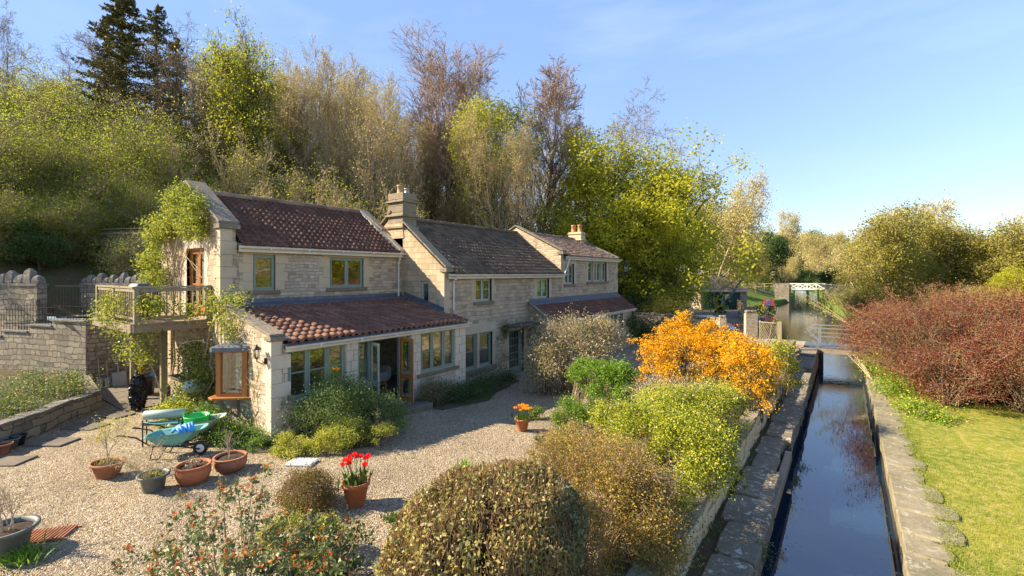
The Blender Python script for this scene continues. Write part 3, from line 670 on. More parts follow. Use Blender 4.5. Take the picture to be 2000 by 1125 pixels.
# ---- lean-to
FL = ('x', -11.73); LY = 5.87; LE = 13.2
a1 = (6.29, 8.0, .88, 2.24); dr = (8.43, 10.47, .06, 2.22); a2 = (10.92, 12.6, .80, 2.22)
w = wall(FL, LY+.3, LE, -.8, 2.38, [a1, dr, a2], .28); w.build('lean_to_wall', M['ashlar'], c1)
oa, ob = -14.03, -12.95
w = wall(('y', LY), -15.0, -11.73, -.6, 2.42, [(oa+.06, ob-.06, .93, 2.12)], .3)
w.prism([(-11.73, 2.42), (-11.73, 2.58), (-15.05, 3.32), (-15.05, 2.42)], 'y', LY, LY+.3); w.build('lean_to_gable', M['rubble'], c1)
q = MB(); z = -.4; k = 0
while z < 2.5:
    h = min(.36, 2.56-z); q.box(-11.99-(.22 if k % 2 else 0), -11.715, LY-.012, LY+(.26 if k % 2 else .5), z+.004, z+h-.004); z += h; k += 1
q.build('quoins', M['quoin_pale'], c1, bevel=.005)
for (ya, yb) in ((8.02, 8.41), (10.49, 10.9), (12.62, 13.19)):
    z = .0 if ya != 8.02 else .1; k = 0; q = MB()
    while z < 2.3:
        h = min(.31, 2.34-z); mid = ya+(yb-ya)*(.62 if k % 2 else .38)
        q.fbox(FL, ya, mid-.008, z+.008, z+h-.008, -.1, .03); 
        q.fbox(FL, mid+.008, yb, z+.008, z+h-.008, -.1, .029) if k % 2 == 0 else (q.fbox(FL, mid+.008, yb, z+.008, z+h*.55, -.1, .029), q.fbox(FL, mid+.008, yb, z+h*.55+.016, z+h-.008, -.1, .029))
        z += h; k += 1
    q.build('ashlar_pier', M['quoin_pale'], c1, bevel=.005)
q = MB(); coping_run(q, -11.70, 2.60, -15.0, 3.34, LY-.05, LY+.33, .07, 4); q.box(-12.0, -11.66, LY-.055, LY+.34, 2.50, 2.60); q.build('lean_to_coping', M['coping'], c1, bevel=.01)
tiles(c1, 'lean_to_roof', M['tile_red2'], -11.62, 2.44, -14.98, 3.20, LY+.36, 12.93, .225, .30, .048, seed=5)
tiles(c1, 'lean_to_roof', M['tile_red2'], -11.62, 2.44, -12.5, 2.64, 12.93, LE+.02, .2, .30, .038, seed=6)
MB().prism([(-11.66, 2.34), (-14.99, 3.10), (-14.99, 3.02), (-11.66, 2.26)], 'y', LY+.31, 12.94).build('lean_to_deck', M['lead'], c1)
MB().prism([(-11.66, 2.34), (-12.58, 2.55), (-12.58, 2.47), (-11.66, 2.26)], 'y', 12.945, LE).build('lean_to_deck', M['lead'], c1)
q = MB(); q.prism([(-15.045, 3.16), (-14.72, 3.19), (-14.72, 3.23), (-15.03, 3.30), (-15.03, 3.42), (-15.045, 3.42)], 'y', LY+.35, Y2-.01); q.prism([(-14.9, 3.30), (-12.60, 2.74), (-12.6, 2.90), (-14.9, 3.46)], 'y', Y2-.03, Y2-.005)
q.prism([(-14.9, 3.24), (-12.60, 2.70), (-12.6, 2.76), (-14.9, 3.32)], 'y', Y2-.17, Y2-.03); q.build('lead_flashing', M['lead'], c1)
MB().box(-11.72, -11.6, LY+.34, LE, 2.33, 2.37).build('eave_lead', M['lead'], c1)
gutter(c1, -11.56, 2.33, LY+.32, LE+.15, .15)
window(c1, FL, *a1, (1, 1.15, 1), (.52,), 'sage', -.04, None, fw=.06); window(c1, FL, *a2, (1, 1.15, 1), (.5,), 'sage', -.04, .2, fw=.06)
# french doors of the lean-to
o = MB(); fw = .05
for (a, b) in ((8.43, 8.49), (8.81, 8.87), (10.0, 10.05), (10.41, 10.47)): o.fbox(FL, a, b, .06, 2.22, -.12, -.03)
for (a, b) in ((8.49, 8.81), (8.87, 10.0), (10.05, 10.41)): o.fbox(FL, a, b, 2.14, 2.22, -.12, -.03)
for (a, b) in ((8.49, 8.81), (10.05, 10.41)): o.fbox(FL, a, b, .06, .22, -.11, -.035); o.fbox(FL, a, b, .86, .98, -.11, -.035)
o.fbox(FL, 8.87, 10.0, .06, .11, -.14, .06); dfr = o.build('door_frame', M['sage'], c1)
g = MB()
for (a, b) in ((8.49, 8.81), (10.05, 10.41)): g.fbox(FL, a, b, .22, .86, -.08, -.075); g.fbox(FL, a, b, .98, 2.14, -.08, -.075)
g.build('pane', M['glass'], dfr)
def leaf_door(hinge, ang, mat_out, mat_in, width=.56):
    """door leaf swung on its hinge; local box list then turned about the hinge"""
    hx, hy = hinge; ca, sa = math.cos(ang), math.sin(ang)
    def tr(mb):
        mb.v = [(hx+p[0]*ca-p[1]*sa, hy+p[0]*sa+p[1]*ca, p[2]) for p in mb.v]; return mb
    A, B, Gm = MB(), MB(), MB()
    for (mb, y0, y1) in ((A, 0, .022), (B, -.022, 0)):
        mb.box(0, .085, y0, y1, .1, 2.13); mb.box(width-.085, width, y0, y1, .1, 2.13)
        mb.box(.085, width-.085, y0, y1, .1, .26); mb.box(.085, width-.085, y0, y1, .84, .98); mb.box(.085, width-.085, y0, y1, 2.04, 2.13)
    Gm.box(.085, width-.085, -.004, .004, .26, .84); Gm.box(.085, width-.085, -.004, .004, .98, 2.04)
    o = tr(A).build('door_leaf', mat_out, c1); tr(B).build('door_face', mat_in, o); tr(Gm).build('pane', M['glass'], o)
    H = MB(); H.box(width-.06, width-.03, .022, .06, 1.0, 1.04); H.box(width-.14, width-.03, .05, .065, 1.01, 1.03); H.box(width-.06, width-.03, -.06, -.022, 1.0, 1.04); H.box(width-.14, width-.03, -.065, -.05, 1.01, 1.03)
    tr(H).build('handle', M['steel'], o); return o
leaf_door((-11.70, 10.0), math.radians(6), M['sage'], M['orangewood']); leaf_door((-11.70, 8.87), math.radians(-14), M['sage'], M['sage_pale'])
MB().box(-11.72, -10.95, 8.6, 10.75, -.32, -.02).build('door_step', M['slab'], c1, bevel=.02, rough=.01)
MB().box(-15.0, -12.02, LY+.3, LE-.3, -.1, .05).build('floor', M['slab'], c1)
# oriel window on the lean-to gable: triangular in plan
A_, B_, Cc = Vector((-14.03, LY, 0)), Vector((-13.64, 5.38, 0)), Vector((-12.95, LY, 0))
def pw(mb, P, z0, z1, w=.09): mb.obox((P.x, P.y, (z0+z1)/2), w, w, z1-z0, .6)
o = MB(); pw(o, B_+Vector((.03, .05, 0)), .93, 2.15, .12); pw(o, A_+Vector((.06, -.02, 0)), .93, 2.15); pw(o, Cc+Vector((-.07, -.03, 0)), .93, 2.15, .13)
for z in (.96, 2.12):
    for P, Q in ((A_, B_), (B_, Cc)):
        o.bar((P.x*.96+Q.x*.04, P.y*.96+Q.y*.04+.02, z), (Q.x*.96+P.x*.04, Q.y*.96+P.y*.04+.03, z), .07, .06)
orl = o.build('oriel_window', M['orangewood'], c1)
g = MB()
for P, Q in ((A_, B_), (B_, Cc)): g.bar((P.x, P.y+.02, 1.54), (Q.x, Q.y+.04, 1.54), .006, 1.1)
g.build('pane', M['glass'], orl)
o = MB(); o.add([(-14.2,LY,.86),(-13.72,5.2,.86),(-13.5,5.2,.86),(-12.8,LY,.86),(-14.2,LY,.92),(-13.72,5.2,.92),(-13.5,5.2,.92),(-12.8,LY,.92)], [(0,1,2,3),(7,6,5,4),(0,4,5,1),(1,5,6,2),(2,6,7,3),(3,7,4,0)]); o.build('sill', M['orangewood'], orl, bevel=.008)
MB().add([(-14.0,LY+.2,.925),(-13.66,5.45,.925),(-13.0,LY+.2,.925),(-14.0,LY+.2,.935),(-13.66,5.45,.935),(-13.0,LY+.2,.935)], [(2,1,0),(3,4,5),(0,1,4,3),(1,2,5,4),(2,0,3,5)]).build('sill_board', M['white'], orl)
MB().box(-13.78, -13.42, LY+.04, LY+.08, .94, 2.1).build('white_reveal', M['white'], orl); MB().box(-13.06, -12.98, LY-.02, LY+.25, .94, 2.1).build('white_reveal', M['white'], orl)
o = MB(); ap = (-13.49, LY, 2.44)
rim = [(-14.18, LY), (-13.68, 5.22), (-13.55, 5.22), (-12.82, LY)]
o.add([ap]+[(x, y_, 2.24) for x, y_ in rim]+[(x, y_, 2.13) for x, y_ in rim], [(0,1,2),(0,2,3),(0,3,4),(1,5,6,2),(2,6,7,3),(3,7,8,4),(5,8,7,6)]); o.build('canopy', M['lead'], orl)
o = MB(); o.path([(-13.63, 5.45, .86), (-13.6, 5.52, .6), (-13.55, 5.7, .42), (-13.5, LY+.02, .25)], .035, 6); o.box(-13.54, -13.46, LY-.06, LY, .2, .86); o.build('bracket', M['postwood'], orl)
# ---- inside the lean-to: sofa, cushions, table
sf = thing('sofa', 'pale sofa seen in the dark room through the open french doors', 'sofa', (-14.4, 10.3, .05))
o = MB(); o.box(-14.85, -13.95, 9.2, 11.4, .15, .5); o.build('seat', M['pvc'], sf, bevel=.05, seg=2)
MB().box(-15.0, -14.72, 9.2, 11.4, .4, 1.05).build('backrest', M['pvc'], sf, bevel=.07, seg=2)
for y in (9.1, 11.3): MB().box(-14.9, -13.95, y, y+.22, .2, .72).build('armrest', M['pvc'], sf, bevel=.06, seg=2)
for i, (y, ml) in enumerate(((9.75, 'terracotta_old'), (10.35, 'pvc'))):
    tag(MB().obox((-14.5, y, .75), .14, .46, .46, 0, .3, -.3).build('cushion', M[ml], None, bevel=.06, seg=2), ('brown checked cushion on the pale sofa', 'plain pale cushion on the sofa')[i], 'cushion')
ct = thing('coffee_table', 'small wooden coffee table inside the open french doors', 'table', (-12.9, 9.9, .05))
MB().box(-13.3, -12.7, 9.3, 10.3, .45, .49).build('top', M['orangewood'], ct)
for x in (-13.25, -12.75):
    for y in (9.35, 10.25): MB().box(x-.025, x+.025, y-.025, y+.025, .05, .45).build('leg', M['orangewood'], ct)
# ================================================================ middle cottage
c2 = thing('stone_cottage', 'middle stone cottage with dark grey tiled roof and tall square chimney', 'cottage', (-12.59, 12.95, 0))
F2 = ('x', -12.59); Y3 = 22.0
m1 = (14.82, 15.9, 3.02, 4.0); m2 = (19.6, 20.75, 2.95, 3.97); g1 = (14.0, 15.95, .22, 1.68); d2 = (17.2, 18.4, -.52, 1.56)
w = wall(F2, Y2+.3, Y3+.02, -1.0, 4.22, [m1, m2, g1, d2], .35); w.build('wall', M['rubble_old'], c2)
gm = (-13.92, -13.42, 3.02, 3.9)
w = wall(('y', Y2), -18.6, -12.59, -1.0, 4.22, [gm], .3); w.prism([(-12.59, 4.22), (-12.59, 4.4), (-15.6, 6.72), (-18.6, 4.4), (-18.6, 4.22)], 'y', Y2, Y2+.3); w.build('gable_wall', M['gable'], c2)
MB().box(-18.6, -18.3, Y2+.3, Y3, -1, 4.22).build('rear_wall', M['rubble_old'], c2)
MB().box(-18.2, -13.0, Y2+.4, Y3-.2, 2.2, 2.4).build('upper_floor', M['greywood'], c2)
q = MB()
for wn_ in (m1, m2, d2): srd(c2, F2, wn_, 'quoin', head=.22, wide=(.3, .22))
surround(q, F2, g1[0], g1[1], g1[2], g1[3], rr, head=.42, wide=(.24, .2)); q.fbox(F2, 14.93, 15.07, g1[2], g1[3], -.16, .005); q.build('window_surround', M['quoin'], c2, bevel=.005); q = MB()
z = -.6
for k in range(14):
    q.box(-12.85-(.15 if k % 2 else 0), -12.575, Y2-.012, Y2+(.28 if k % 2 else .46), z+.003, z+.34); z += .345
q.build('quoins', M['quoin'], c2, bevel=.005)
q = MB(); coping_run(q, -12.45, 4.42, -15.0, 6.40, Y2-.07, Y2+.36, .08, 4); q.box(-12.75, -12.42, Y2-.06, Y2+.34, 4.26, 4.42); coping_run(q, -15.7, 6.84, -18.7, 4.5, Y2-.07, Y2+.36, .08, 2); q.build('gable_coping', M['coping'], c2, bevel=.01)
tiles(c2, 'roof', M['tile_grey'], -12.42, 4.22, -15.6, 6.55, Y2+.38, Y3, .2, .27, .042, seed=8)
MB().prism([(-12.5, 4.14), (-15.6, 6.47), (-18.7, 4.1), (-18.7, 4.0), (-15.6, 6.36), (-12.55, 4.06)], 'y', Y2+.31, Y3-.01).build('roof_deck', M['slate'], c2)
ridge(c2, -15.6, 6.6, Y2+.7, Y3, M['tile_grey'])
gutter(c2, -12.36, 4.17, Y2+.1, Y3+.15)
downpipe(c2, [(-12.4, 13.42, 4.12), (-12.46, 13.42, 3.98), (-12.53, 13.42, 3.9), (-12.53, 13.42, 2.75)])
window(c2, F2, *m1, (1, 1), (.52,), 'sage_pale', -.1, .14); window(c2, F2, *m2, (1, 1), (.5,), 'sage_pale', -.1, None)
window(c2, F2, 14.0, 14.93, .22, 1.68, (1,), (.5,), 'sage', -.12, None); window(c2, F2, 15.07, 15.95, .22, 1.68, (1,), (.5,), 'sage', -.12, None)
MB().fbox(F2, 13.75, 16.2, .02, .21, -.1, .08).build('sill', M['sill'], c2, bevel=.01)
window(c2, ('y', Y2), *gm, (1,), (), 'sage_pale', -.06, .07)
# glazed front door and its stone canopy
o = MB(); o.fbox(F2, 17.2, 17.28, -.52, 1.56, -.24, -.14); o.fbox(F2, 18.32, 18.4, -.52, 1.56, -.24, -.14); o.fbox(F2, 17.28, 18.32, 1.48, 1.56, -.24, -.14)
o.fbox(F2, 17.28, 18.32, -.5, -.22, -.22, -.16); o.fbox(F2, 17.28, 17.4, -.22, 1.48, -.22, -.16); o.fbox(F2, 18.2, 18.32, -.22, 1.48, -.22, -.16)
for k in (1, 2, 3): o.fbox(F2, 17.4+.2*k-.012, 17.4+.2*k+.012, -.22, 1.48, -.21, -.17)
for k in range(1, 5): o.fbox(F2, 17.4, 18.2, -.22+.34*k-.012, -.22+.34*k+.012, -.205, -.175)
dd = o.build('front_door', M['sage'], c2); MB().fbox(F2, 17.4, 18.2, -.22, 1.48, -.195, -.185).build('pane', M['glass'], dd)
q = MB(); q.box(-12.62, -11.85, 16.7, 18.95, 1.80, 1.88); q.build('door_canopy', M['slate'], c2, bevel=.01, rough=.02)
for y in (16.95, 18.6): MB().prism([(-12.6, 1.80), (-12.1, 1.80), (-12.2, 1.66), (-12.45, 1.56), (-12.6, 1.45)], 'x' if 0 else 'y', y, y+.14).build('bracket', M['quoin'], c2, bevel=.01)
def chimney(parent, x0, x1, y0, y1, zb, zt, bands, mat='gable', pots=()):
    m = MB(); z = zb; n = int((zt-zb)/.28)+1; h = (zt-zb)/n
    for k in range(n): e = .0 if k % 2 else .004; m.box(x0-e, x1+e, y0-e, y1+e, zb+k*h+.003, zb+(k+1)*h-.003)
    m.box(x0+.02, x1-.02, y0+.02, y1-.02, zb-1.2, zt)
    for (z, e, t_) in bands: m.box(x0-e, x1+e, y0-e, y1+e, z, z+t_)
    o = m.build('chimney', M[mat], parent, bevel=.012)
    for (x, y, zz, r, h_, mt) in pots:
        p = MB().lathe((x, y, zz), [(r*1.1, 0), (r*1.1, .04), (r*.92, .07), (r*.86, h_*.8), (r*.98, h_*.83), (r*1.02, h_), (r*.8, h_), (r*.75, h_*.6)], 16, cap=False)
        p.build('chimney_pot', M[mt], o, smooth=True)
    return o
M['chimstone'] = m_stone('chimney stone', (.33,.27,.18), (.20,.17,.12), 2.2, (.38,.35,.27), .5)
chimney(c2, -15.9, -14.95, Y2-.02, Y2+.72, 6.25, 7.62, [(6.62, .10, .05), (6.67, .06, .05), (7.22, .09, .05), (7.27, .05, .04), (6.12, .08, .1)], 'chimstone',
    [(-15.55, 13.3, 7.62, .15, .40, 'claypot'), (-15.15, 13.32, 7.62, .12, .22, 'steel')])
MB().prism([(-14.9, 5.7), (-15.0, 6.32), (-16.0, 6.32), (-16.0, 5.7)], 'y', Y2-.03, Y2+.3).build('chimney_breast', M['gable'], c2)
# ================================================================ far cottage
c3 = thing('stone_cottage', 'far stone cottage with lit brown tiled roof and twin orange chimney pots', 'cottage', (-12.59, 22, 0))
Y4 = 29.75
t1 = (22.45, 23.5, 3.62, 4.76); t2 = (25.3, 27.95, 3.72, 4.96)
w = wall(F2, Y3+.3, Y4, -1.0, 5.2, [t1, t2], .35); w.build('wall', M['rubble_old'], c3)
w = MB(); w.prism([(-12.59, -1), (-12.59, 5.42), (-15.6, 6.90), (-18.6, 5.42), (-18.6, -1)], 'y', Y3+.005, Y3+.3); w.build('gable_wall', M['rubble'], c3)
w = MB(); w.prism([(-12.95, -1), (-12.95, 5.1), (-15.6, 6.62), (-18.6, 5.1), (-18.6, -1)], 'y', Y4-.3, Y4-.005); w.box(-18.6, -18.3, Y3+.3, Y4-.3, -1, 5.2); w.build('end_wall', M['rubble_old'], c3)
MB().box(-18.2, -13.0, Y3+.4, Y4-.4, 2.9, 3.1).build('upper_floor', M['greywood'], c3)
q = MB(); surround(q, F2, *t2, rr, head=.2, wide=(.3, .2)); srd(c3, F2, t1, 'quoin', head=.24, wide=(.3, .2))
for y in (26.02, 27.2): q.fbox(F2, y, y+.12, t2[2], t2[3], -.16, .006)
q.build('window_surround', M['quoin'], c3, bevel=.005); q = MB()
z = -.6
for k in range(17): q.box(-12.85, -12.575, Y4-(.28 if k % 2 else .46), Y4+.012, z+.003, z+.34); z += .345
q.build('quoins', M['quoin'], c3, bevel=.005)
q = MB(); coping_run(q, -12.45, 5.44, -15.62, 6.98, Y3-.06, Y3+.36, .08, 4); coping_run(q, -15.62, 6.98, -18.7, 5.44, Y3-.06, Y3+.36, .08, 3); q.box(-12.8, -12.42, Y3-.05, Y3+.34, 5.28, 5.44); coping_run(q, -12.45, 5.26, -15.62, 6.72, Y4-.2, Y4+.1, .06, 5); q.build('coping', M['coping'], c3, bevel=.01)
tiles(c3, 'roof', M['tile_brown'], -12.42, 5.2, -15.6, 6.62, Y3+.38, Y4-.2, .2, .28, .042, seed=9)
MB().prism([(-12.5, 5.12), (-15.6, 6.54), (-18.7, 5.1), (-18.7, 5.0), (-15.6, 6.44), (-12.55, 5.04)], 'y', Y3+.31, Y4-.31).build('roof_deck', M['slate'], c3)
ridge(c3, -15.6, 6.66, Y3+.4, Y4-.7, M['tile_brown']); gutter(c3, -12.36, 5.15, Y3+.32, Y4+.1)
downpipe(c3, [(-12.36, 22.6, 5.1), (-12.36, 22.35, 4.7), (-12.4, 22.1, 4.2)])
window(c3, F2, *t1, (1, 1), (.5,), 'sage_pale', -.1, .12)
window(c3, F2, 25.3, 26.02, *t2[2:], (1,), (.5,), 'sage_pale', -.12); window(c3, F2, 26.14, 27.2, *t2[2:], (1, 1), (.5,), 'sage_pale', -.12); window(c3, F2, 27.32, 27.95, *t2[2:], (1,), (.5,), 'sage_pale', -.12)
MB().fbox(F2, 25.1, 28.15, t2[2]-.14, t2[2]-.004, -.1, .08).build('sill', M['sill'], c3, bevel=.01)
chimney(c3, -15.95, -14.95, 28.95, 29.6, 6.5, 7.15, [(6.55, .07, .07), (7.0, .05, .06)], 'quoin_yellow', [(-15.7, 29.25, 7.15, .17, .52, 'clayorange'), (-15.2, 29.25, 7.15, .17, .52, 'clayorange')])
# its lean-to
F3 = ('x', -11.5); l3 = (25.4, 28.0, .5, 1.78)
w = wall(F3, 18.85, 29.8, -1.0, 1.9, [l3], .25); w.build('lean_to_wall', M['rubble'], c3)
lw_ = (-12.35, -11.82, .1, 1.5)
w = wall(('y', 18.85), -12.58, -11.75, -1, 1.9, [lw_], .25); w.prism([(-11.5, 1.9), (-11.5, 1.98), (-12.58, 2.74), (-12.58, 1.9)], 'y', 18.86, 19.1); w.prism([(-11.5, -1), (-11.5, 1.96), (-12.6, 2.72), (-12.6, -1)], 'y', 29.55, 29.795); w.build('lean_to_end', M['rubble_old'], c3)
tiles(c3, 'lean_to_roof', M['tile_red'], -11.38, 1.94, -12.57, 2.80, 18.95, 29.85, .2, .25, .03, seed=12)
MB().prism([(-11.42, 1.86), (-12.57, 2.7), (-12.57, 2.62), (-11.45, 1.78)], 'y', 18.9, 29.84).build('lean_to_deck', M['slate'], c3)
MB().prism([(-12.58, 2.76), (-12.3, 2.66), (-12.3, 2.70), (-12.56, 2.86), (-12.56, 2.96), (-12.58, 2.96)], 'y', 18.9, 29.75).build('lead_flashing', M['lead'], c3)
q = MB(); coping_run(q, -11.4, 1.96, -12.58, 2.80, 18.75, 18.97, .06, 2); q.build('verge', M['coping'], c3)
gutter(c3, -11.33, 1.88, 18.8, 29.95, .14)
window(c3, F3, 25.4, 26.0, .5, 1.78, (1,), (.5,), 'sage_pale', -.07); window(c3, F3, 26.14, 27.3, .5, 1.78, (1, 1), (.5,), 'sage_pale', -.07); window(c3, F3, 27.42, 28.0, .5, 1.78, (1,), (.5,), 'sage_pale', -.07)
q = MB()
for (a, b) in ((26.0, 26.14), (27.3, 27.42)): q.fbox(F3, a, b, .5, 1.78, -.2, .01)
surround(q, F3, 25.4, 28.0, .5, 1.78, rr, head=0, wide=(.28, .2)); q.fbox(F3, 25.2, 28.2, .36, .49, -.1, .07); q.build('window_surround', M['quoin'], c3, bevel=.005)
window(c3, ('y', 18.85), *lw_, (1,), (.5,), 'sage', -.06)
# ================================================================ foliage generators
def prisms(segs, mat, name, k=3):
    """tapered k-sided stems from rows (p0, p1, r0, r1)"""
    P0 = np.array([s[0] for s in segs], 'f'); P1 = np.array([s[1] for s in segs], 'f')
    R0 = np.array([s[2] for s in segs], 'f'); R1 = np.array([s[3] for s in segs], 'f')
    d = P1-P0; d /= np.maximum(np.linalg.norm(d, axis=1, keepdims=True), 1e-6)
    up = np.where(np.abs(d[:, 2:3]) > .9, np.array([[1, 0, 0]], 'f'), np.array([[0, 0, 1]], 'f'))
    a = np.cross(d, up); a /= np.maximum(np.linalg.norm(a, axis=1, keepdims=True), 1e-6); b = np.cross(d, a)
    n = len(segs); V = np.empty((n, 2*k, 3), 'f')
    for i in range(k):
        o = a*math.cos(2*pi*i/k)+b*math.sin(2*pi*i/k)
        V[:, i] = P0+o*R0[:, None]; V[:, k+i] = P1+o*R1[:, None]
    base = (np.arange(n)*2*k)[:, None]
    F = np.concatenate([base+np.array([i, (i+1) % k, k+(i+1) % k, k+i]) for i in range(k)])
    return npmesh(name, V.reshape(-1, 3), F, mat, k > 3)
def leafmesh(name, P, size, mat, rs, aspect=.5, droop=None, dirs=None, fold=0.0, sizevar=.35):
    """one pointed four-sided leaf (island) per row of P"""
    n = len(P); d = rs.normal(size=(n, 3)) if dirs is None else dirs+rs.normal(size=(n, 3))*.35
    if droop is not None: d[:, 2] += droop
    d /= np.linalg.norm(d, axis=1, keepdims=True)
    s = np.cross(d, rs.normal(size=(n, 3))); s /= np.maximum(np.linalg.norm(s, axis=1, keepdims=True), 1e-6)
    L_ = (size*(1+rs.uniform(-sizevar, sizevar, n)))[:, None]; V = np.empty((n, 4, 3), 'f')
    nn = np.cross(d, s)*fold*L_
    V[:, 0] = P-d*L_*.5; V[:, 2] = P+d*L_*.5; V[:, 1] = P+s*L_*aspect*.5+nn; V[:, 3] = P-s*L_*aspect*.5+nn
    return npmesh(name, V.reshape(-1, 3), np.arange(4*n).reshape(n, 4), mat)
def grow(seed, H=10, r=.16, trunk=.35, limbs=9, ang=(25, 45), ratio=.55, up=.25, levels=4, sub=(9, 7, 5, 4), jit=.12, stems=1, spread=.3, rmin=.012, fine=1.0, droop=0):
    """a branching skeleton: returns trunk/limb segments, twig segments and twig end points"""
    R = random.Random(seed); big, small, tips = [], [], []
    def rv(a): return Vector((R.gauss(0, a), R.gauss(0, a), R.gauss(0, a)))
    def run(p, d, Ln, rad, lv):
        n = (10, 7, 4, 3, 2)[min(lv, 4)]; st = Ln/n; pts = [p.copy()]; dd = d.normalized(); nodes = []
        for i in range(n):
            dd = (dd+rv(jit*(.45 if lv == 0 else 1+.4*lv))+Vector((0, 0, (up if lv else .06)*(1 if lv < 3 else .5)-droop*(lv > 1)))*.35).normalized()
            q = p+dd*st; r0 = rad*(1-.8*i/n); r1 = rad*(1-.8*(i+1)/n)
            (big if lv < 2 else small).append((tuple(p), tuple(q), max(r0, rmin*.6), max(r1, rmin*.6)))
            p = q; nodes.append((p.copy(), dd.copy(), r1, (i+1)/n))
        if lv >= levels-1: tips.append((p.copy(), dd.copy()))
        if lv < levels:
            nb = limbs if lv == 0 else sub[min(lv, len(sub)-1)]
            for k in range(nb):
                t0 = trunk if lv == 0 else .2
                t_ = t0+(1-t0)*(k+R.random()*.8)/nb; i = min(n-1, int(t_*n)); q, dq, rq, _ = nodes[i]
                if i > 0: q = nodes[i-1][0].lerp(q, R.random())
                a = math.radians(R.uniform(*ang)); az = R.uniform(0, 2*pi) if lv else k*2.4+R.uniform(-.5, .5)
                o = dq.orthogonal().normalized(); o = Matrix.Rotation(az, 3, dq) @ o
                nd = dq*math.cos(a)+o*math.sin(a)
                ln = Ln*ratio*(1-.45*(t_-t0)/(1-t0+1e-6))*R.uniform(.75, 1.2)
                run(q, nd, ln, max(rq*.62, rmin), lv+1)
    for s in range(stems):
        a = 2*pi*s/max(stems, 1)+R.random(); off = Vector((math.cos(a), math.sin(a), 0))
        run(off*(.15 if stems > 1 else 0)*spread, Vector((0, 0, 1))+off*(spread*R.uniform(.4, 1.1) if stems > 1 else .03), H*R.uniform(.85, 1.05)*(1 if stems == 1 else .8), r*(1 if stems == 1 else .6), 0)
    return big, small, tips
PROTO = {}
def tree_proto(key, seed, bark, twigmat, leafmat=None, nleaf=0, lsize=.2, spreadl=.35, aspect=.6, twigk=3, **kw):
    big, small, tips = grow(seed, **kw); rs = np.random.RandomState(seed)
    ht = max(max(s[1][2] for s in small), 1)
    tm = prisms(big, M[bark], key+'_trunk', 5); cm = prisms(small, M[twigmat], key+'_twigs', twigk); lm = None
    if nleaf:
        T_ = np.array([t[0] for t in tips], 'f'); i = rs.randint(0, len(T_), nleaf)
        P = T_[i]+rs.normal(0, spreadl, (nleaf, 3)); P[:, 2] -= np.abs(rs.normal(0, spreadl*.4, nleaf)); lm = leafmesh(key+'_leaves', P, lsize, M[leafmat], rs, aspect)
    PROTO[key] = (tm, cm, lm, ht)
def put_tree(key, name, label, cat, group, X, Y, z, H, rot=0, wide=1.0):
    tm, cm, lm, ht = PROTO[key]; r = link(name, None, None, Vector((X, Y, z))); s = H/ht
    r.rotation_euler = (0, 0, rot); r.scale = (s*wide, s*wide, s); tag(r, label, cat, group)
    link('trunk', tm, r); link('twigs', cm, r)
    if lm: link('foliage', lm, r)
    return r
def tree_at(key, name, label, x, D, ytop, cat='tree', group=None, z=None, rot=None, wide=1.0):
    p = W(x, 535, D)
    if z is None: z = terr(p.x, p.y) if p.x < -20.3 else -.55
    top = CH+(535-ytop)/FPX*D
    return put_tree(key, name, label, cat, group, p.x, p.y, z-.05, top-z, rot if rot is not None else (x*.37) % 6.28, wide)
tree_proto('lime', 21, 'bk_brown', 'bk_red', H=20, r=.30, trunk=.14, limbs=26, ang=(20, 56), ratio=.58, up=.34, levels=4, sub=(0, 11, 8, 5), jit=.07, rmin=.022)
tree_proto('lime2', 22, 'bk_brown', 'bk_red', H=20, r=.28, trunk=.18, limbs=26, ang=(24, 52), ratio=.5, up=.28, levels=4, sub=(0, 11, 8, 5), jit=.08, rmin=.022)
tree_proto('sparse', 52, 'bk_pale', 'bk_tan', 'lf_lime', 5000, .20, .34, .7, H=18, r=.17, trunk=.25, limbs=16, ang=(14, 38), ratio=.46, up=.36, levels=4, sub=(0, 8, 5, 4), jit=.08, rmin=.016)
tree_proto('pole', 53, 'bk_brown', 'bk_tan', 'lf_bud', 1500, .14, .3, H=18, r=.22, trunk=.4, limbs=14, ang=(14, 34), ratio=.34, up=.4, levels=3, sub=(0, 9, 6, 4), jit=.08, stems=3, spread=.16, rmin=.017)
tree_proto('ash', 23, 'bk_dark', 'bk_tan', 'lf_bud', 6000, .13, .3, H=18, r=.2, trunk=.3, limbs=16, ang=(16, 38), ratio=.5, up=.36, levels=4, sub=(0, 8, 6, 4), jit=.08, rmin=.014)
tree_proto('ash2', 24, 'bk_pale', 'bk_tan', 'lf_bud', 6000, .13, .35, H=18, r=.19, trunk=.28, limbs=16, ang=(14, 36), ratio=.48, up=.36, levels=4, sub=(0, 8, 6, 4), jit=.08, rmin=.014)
tree_proto('bare', 25, 'bk_dark', 'bk_brown', H=16, r=.26, trunk=.2, limbs=13, ang=(32, 62), ratio=.6, up=.14, levels=4, sub=(0, 9, 6, 5), jit=.15, rmin=.019)
tree_proto('maple', 26, 'bk_dark', 'bk_dark', 'lf_lime', 15000, .15, .36, .75, H=18, r=.2, trunk=.2, limbs=16, ang=(16, 40), ratio=.5, up=.32, levels=4, sub=(0, 8, 5, 3), jit=.08, stems=3, spread=.22)
tree_proto('spindly', 27, 'bk_pale', 'bk_pale', 'lf_bud', 2500, .11, .3, H=12, r=.15, trunk=.3, limbs=12, ang=(12, 32), ratio=.30, up=.45, levels=3, sub=(0, 8, 6, 4), jit=.09, stems=7, spread=.28, rmin=.016)
tree_proto('thicket', 28, 'bk_pale', 'bk_tan', 'lf_olive', 6500, .11, .35, H=8, r=.075, trunk=.1, limbs=11, ang=(15, 48), ratio=.45, up=.3, levels=3, sub=(0, 10, 7, 4), jit=.12, stems=8, spread=.6, rmin=.014)
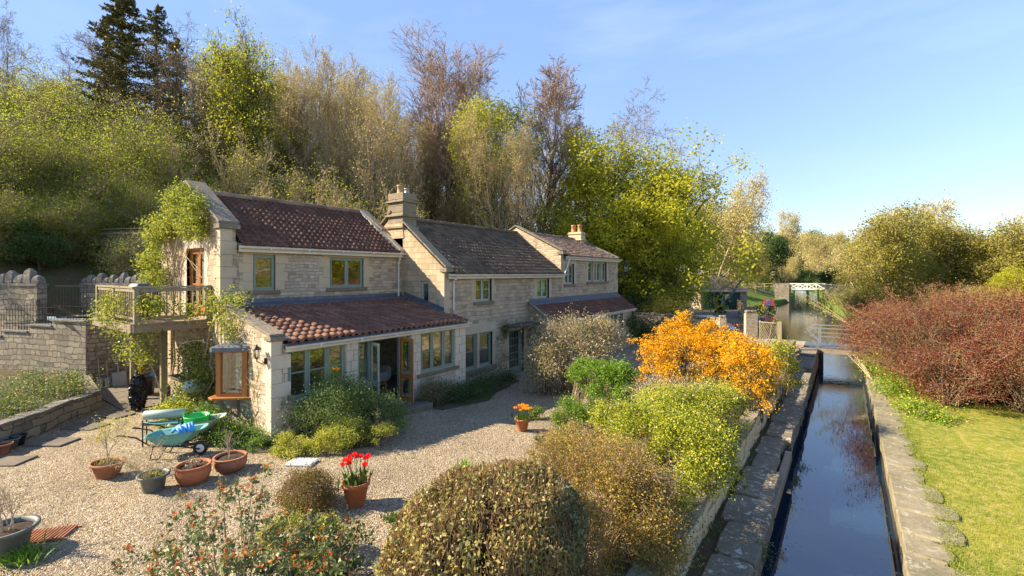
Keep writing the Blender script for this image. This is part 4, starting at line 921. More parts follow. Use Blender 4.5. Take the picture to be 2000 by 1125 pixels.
tree_proto('thicket2', 29, 'bk_pale', 'bk_tan', 'lf_scrub', 18000, .07, .4, H=7, r=.07, trunk=.08, limbs=11, ang=(25, 60), ratio=.5, up=.18, levels=3, sub=(0, 10, 7, 4), jit=.15, stems=8, spread=.8, rmin=.014)
tree_proto('thicket3', 39, 'bk_pale', 'bk_pale', 'lf_bud', 2500, .09, .35, H=8, r=.09, trunk=.08, limbs=12, ang=(12, 42), ratio=.5, up=.36, levels=3, sub=(0, 10, 7, 4), jit=.11, stems=10, spread=.5, rmin=.015)
tree_proto('oak', 30, 'bk_dark', 'bk_dark', 'lf_oak', 60000, .17, .34, .7, H=13, r=.42, trunk=.14, limbs=15, ang=(48, 84), ratio=.72, up=.14, levels=3, sub=(0, 11, 8, 6), jit=.13, spread=.3)
tree_proto('oak2', 31, 'bk_dark', 'bk_dark', 'lf_oak', 28000, .19, .32, .7, H=12, r=.35, trunk=.12, limbs=14, ang=(45, 80), ratio=.72, up=.12, levels=3, sub=(0, 11, 8, 6), jit=.14)
tree_proto('olive', 32, 'bk_brown', 'bk_tan', 'lf_olive', 20000, .22, .45, .6, H=12, r=.24, trunk=.12, limbs=13, ang=(28, 60), ratio=.58, up=.2, levels=4, sub=(0, 8, 6, 4), jit=.13, stems=2, spread=.4)
tree_proto('evergreen', 33, 'bk_dark', 'bk_dark', 'lf_dark', 26000, .26, .5, .6, H=10, r=.3, trunk=.06, limbs=14, ang=(35, 70), ratio=.55, up=.15, levels=3, sub=(0, 9, 7, 5), jit=.13)
tree_proto('hawthorn', 34, 'bk_pale', 'bk_brown', 'lf_scrub', 36000, .062, .36, .7, H=7, r=.12, trunk=.08, limbs=12, ang=(28, 66), ratio=.55, up=.12, levels=3, sub=(0, 9, 6, 4), jit=.13, stems=10, spread=.8, rmin=.009, droop=.15)
tree_proto('browntree', 35, 'bk_pale', 'bk_tan', 'lf_bud', 12000, .18, .5, .7, H=12, r=.22, trunk=.12, limbs=13, ang=(28, 62), ratio=.55, up=.2, levels=4, sub=(0, 8, 6, 4), jit=.14, rmin=.02)
def conifer_proto(key, seed, H=20, leafn=16):
    R = random.Random(seed); rs = np.random.RandomState(seed); big, small, P = [], [], []
    n = 14
    for i in range(n): big.append(((0, 0, H*i/n), (0, 0, H*(i+1)/n), .26*(1-i/n)+.03, .26*(1-(i+1)/n)+.03))
    z = H*.15
    while z < H*.99:
        t_ = (z/H-.15)/.85; m = 5
        for k in range(m):
            if R.random() < .12: continue
            a = R.uniform(0, 2*pi); ln = (3.6*(1-t_)**.7+.45)*R.uniform(.5, 1.15); p = Vector((0, 0, z)); d = Vector((math.cos(a), math.sin(a), .22*t_-.05))
            q0 = p; ns = 6
            for i in range(ns):
                d = (d+Vector((R.gauss(0, .07), R.gauss(0, .07), -.10+.07*i))).normalized(); q1 = q0+d*ln/ns
                small.append((tuple(q0), tuple(q1), .03*(1-i/ns)+.008, .03*(1-(i+1)/ns)+.006))
                side = d.cross(Vector((0, 0, 1))).normalized()
                for s in range(int(leafn*(.3+i/ns))):
                    w_ = R.gauss(0, .33)*(1-.35*i/ns); P.append(tuple(q0.lerp(q1, R.random())+side*w_*ln*.33+Vector((0, 0, -abs(R.gauss(0, .14))-abs(w_)*.15))))
                q0 = q1
        z += .34
    P = np.array(P, 'f')
    PROTO[key] = (prisms(big, M['bk_dark'], key+'_trunk', 6), prisms(small, M['bk_dark'], key+'_twigs'), leafmesh(key+'_leaves', P, .26, M['lf_conifer'], rs, .35, droop=-.7), H)
conifer_proto('conifer', 41, 20, 24); conifer_proto('conifer2', 42, 17, 14)

# ---- shrubs: clumps of leaves on blobs, with stems running out to the clumps
def shrub(name, label, cat, base, blobs, layers, stemmat='bk_brown', stems=60, stem_r=.012, seed=1, clumps=40, cr=.22, shell=.62, group=None, floor=None, up=.0, zc=None):
    """blobs: (centre, (rx, ry, rz)); layers: (part name, material, leaf count, leaf size, aspect, droop, spread factor)"""
    rs = np.random.RandomState(seed); base = Vector(base); r = thing(name, label, cat, base, group)
    cen = []; wts = np.array([b[1][0]*b[1][1]*b[1][2] for b in blobs])**.67; wts = wts/wts.sum()
    for (c, rad), w_ in zip(blobs, wts):
        m = max(3, int(clumps*w_)); d = rs.normal(size=(m, 3)); d /= np.linalg.norm(d, axis=1, keepdims=True); d[:, 2] = np.where(d[:, 2] < -.7, -d[:, 2], d[:, 2])
        k = rs.uniform(shell, 1.0, (m, 1))*(1+.10*rs.normal(size=(m, 1))); q_ = d*k*np.array(rad); fl0 = base[2]+.03 if floor is None else floor+.03; lo_ = max(c[2]-fl0, .05)/rad[2]; q_[:, 2] = np.where(q_[:, 2] < 0, q_[:, 2]*lo_, q_[:, 2]); cen.append(np.array(c)+q_)
    rad_m = np.concatenate([np.full(len(c), (b[1][0]+b[1][1]+b[1][2])/3) for c, b in zip(cen, blobs)]); cen = np.concatenate(cen)
    fl = base.z+.02 if floor is None else floor
    for (pn, mt, n, size, asp, droop, sf) in layers:
        cw = np.random.RandomState(seed+5).uniform(.3, 1.7, len(cen)); i = rs.choice(len(cen), n, p=cw**2/np.sum(cw**2)); P = cen[i]+rs.normal(0, 1, (n, 3))*(rad_m[i]*cr*sf*cw[i])[:, None]*np.array([1, 1, .8]); P = P[P[:, 2] > fl]
        out = P-np.array([b[0] for b in blobs]).mean(0); out[:, 2] += up; out /= np.maximum(np.linalg.norm(out, axis=1, keepdims=True), .01)
        link(pn, leafmesh(pn, P-np.array(base), size, M[mt], rs, asp, droop, out*.8+rs.normal(size=P.shape)*.5, sizevar=.5), r)
    if stems:
        segs = []; R = random.Random(seed)
        for k in range(stems):
            c = Vector(cen[R.randrange(len(cen))])+Vector((R.gauss(0, .08), R.gauss(0, .08), R.gauss(0, .08)))
            bl = min(blobs, key=lambda b: (Vector(b[0])-c).length); b0 = Vector((bl[0][0]*.6+c.x*.4*1.0, bl[0][1]*.6+c.y*.4, max(fl-.03, min(base.z, bl[0][2])))) if floor is None else Vector((bl[0][0]+R.gauss(0, .1), bl[0][1]+R.gauss(0, .1), floor))
            b0 += Vector((R.gauss(0, .12), R.gauss(0, .12), 0)); mid = b0.lerp(c, .5)+Vector((R.gauss(0, .06), R.gauss(0, .06), .12*(c-b0).length)); pts = [b0, b0.lerp(mid, .5), mid, mid.lerp(c, .55), c, c+(c-mid)*.25]
            for j, (p, q) in enumerate(zip(pts, pts[1:])): segs.append((tuple(p-base), tuple(q-base), stem_r*(1-j*.16), stem_r*(1-(j+1)*.16)))
            for j in range(5):
                p = pts[3].lerp(pts[5], R.random()); q = p+Vector((R.gauss(0, 1), R.gauss(0, 1), R.gauss(.3, .8)))*.13*rad_m.mean(); segs.append((tuple(p-base), tuple(q-base), stem_r*.45, stem_r*.2))
        link('stems', prisms(segs, M[stemmat], name+'_stems', 4), r)
    return r
# ================================================================ hillside wood
GRP = 'trees of the hillside wood'
rt = random.Random(77)
# individually visible trees, by where they stand in the photograph
tree_at('lime', 'bare_tree', 'broad bare tree with a rounded reddish twig crown high behind the middle cottage chimney', 872, 47, 55, wide=1.12)
tree_at('lime2', 'bare_tree', 'tall narrow bare tree with reddish twigs behind the yellow-tipped tree', 1040, 50, 100, wide=.95, rot=1)
tree_at('bare', 'bare_tree', 'bare purple-brown tree rising behind the left side of the big yellow-green oak', 1185, 58, 150, wide=.85)
tree_at('bare', 'bare_tree', 'smaller bare tree between the tall reddish tree and the oak', 1120, 58, 175, rot=2.2, wide=.6)
tree_at('maple', 'spring_tree', 'tall multi-stemmed tree with sparse bright yellow-green new leaves behind the red roof', 500, 33, 42, wide=1.0, rot=.4)
tree_at('ash', 'bare_tree', 'pale budding tree standing just right of the bright yellow-green one', 615, 40, 62, wide=.9)
tree_at('ash2', 'bare_tree', 'pale fine-twigged tree between the budding tree and the broad reddish crown', 715, 42, 105, wide=1.1)
tree_at('ash', 'bare_tree', 'pale twiggy tree with greenish buds above the ridge of the red roof', 565, 44, 90, wide=.8, rot=3)
tree_at('sparse', 'spring_tree', 'yellow-tipped tree in front of the broad reddish crown', 935, 40, 205, wide=.9, rot=2)
tree_at('conifer', 'conifer', 'tallest dark conifer at the upper left of the wood', 238, 34, -25, wide=1.35)
tree_at('conifer2', 'conifer', 'dark conifer just right of the tallest one', 305, 38, 10, wide=1.0)
tree_at('conifer2', 'conifer', 'small thin dark conifer on the right of the conifer group', 345, 40, 70, rot=2, wide=.85)
tree_at('conifer2', 'conifer', 'dark conifer just left of the tallest one', 205, 37, 60, rot=4, wide=.95)
tree_at('conifer2', 'conifer', 'low conifer standing left of the bright yellow-green tree', 425, 44, 175, rot=1, wide=.9)
tree_at('bare', 'bare_tree', 'dark bare tree with arching branches left of the conifers', 150, 36, -10, wide=.95, rot=.2)
tree_at('bare', 'bare_tree', 'dark bare tree at the far left edge', 22, 32, -20, wide=.6, rot=1.7)
tree_at('bare', 'bare_tree', 'bare tree reaching out above the conifers on their right', 330, 34, 30, wide=.8, rot=5)
tree_at('olive', 'spring_tree', 'olive tree low on the slope between conifers and the left edge', 110, 40, 150, wide=.7)
# yellow-green oaks beyond the cottages
tree_at('oak', 'oak_tree', 'largest yellow-green oak beyond the far cottage', 1195, 47, 250, z=-.5, wide=1.15, rot=.7)
tree_at('oak2', 'oak_tree', 'yellow-green oak spreading to the right over the boathouse', 1318, 52, 330, z=-.5, wide=.8, rot=2)
tree_at('oak', 'oak_tree', 'lower yellow-green oak close behind the end wall of the far cottage', 1275, 44, 400, z=-.6, wide=.9, rot=4)
tree_at('olive', 'spring_tree', 'olive tree behind the boathouse at the right end of the oaks', 1392, 80, 375, z=0, wide=.9, rot=4)
tree_at('evergreen', 'evergreen_tree', 'dark evergreen beneath the oaks beside the far cottage', 1262, 48, 505, z=-.6, wide=1.3)
tree_at('evergreen', 'evergreen_tree', 'dark evergreen under the left side of the largest oak', 1140, 54, 440, z=-.6, wide=.9, rot=2)
tree_at('browntree', 'bare_tree', 'purple-brown bare tree on the right shoulder of the oaks', 1395, 72, 345, z=0, wide=.7)
# thicket filling the slope between and below them
n = 0
kinds = ['thicket', 'thicket2', 'spindly', 'thicket3', 'spindly', 'spindly', 'thicket3']
for row, (D0, dx, hgt) in enumerate(((26, 62, 6.2), (31, 58, 8.0), (37, 52, 9.5), (44, 47, 10), (54, 40, 9))):
    x = -60+row*17
    while x < 1170:
        D = D0*rt.uniform(.94, 1.07)*(1.0 if x < 800 else 1.25)
        p = W(x, 535, D)
        if p.x < -23.2 and (p.y > 9.2 or p.x < -27):
            k = kinds[rt.randrange(7)] if x > 420 else ('hawthorn', 'thicket2', 'thicket3', 'hawthorn')[rt.randrange(4)]
            h = hgt*rt.uniform(.72, 1.18)*((.85 if row < 2 else .6) if x < 430 else 1.0)
            put_tree(k, {'t': 'thicket_shrub', 's': 'coppice_tree', 'h': 'hawthorn_shrub'}[k[0]], {'thicket': 'pale-stemmed twiggy thicket with small olive leaves on the slope behind the cottages', 'thicket2': 'brown thicket with small fresh green leaves on the slope behind the cottages', 'thicket3': 'tan leafless thicket of fine stems on the slope behind the cottages', 'spindly': 'clump of tall thin pale stems with buds on the slope behind the cottages', 'hawthorn': 'bushy hawthorn with small yellow-green leaves on the slope at the left'}[k],
                     'shrub', {'t': 'thickets on the wooded slope', 's': 'coppiced stems on the wooded slope', 'h': 'hawthorns on the slope'}[k[0]] + (' '+k[-1] if k[-1].isdigit() else ''), p.x, p.y, terr(p.x, p.y)-.1, h, rt.uniform(0, 6.28), rt.uniform(.8, 1.15))
            n += 1
        x += dx*rt.uniform(.75, 1.25)
print('thicket', n)
for i in range(26):
    x = -60+i*15+rt.uniform(-6, 6); D = rt.uniform(20.6, 23.5) if i % 2 else rt.uniform(23.5, 27)
    if 175 < x < 300 and D < 25: D = 26.5
    p = W(x, 535, D); put_tree('evergreen' if i % 3 == 0 else 'hawthorn', 'slope_bush', 'dark leafy bush at the foot of the slope behind the walls' if i % 3 == 0 else 'twiggy leafy bush at the foot of the slope behind the walls', 'bush', 'dark bushes behind the walls' if i % 3 == 0 else 'twiggy bushes behind the walls', p.x, p.y, terr(p.x, p.y)-.1, rt.uniform(2.2, 3.4) if D < 24 else rt.uniform(3.4, 4.6), rt.uniform(0, 6), 1.35)
# trees on the far side of the lawn, outside the frame but mirrored in the windows
for i in range(15):
    X_ = 17+rt.uniform(0, 12); Y_ = 4+i*4.2; put_tree(('olive', 'oak2', 'browntree')[i % 3], 'lawn_tree', ('olive tree bordering the lawn', 'yellow-green tree bordering the lawn', 'brown twiggy tree bordering the lawn')[i % 3], 'tree', ('olive lawn trees', 'green lawn trees', 'brown lawn trees')[i % 3], max(X_, Y_*.25+8), Y_, -.5, rt.uniform(8, 12), rt.uniform(0, 6), 1.2)
sky_ = [(-60,150),(0,165),(120,150),(400,110),(450,80),(520,90),(600,70),(650,95),(700,110),(760,150),(800,185),(900,170),(1000,165),(1090,190),(1180,230)]
for i in range(34):
    x = 395+i*19+rt.uniform(-10, 10); D = rt.uniform(37, 54); p = W(x, 535, D)
    yt = interp(sky_, x)+rt.uniform(0, 70); k = ('ash', 'ash2', 'pole', 'ash2', 'sparse', 'pole')[rt.randrange(6)]
    tree_at(k, 'woodland_tree', {'ash': 'dark-stemmed budding tree in the screen of tall trees behind the cottages', 'ash2': 'pale-stemmed tan-twigged tree in the screen of tall trees behind the cottages', 'pole': 'tall bare-trunked tree in the screen of tall trees behind the cottages', 'sparse': 'tall tree with thin fresh yellow-green leaf in the screen behind the cottages'}[k], x, D, yt, group={'ash': 'dark-stemmed trees of the wood', 'ash2': 'pale-stemmed trees of the wood', 'pole': 'bare-trunked trees of the wood', 'sparse': 'fresh-leaved trees of the wood'}[k], wide=rt.uniform(.8, 1.15), rot=rt.uniform(0, 6))
for i in range(14):
    x = -70+i*34+rt.uniform(-12, 12); D = rt.uniform(40, 52); k = ('bare', 'ash2', 'sparse')[i % 3]
    tree_at(k, 'woodland_tree', {'bare': 'bare branching tree high on the slope at the left', 'ash2': 'tan-twigged tree high on the slope at the left', 'sparse': 'fresh-leaved tree high on the slope at the left'}[k], x, D, rt.uniform(130, 215), group={'bare': 'bare trees on the left slope', 'ash2': 'tan trees on the left slope', 'sparse': 'fresh trees on the left slope'}[k], wide=.9, rot=rt.uniform(0, 6))
for i in range(24):
    x = 400+i*31+rt.uniform(-12, 12); D = rt.uniform(31, 46); p = W(x, 535, D)
    if p.x > -24: continue
    put_tree('pole', 'slender_tree', 'slender multi-stemmed tree with bare upright trunks in the wood behind the cottages', 'tree', 'slender trunks of the wood', p.x, p.y, terr(p.x, p.y)-.1, rt.uniform(11, 15), rt.uniform(0, 6), rt.uniform(.9, 1.2))
# big leafy hawthorns at the left, above the retaining wall
for i, (x, D, yt, lb) in enumerate(((60, 25, 225, 'large hawthorn with yellow-green leaves at the left edge above the stone wall'), (165, 27, 235, 'large hawthorn with yellow-green leaves behind the iron railing'), (265, 29, 330, 'hawthorn leaning over the wooden fence'), (-20, 23, 250, 'hawthorn cut by the left edge of the view'), (345, 30, 380, 'hawthorn behind the ivy-clad gable'))):
    p = W(x, 535, D); tree_at('hawthorn', 'hawthorn_tree', lb, x, D, yt, z=terr(p.x, p.y), wide=1.1)
# ================================================================ trees across the canal and in the distance
for (k, nm, lb, x, D, yt, wd) in (
    ('olive', 'spring_tree', 'large olive-green tree left of centre in the group beyond the purple hedge', 1735, 50, 400, .95),
    ('browntree', 'bare_tree', 'brown twiggy tree crowning the group beyond the purple hedge', 1770, 56, 385, .9),
    ('olive', 'spring_tree', 'olive-green tree in the middle of the group beyond the purple hedge', 1830, 52, 410, 1.0),
    ('browntree', 'bare_tree', 'half-bare tree leaning right at the end of the tree group beyond the purple hedge', 1920, 56, 415, .9),
    ('olive', 'spring_tree', 'olive tree under the half-bare one on the right', 1900, 50, 440, .9),
    ('browntree', 'bare_tree', 'half-bare tree with spreading grey branches at the left end of the group', 1685, 62, 405, .85),
    ('oak2', 'spring_tree', 'bright green bush-like tree at the right edge above the purple hedge', 1990, 34, 520, .95),
    ('olive', 'spring_tree', 'low olive tree left of the pale trunks by the towpath', 1690, 66, 470, .9),
    ('olive', 'spring_tree', 'olive tree cut by the right edge behind the bright green one', 1985, 47, 430, 1.0),
    ('browntree', 'bare_tree', 'bare tree standing alone on the skyline above the white footbridge', 1575, 150, 412, .8),
    ('evergreen', 'evergreen_tree', 'dark evergreen on the far bank left of the footbridge', 1500, 110, 450, 1.0),
    ('evergreen', 'evergreen_tree', 'second dark evergreen nearer the boathouse roof', 1462, 98, 490, .9),
    ('browntree', 'bare_tree', 'golden-brown tree behind the crane jib', 1455, 105, 445, .9),
    ('olive', 'spring_tree', 'golden-green tree left of the footbridge abutment', 1478, 92, 470, .7),
    ('browntree', 'bare_tree', 'tan fan-shaped tree just left of the white footbridge', 1530, 104, 500, .7),
    ('browntree', 'bare_tree', 'tan tree filling the gap behind the white footbridge', 1580, 135, 455, 1.1),
    ('browntree', 'bare_tree', 'tan tree behind the right abutment of the footbridge', 1640, 120, 450, 1.1),
    ('evergreen', 'evergreen_tree', 'low dark evergreen directly behind the white footbridge', 1560, 122, 525, 1.4),
    ('olive', 'spring_tree', 'olive tree to the right of the footbridge beside the towpath', 1668, 98, 480, .9),
    ('browntree', 'bare_tree', 'tan tree on the skyline left of the lone bare tree', 1535, 145, 450, 1.1),
    ('evergreen', 'evergreen_tree', 'dark bushy tree added on the left bank to darken the view behind the footbridge', 1540, 112, 520, 1.3),  # this and the next two evergreens are added to darken opening and water
    ('evergreen', 'evergreen_tree', 'dark bushy tree added on the right bank to darken the view behind the footbridge', 1618, 112, 515, 1.3),
    ('evergreen', 'evergreen_tree', 'dark bush added to darken the opening under the footbridge', 1577, 135, 525, 1.8),
    ('oak2', 'spring_tree', 'yellow tree low behind the narrowboat', 1500, 96, 535, .5)):
    tree_at(k, nm, lb, x, D, yt, z=.3 if D > 80 else -.4, wide=wd)
R_ = random.Random(9)
for i in range(34):
    x = 1440+i*19+R_.uniform(-8, 8); D = R_.uniform(150, 230); k = R_.choice(['browntree', 'olive', 'browntree', 'evergreen'])
    tree_at(k, 'distant_tree', {'b': 'small tan tree on the far wooded skyline', 'o': 'small olive tree on the far wooded skyline', 'e': 'small dark tree on the far wooded skyline'}[k[0]], x, D, R_.uniform(445, 480), group={'b': 'tan trees on the skyline', 'o': 'olive trees on the skyline', 'e': 'dark trees on the skyline'}[k[0]], z=0, wide=1.3)
for i in range(16):
    x = 1650+i*26; D = R_.uniform(44, 60); put_tree(*('thicket2', 'thicket_shrub', 'leafy undergrowth beneath the trees beyond the purple hedge', 'shrub', 'undergrowth beyond the hedge'), W(x, 535, D).x, W(x, 535, D).y, -.5, R_.uniform(3, 4.6), R_.uniform(0, 6), 1.2)
# ================================================================ left side: retaining wall, terrace, railings, fence, raised bed
rw_ = random.Random(4)
A0, B0 = Vector((-22.45, 4.52, 0)), Vector((-28.0, 2.5, 0)); ud = (B0-A0).normalized(); nd_ = Vector((-ud.y, ud.x, 0)); nd_ = nd_ if nd_.y < 0 else -nd_
rtw = thing('retaining_wall', 'tall grey rubble retaining wall with stepped stone coping under the iron railing', 'retaining wall', A0)
def slab_along(mb, P, Q, z0, z1, th, back=.0, front=0.0):
    n_ = nd_; a, b = P+n_*front, Q+n_*front; c, d = Q-n_*th, P-n_*th
    mb.hexa([(a.x,a.y,z0),(b.x,b.y,z0),(c.x,c.y,z0),(d.x,d.y,z0)], [(a.x,a.y,z1),(b.x,b.y,z1),(c.x,c.y,z1),(d.x,d.y,z1)])
tops = [(0, 1.75, 2.50), (1.75, 3.1, 2.28), (3.1, 4.6, 2.02), (4.6, 5.9, 1.8)]
m = MB(); cp = MB()
for a, b, z in tops:
    slab_along(m, A0+ud*a, A0+ud*b, -.1, z-.08, .5); slab_along(cp, A0+ud*(a+.005), A0+ud*(b-.005 if b < 5 else b), z-.075, z, .56, front=.05)
m.build('wall', M['rubble_grey'], rtw); cp.build('coping', M['cockscomb'], rtw, bevel=.01)
sidew = MB(); sidew.hexa([(-22.45,4.52,-.1),(-22.95,4.7,-.1),(-23.0,8.3,-.1),(-22.5,8.3,-.1)], [(-22.45,4.52,2.4),(-22.95,4.7,2.4),(-23.0,8.3,2.4),(-22.5,8.3,2.4)])
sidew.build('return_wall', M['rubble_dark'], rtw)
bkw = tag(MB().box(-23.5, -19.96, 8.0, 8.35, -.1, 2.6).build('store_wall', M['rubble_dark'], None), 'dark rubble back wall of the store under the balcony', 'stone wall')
# iron railing on the steps of the coping
rl = thing('iron_railing', 'thin black iron railing standing on the stepped coping of the retaining wall', 'railing', A0+ud*1.0)
m = MB(); s_ = .12
while s_ < 5.9:
    z = next(t[2] for t in tops if t[0] <= s_ < t[1] or t is tops[-1]); P = A0+ud*s_-nd_*.1; zt = 3.50-.30*max(0, s_-1.75)*.9 if s_ > 1.75 else 3.74
    m.bar((P.x, P.y, z-.1 if int(s_*10) % 7 == 0 else z), (P.x, P.y, zt+(.12 if int(s_*10) % 5 == 0 and s_ > 1.8 else 0)), .014); s_ += .17
m.build('bars', M['iron'], rl)
m = MB(); P, Q = A0+ud*.05-nd_*.1, A0+ud*1.75-nd_*.1; m.bar((P.x,P.y,3.75), (Q.x,Q.y,3.75), .02); m.bar((P.x,P.y,3.0),(Q.x,Q.y,3.0), .014)
P, Q = A0+ud*1.75-nd_*.1, A0+ud*5.9-nd_*.1; m.bar((P.x,P.y,2.95), (Q.x,Q.y,2.75), .02); m.build('rails', M['iron'], rl)
# cockscomb walls on the terrace
def comb(name, label, P, Q, z0, z1, big):
    o = thing(name, label, 'stone wall', P); d = (Q-P); L_ = d.length; d.normalize(); n_ = Vector((-d.y, d.x, 0)); th = .32
    c = P+d*L_/2; ang = math.atan2(d.y, d.x)
    MB().obox((c.x, c.y, (z0+z1)/2), L_, th, z1-z0, ang).build('wall', M['rubble_grey'], o)
    MB().obox((c.x, c.y, z1+.05), L_+.04, th+.08, .1, ang).build('coping', M['cockscomb'], o, bevel=.01, rough=.01)
    s_ = 0; k = 0
    while s_ < L_-.1:
        w_ = rw_.uniform(.26, .40)*(1.35 if big else .9); w_ = min(w_, L_-s_); h_ = (.38 if k % 2 else .24)*(1.4 if big else 1)*rw_.uniform(.85, 1.2)
        q = P+d*(s_+w_/2); loops = []
        for zz, ww in ((0, 1), (h_*.45, .98), (h_*.8, .75), (h_, .35)):
            loops.append([(q.x+d.x*a*w_*.47*ww+n_.x*b*.14*ww, q.y+d.y*a*w_*.47*ww+n_.y*b*.14*ww, z1+.1+zz) for a, b in ((-1,-1),(1,-1),(1,1),(-1,1))])
        MB().loft(loops).build('cock_stone', M['cockscomb'], o, bevel=.02, rough=.03); s_ += w_+.02; k += 1
    return o
c0 = W(166, 535, 19.6); c1_ = W(292, 535, 18.6); c0.z = c1_.z = 0
comb('cockscomb_wall', 'low wall topped by rounded upright stones behind the balcony', c0, c1_, 2.3, 3.72, False)
c0 = W(-60, 535, 19.35); c1_ = W(82, 535, 18.15); c0.z = c1_.z = 0
comb('cockscomb_wall', 'end of a grey wall with jagged upright stones at the left edge', c0, c1_, 1.4, 3.72, True)
# upright wooden fence on the slope
fn = thing('wooden_fence', 'tall weathered board fence with three horizontal rails on the slope behind the balcony', 'fence', W(235, 535, 23)*1)
P, Q = W(150, 535, 23.5), W(292, 535, 22.0); d = (Q-P); L_ = d.length; d.normalize(); ang = math.atan2(d.y, d.x)
fb = MB(); k = 0; s_ = 0
while s_ < L_: q = P+d*s_; fb.obox((q.x, q.y, 5.45-.02*s_), .135, .02, 1.85+rw_.uniform(-.02, .02), ang); s_ += .14
fb.build('boards', M['fencewood'], fn)
fb = MB()
for z in (4.72, 5.45, 6.2, 6.42): a, b = P-nd_*-.05, Q-nd_*-.05; fb.bar((a.x, a.y-.04, z), (b.x, b.y-.04, z-.03), .05, .08 if z < 6.3 else .04)
fb.build('rails', M['greywood'], fn)
# gravel path on the terrace behind the railing
pm = MB(); a, b, c, dd_ = W(70, 535, 18.5), W(172, 535, 18.2), W(185, 535, 24), W(60, 535, 24)
tag(pm.add([(a.x,a.y,2.50),(b.x,b.y,2.50),(c.x,c.y,2.62),(dd_.x,dd_.y,2.62)], [(0,1,2,3)]).build('terrace_path', M['path']), kind='structure')
# raised bed with its low wall
rb = thing('raised_bed_wall', 'low rubble wall of the raised flower bed running from the left edge', 'stone wall', (-18, 3.1, 0))
pts = [(-18.75,4.15),(-18.0,3.35),(-17.1,2.55),(-16.4,1.75),(-15.9,.9),(-15.5,-.3)]
m = MB(); cpm = MB()
for (x0,y0),(x1,y1) in zip(pts, pts[1:]):
    dx, dy = x1-x0, y1-y0; l = math.hypot(dx, dy); nx, ny = dy/l*.32, -dx/l*.32
    nx, ny = (-abs(nx), ny) if nx > 0 else (nx, ny)
    m.hexa([(x0,y0,-.1),(x1,y1,-.1),(x1+nx,y1+ny,-.1),(x0+nx,y0+ny,-.1)], [(x0,y0,.5),(x1,y1,.5),(x1+nx,y1+ny,.5),(x0+nx,y0+ny,.5)])
    for k in range(3):
        a, b = (k+.02)/3, (k+.98)/3; e = rw_.uniform(.0, .04)
        cpm.hexa([(x0+dx*a-nx*.1,y0+dy*a-ny*.1,.5),(x0+dx*b-nx*.1,y0+dy*b-ny*.1,.5),(x0+dx*b+nx*1.1,y0+dy*b+ny*1.1,.5),(x0+dx*a+nx*1.1,y0+dy*a+ny*1.1,.5)],
                 [(x0+dx*a-nx*.1,y0+dy*a-ny*.1,.56+e),(x0+dx*b-nx*.1,y0+dy*b-ny*.1,.56+e),(x0+dx*b+nx*1.1,y0+dy*b+ny*1.1,.56+e),(x0+dx*a+nx*1.1,y0+dy*a+ny*1.1,.56+e)])
m.hexa([(-18.75,4.15,-.1),(-19.0,3.9,-.1),(-22.6,4.35,-.1),(-22.4,4.6,-.1)], [(-18.75,4.15,.5),(-19.0,3.9,.5),(-22.6,4.35,.5),(-22.4,4.6,.5)])
m.build('wall', M['rubble_grey'], rb); cpm.build('coping', M['cockscomb'], rb, bevel=.015, rough=.02)
tag(MB().add([(-18.9,4.0,.46),(-18.2,3.2,.46),(-17.3,2.4,.46),(-16.6,1.6,.46),(-16.1,.8,.46),(-15.7,-.4,.46),(-27,-1,.46),(-28,2.6,.46),(-22.5,4.5,.46)], [(0,1,2,3,4,5,6,7,8)]).build('raised_bed_soil', M['bedsoil']), kind='structure')
# paving by the store
pv = MB(); rw2 = random.Random(8)
for i in range(5):
    for j in range(5):
        x, y = -22.7+i*1.0+rw2.uniform(-.01,.01), 4.45+j*.72; pv.obox((x+.48, y+.35, .015), .97, .69, .05, .0)
tag(pv.build('paving_slabs', M['slab'], None, bevel=.006), kind='structure')
pv = MB()
for (x, y, a) in ((-17.6, 4.2, .3), (-16.9, 3.4, .5), (-16.0, 2.6, .6), (-15.2, 1.7, .7), (-14.9, .8, .8)): pv.obox((x, y, .012), .95, .55, .05, a)
tag(pv.build('stepping_slabs', M['slab'], None, bevel=.008), kind='structure')
# ================================================================ balcony
bl = thing('balcony', 'weathered timber balcony on posts against the gable of the nearest cottage', 'balcony', (-16.7, 5.1, 0))
m = MB(); x = -19.4
while x < -15.75: m.box(x, x+.135, 4.2, 6.04, 2.80, 2.83); x += .142
m.build('deck', M['greywood'], bl)
m = MB(); m.box(-15.74, -15.66, 4.12, 6.04, 2.58, 2.80); m.box(-19.45, -15.745, 4.08, 4.16, 2.58, 2.80); m.box(-19.45, -15.74, 5.0, 5.06, 2.6, 2.798); m.box(-19.45, -19.37, 4.165, 6.04, 2.58, 2.795)
m.box(-15.66, -15.62, 4.05, 6.04, 2.795, 2.835)
m.build('beams', M['greywood'], bl)
for (x, y) in ((-16.72, 5.12), (-19.25, 5.05), (-19.1, 5.9)): MB().box(x-.065, x+.065, y-.065, y+.065, 0, 2.6).build('post', M['postwood'], bl, bevel=.006)
for (x, y) in ((-15.72, 4.2), (-15.72, 5.97), (-17.6, 4.2), (-19.35, 4.2)): MB().box(x-.055, x+.055, y-.055, y+.055, 2.83, 3.86).build('rail_post', M['postwood'], bl, bevel=.005)
m = MB(); m.box(-15.77, -15.67, 4.1, 6.04, 3.80, 3.85); m.box(-15.745, -15.695, 4.26, 5.92, 3.70, 3.79); m.box(-15.745, -15.695, 4.26, 5.92, 2.93, 3.0)
m.box(-19.42, -15.78, 4.15, 4.25, 3.80, 3.85); m.box(-19.3, -15.78, 4.175, 4.225, 3.70, 3.79); m.box(-19.3, -15.78, 4.175, 4.225, 2.93, 3.0); m.build('handrail', M['postwood'], bl)
y = 4.40
while y < 5.9: MB().box(-15.738, -15.702, y-.018, y+.018, 2.99, 3.71).build('baluster', M['postwood'], bl); y += .165
x = -15.98
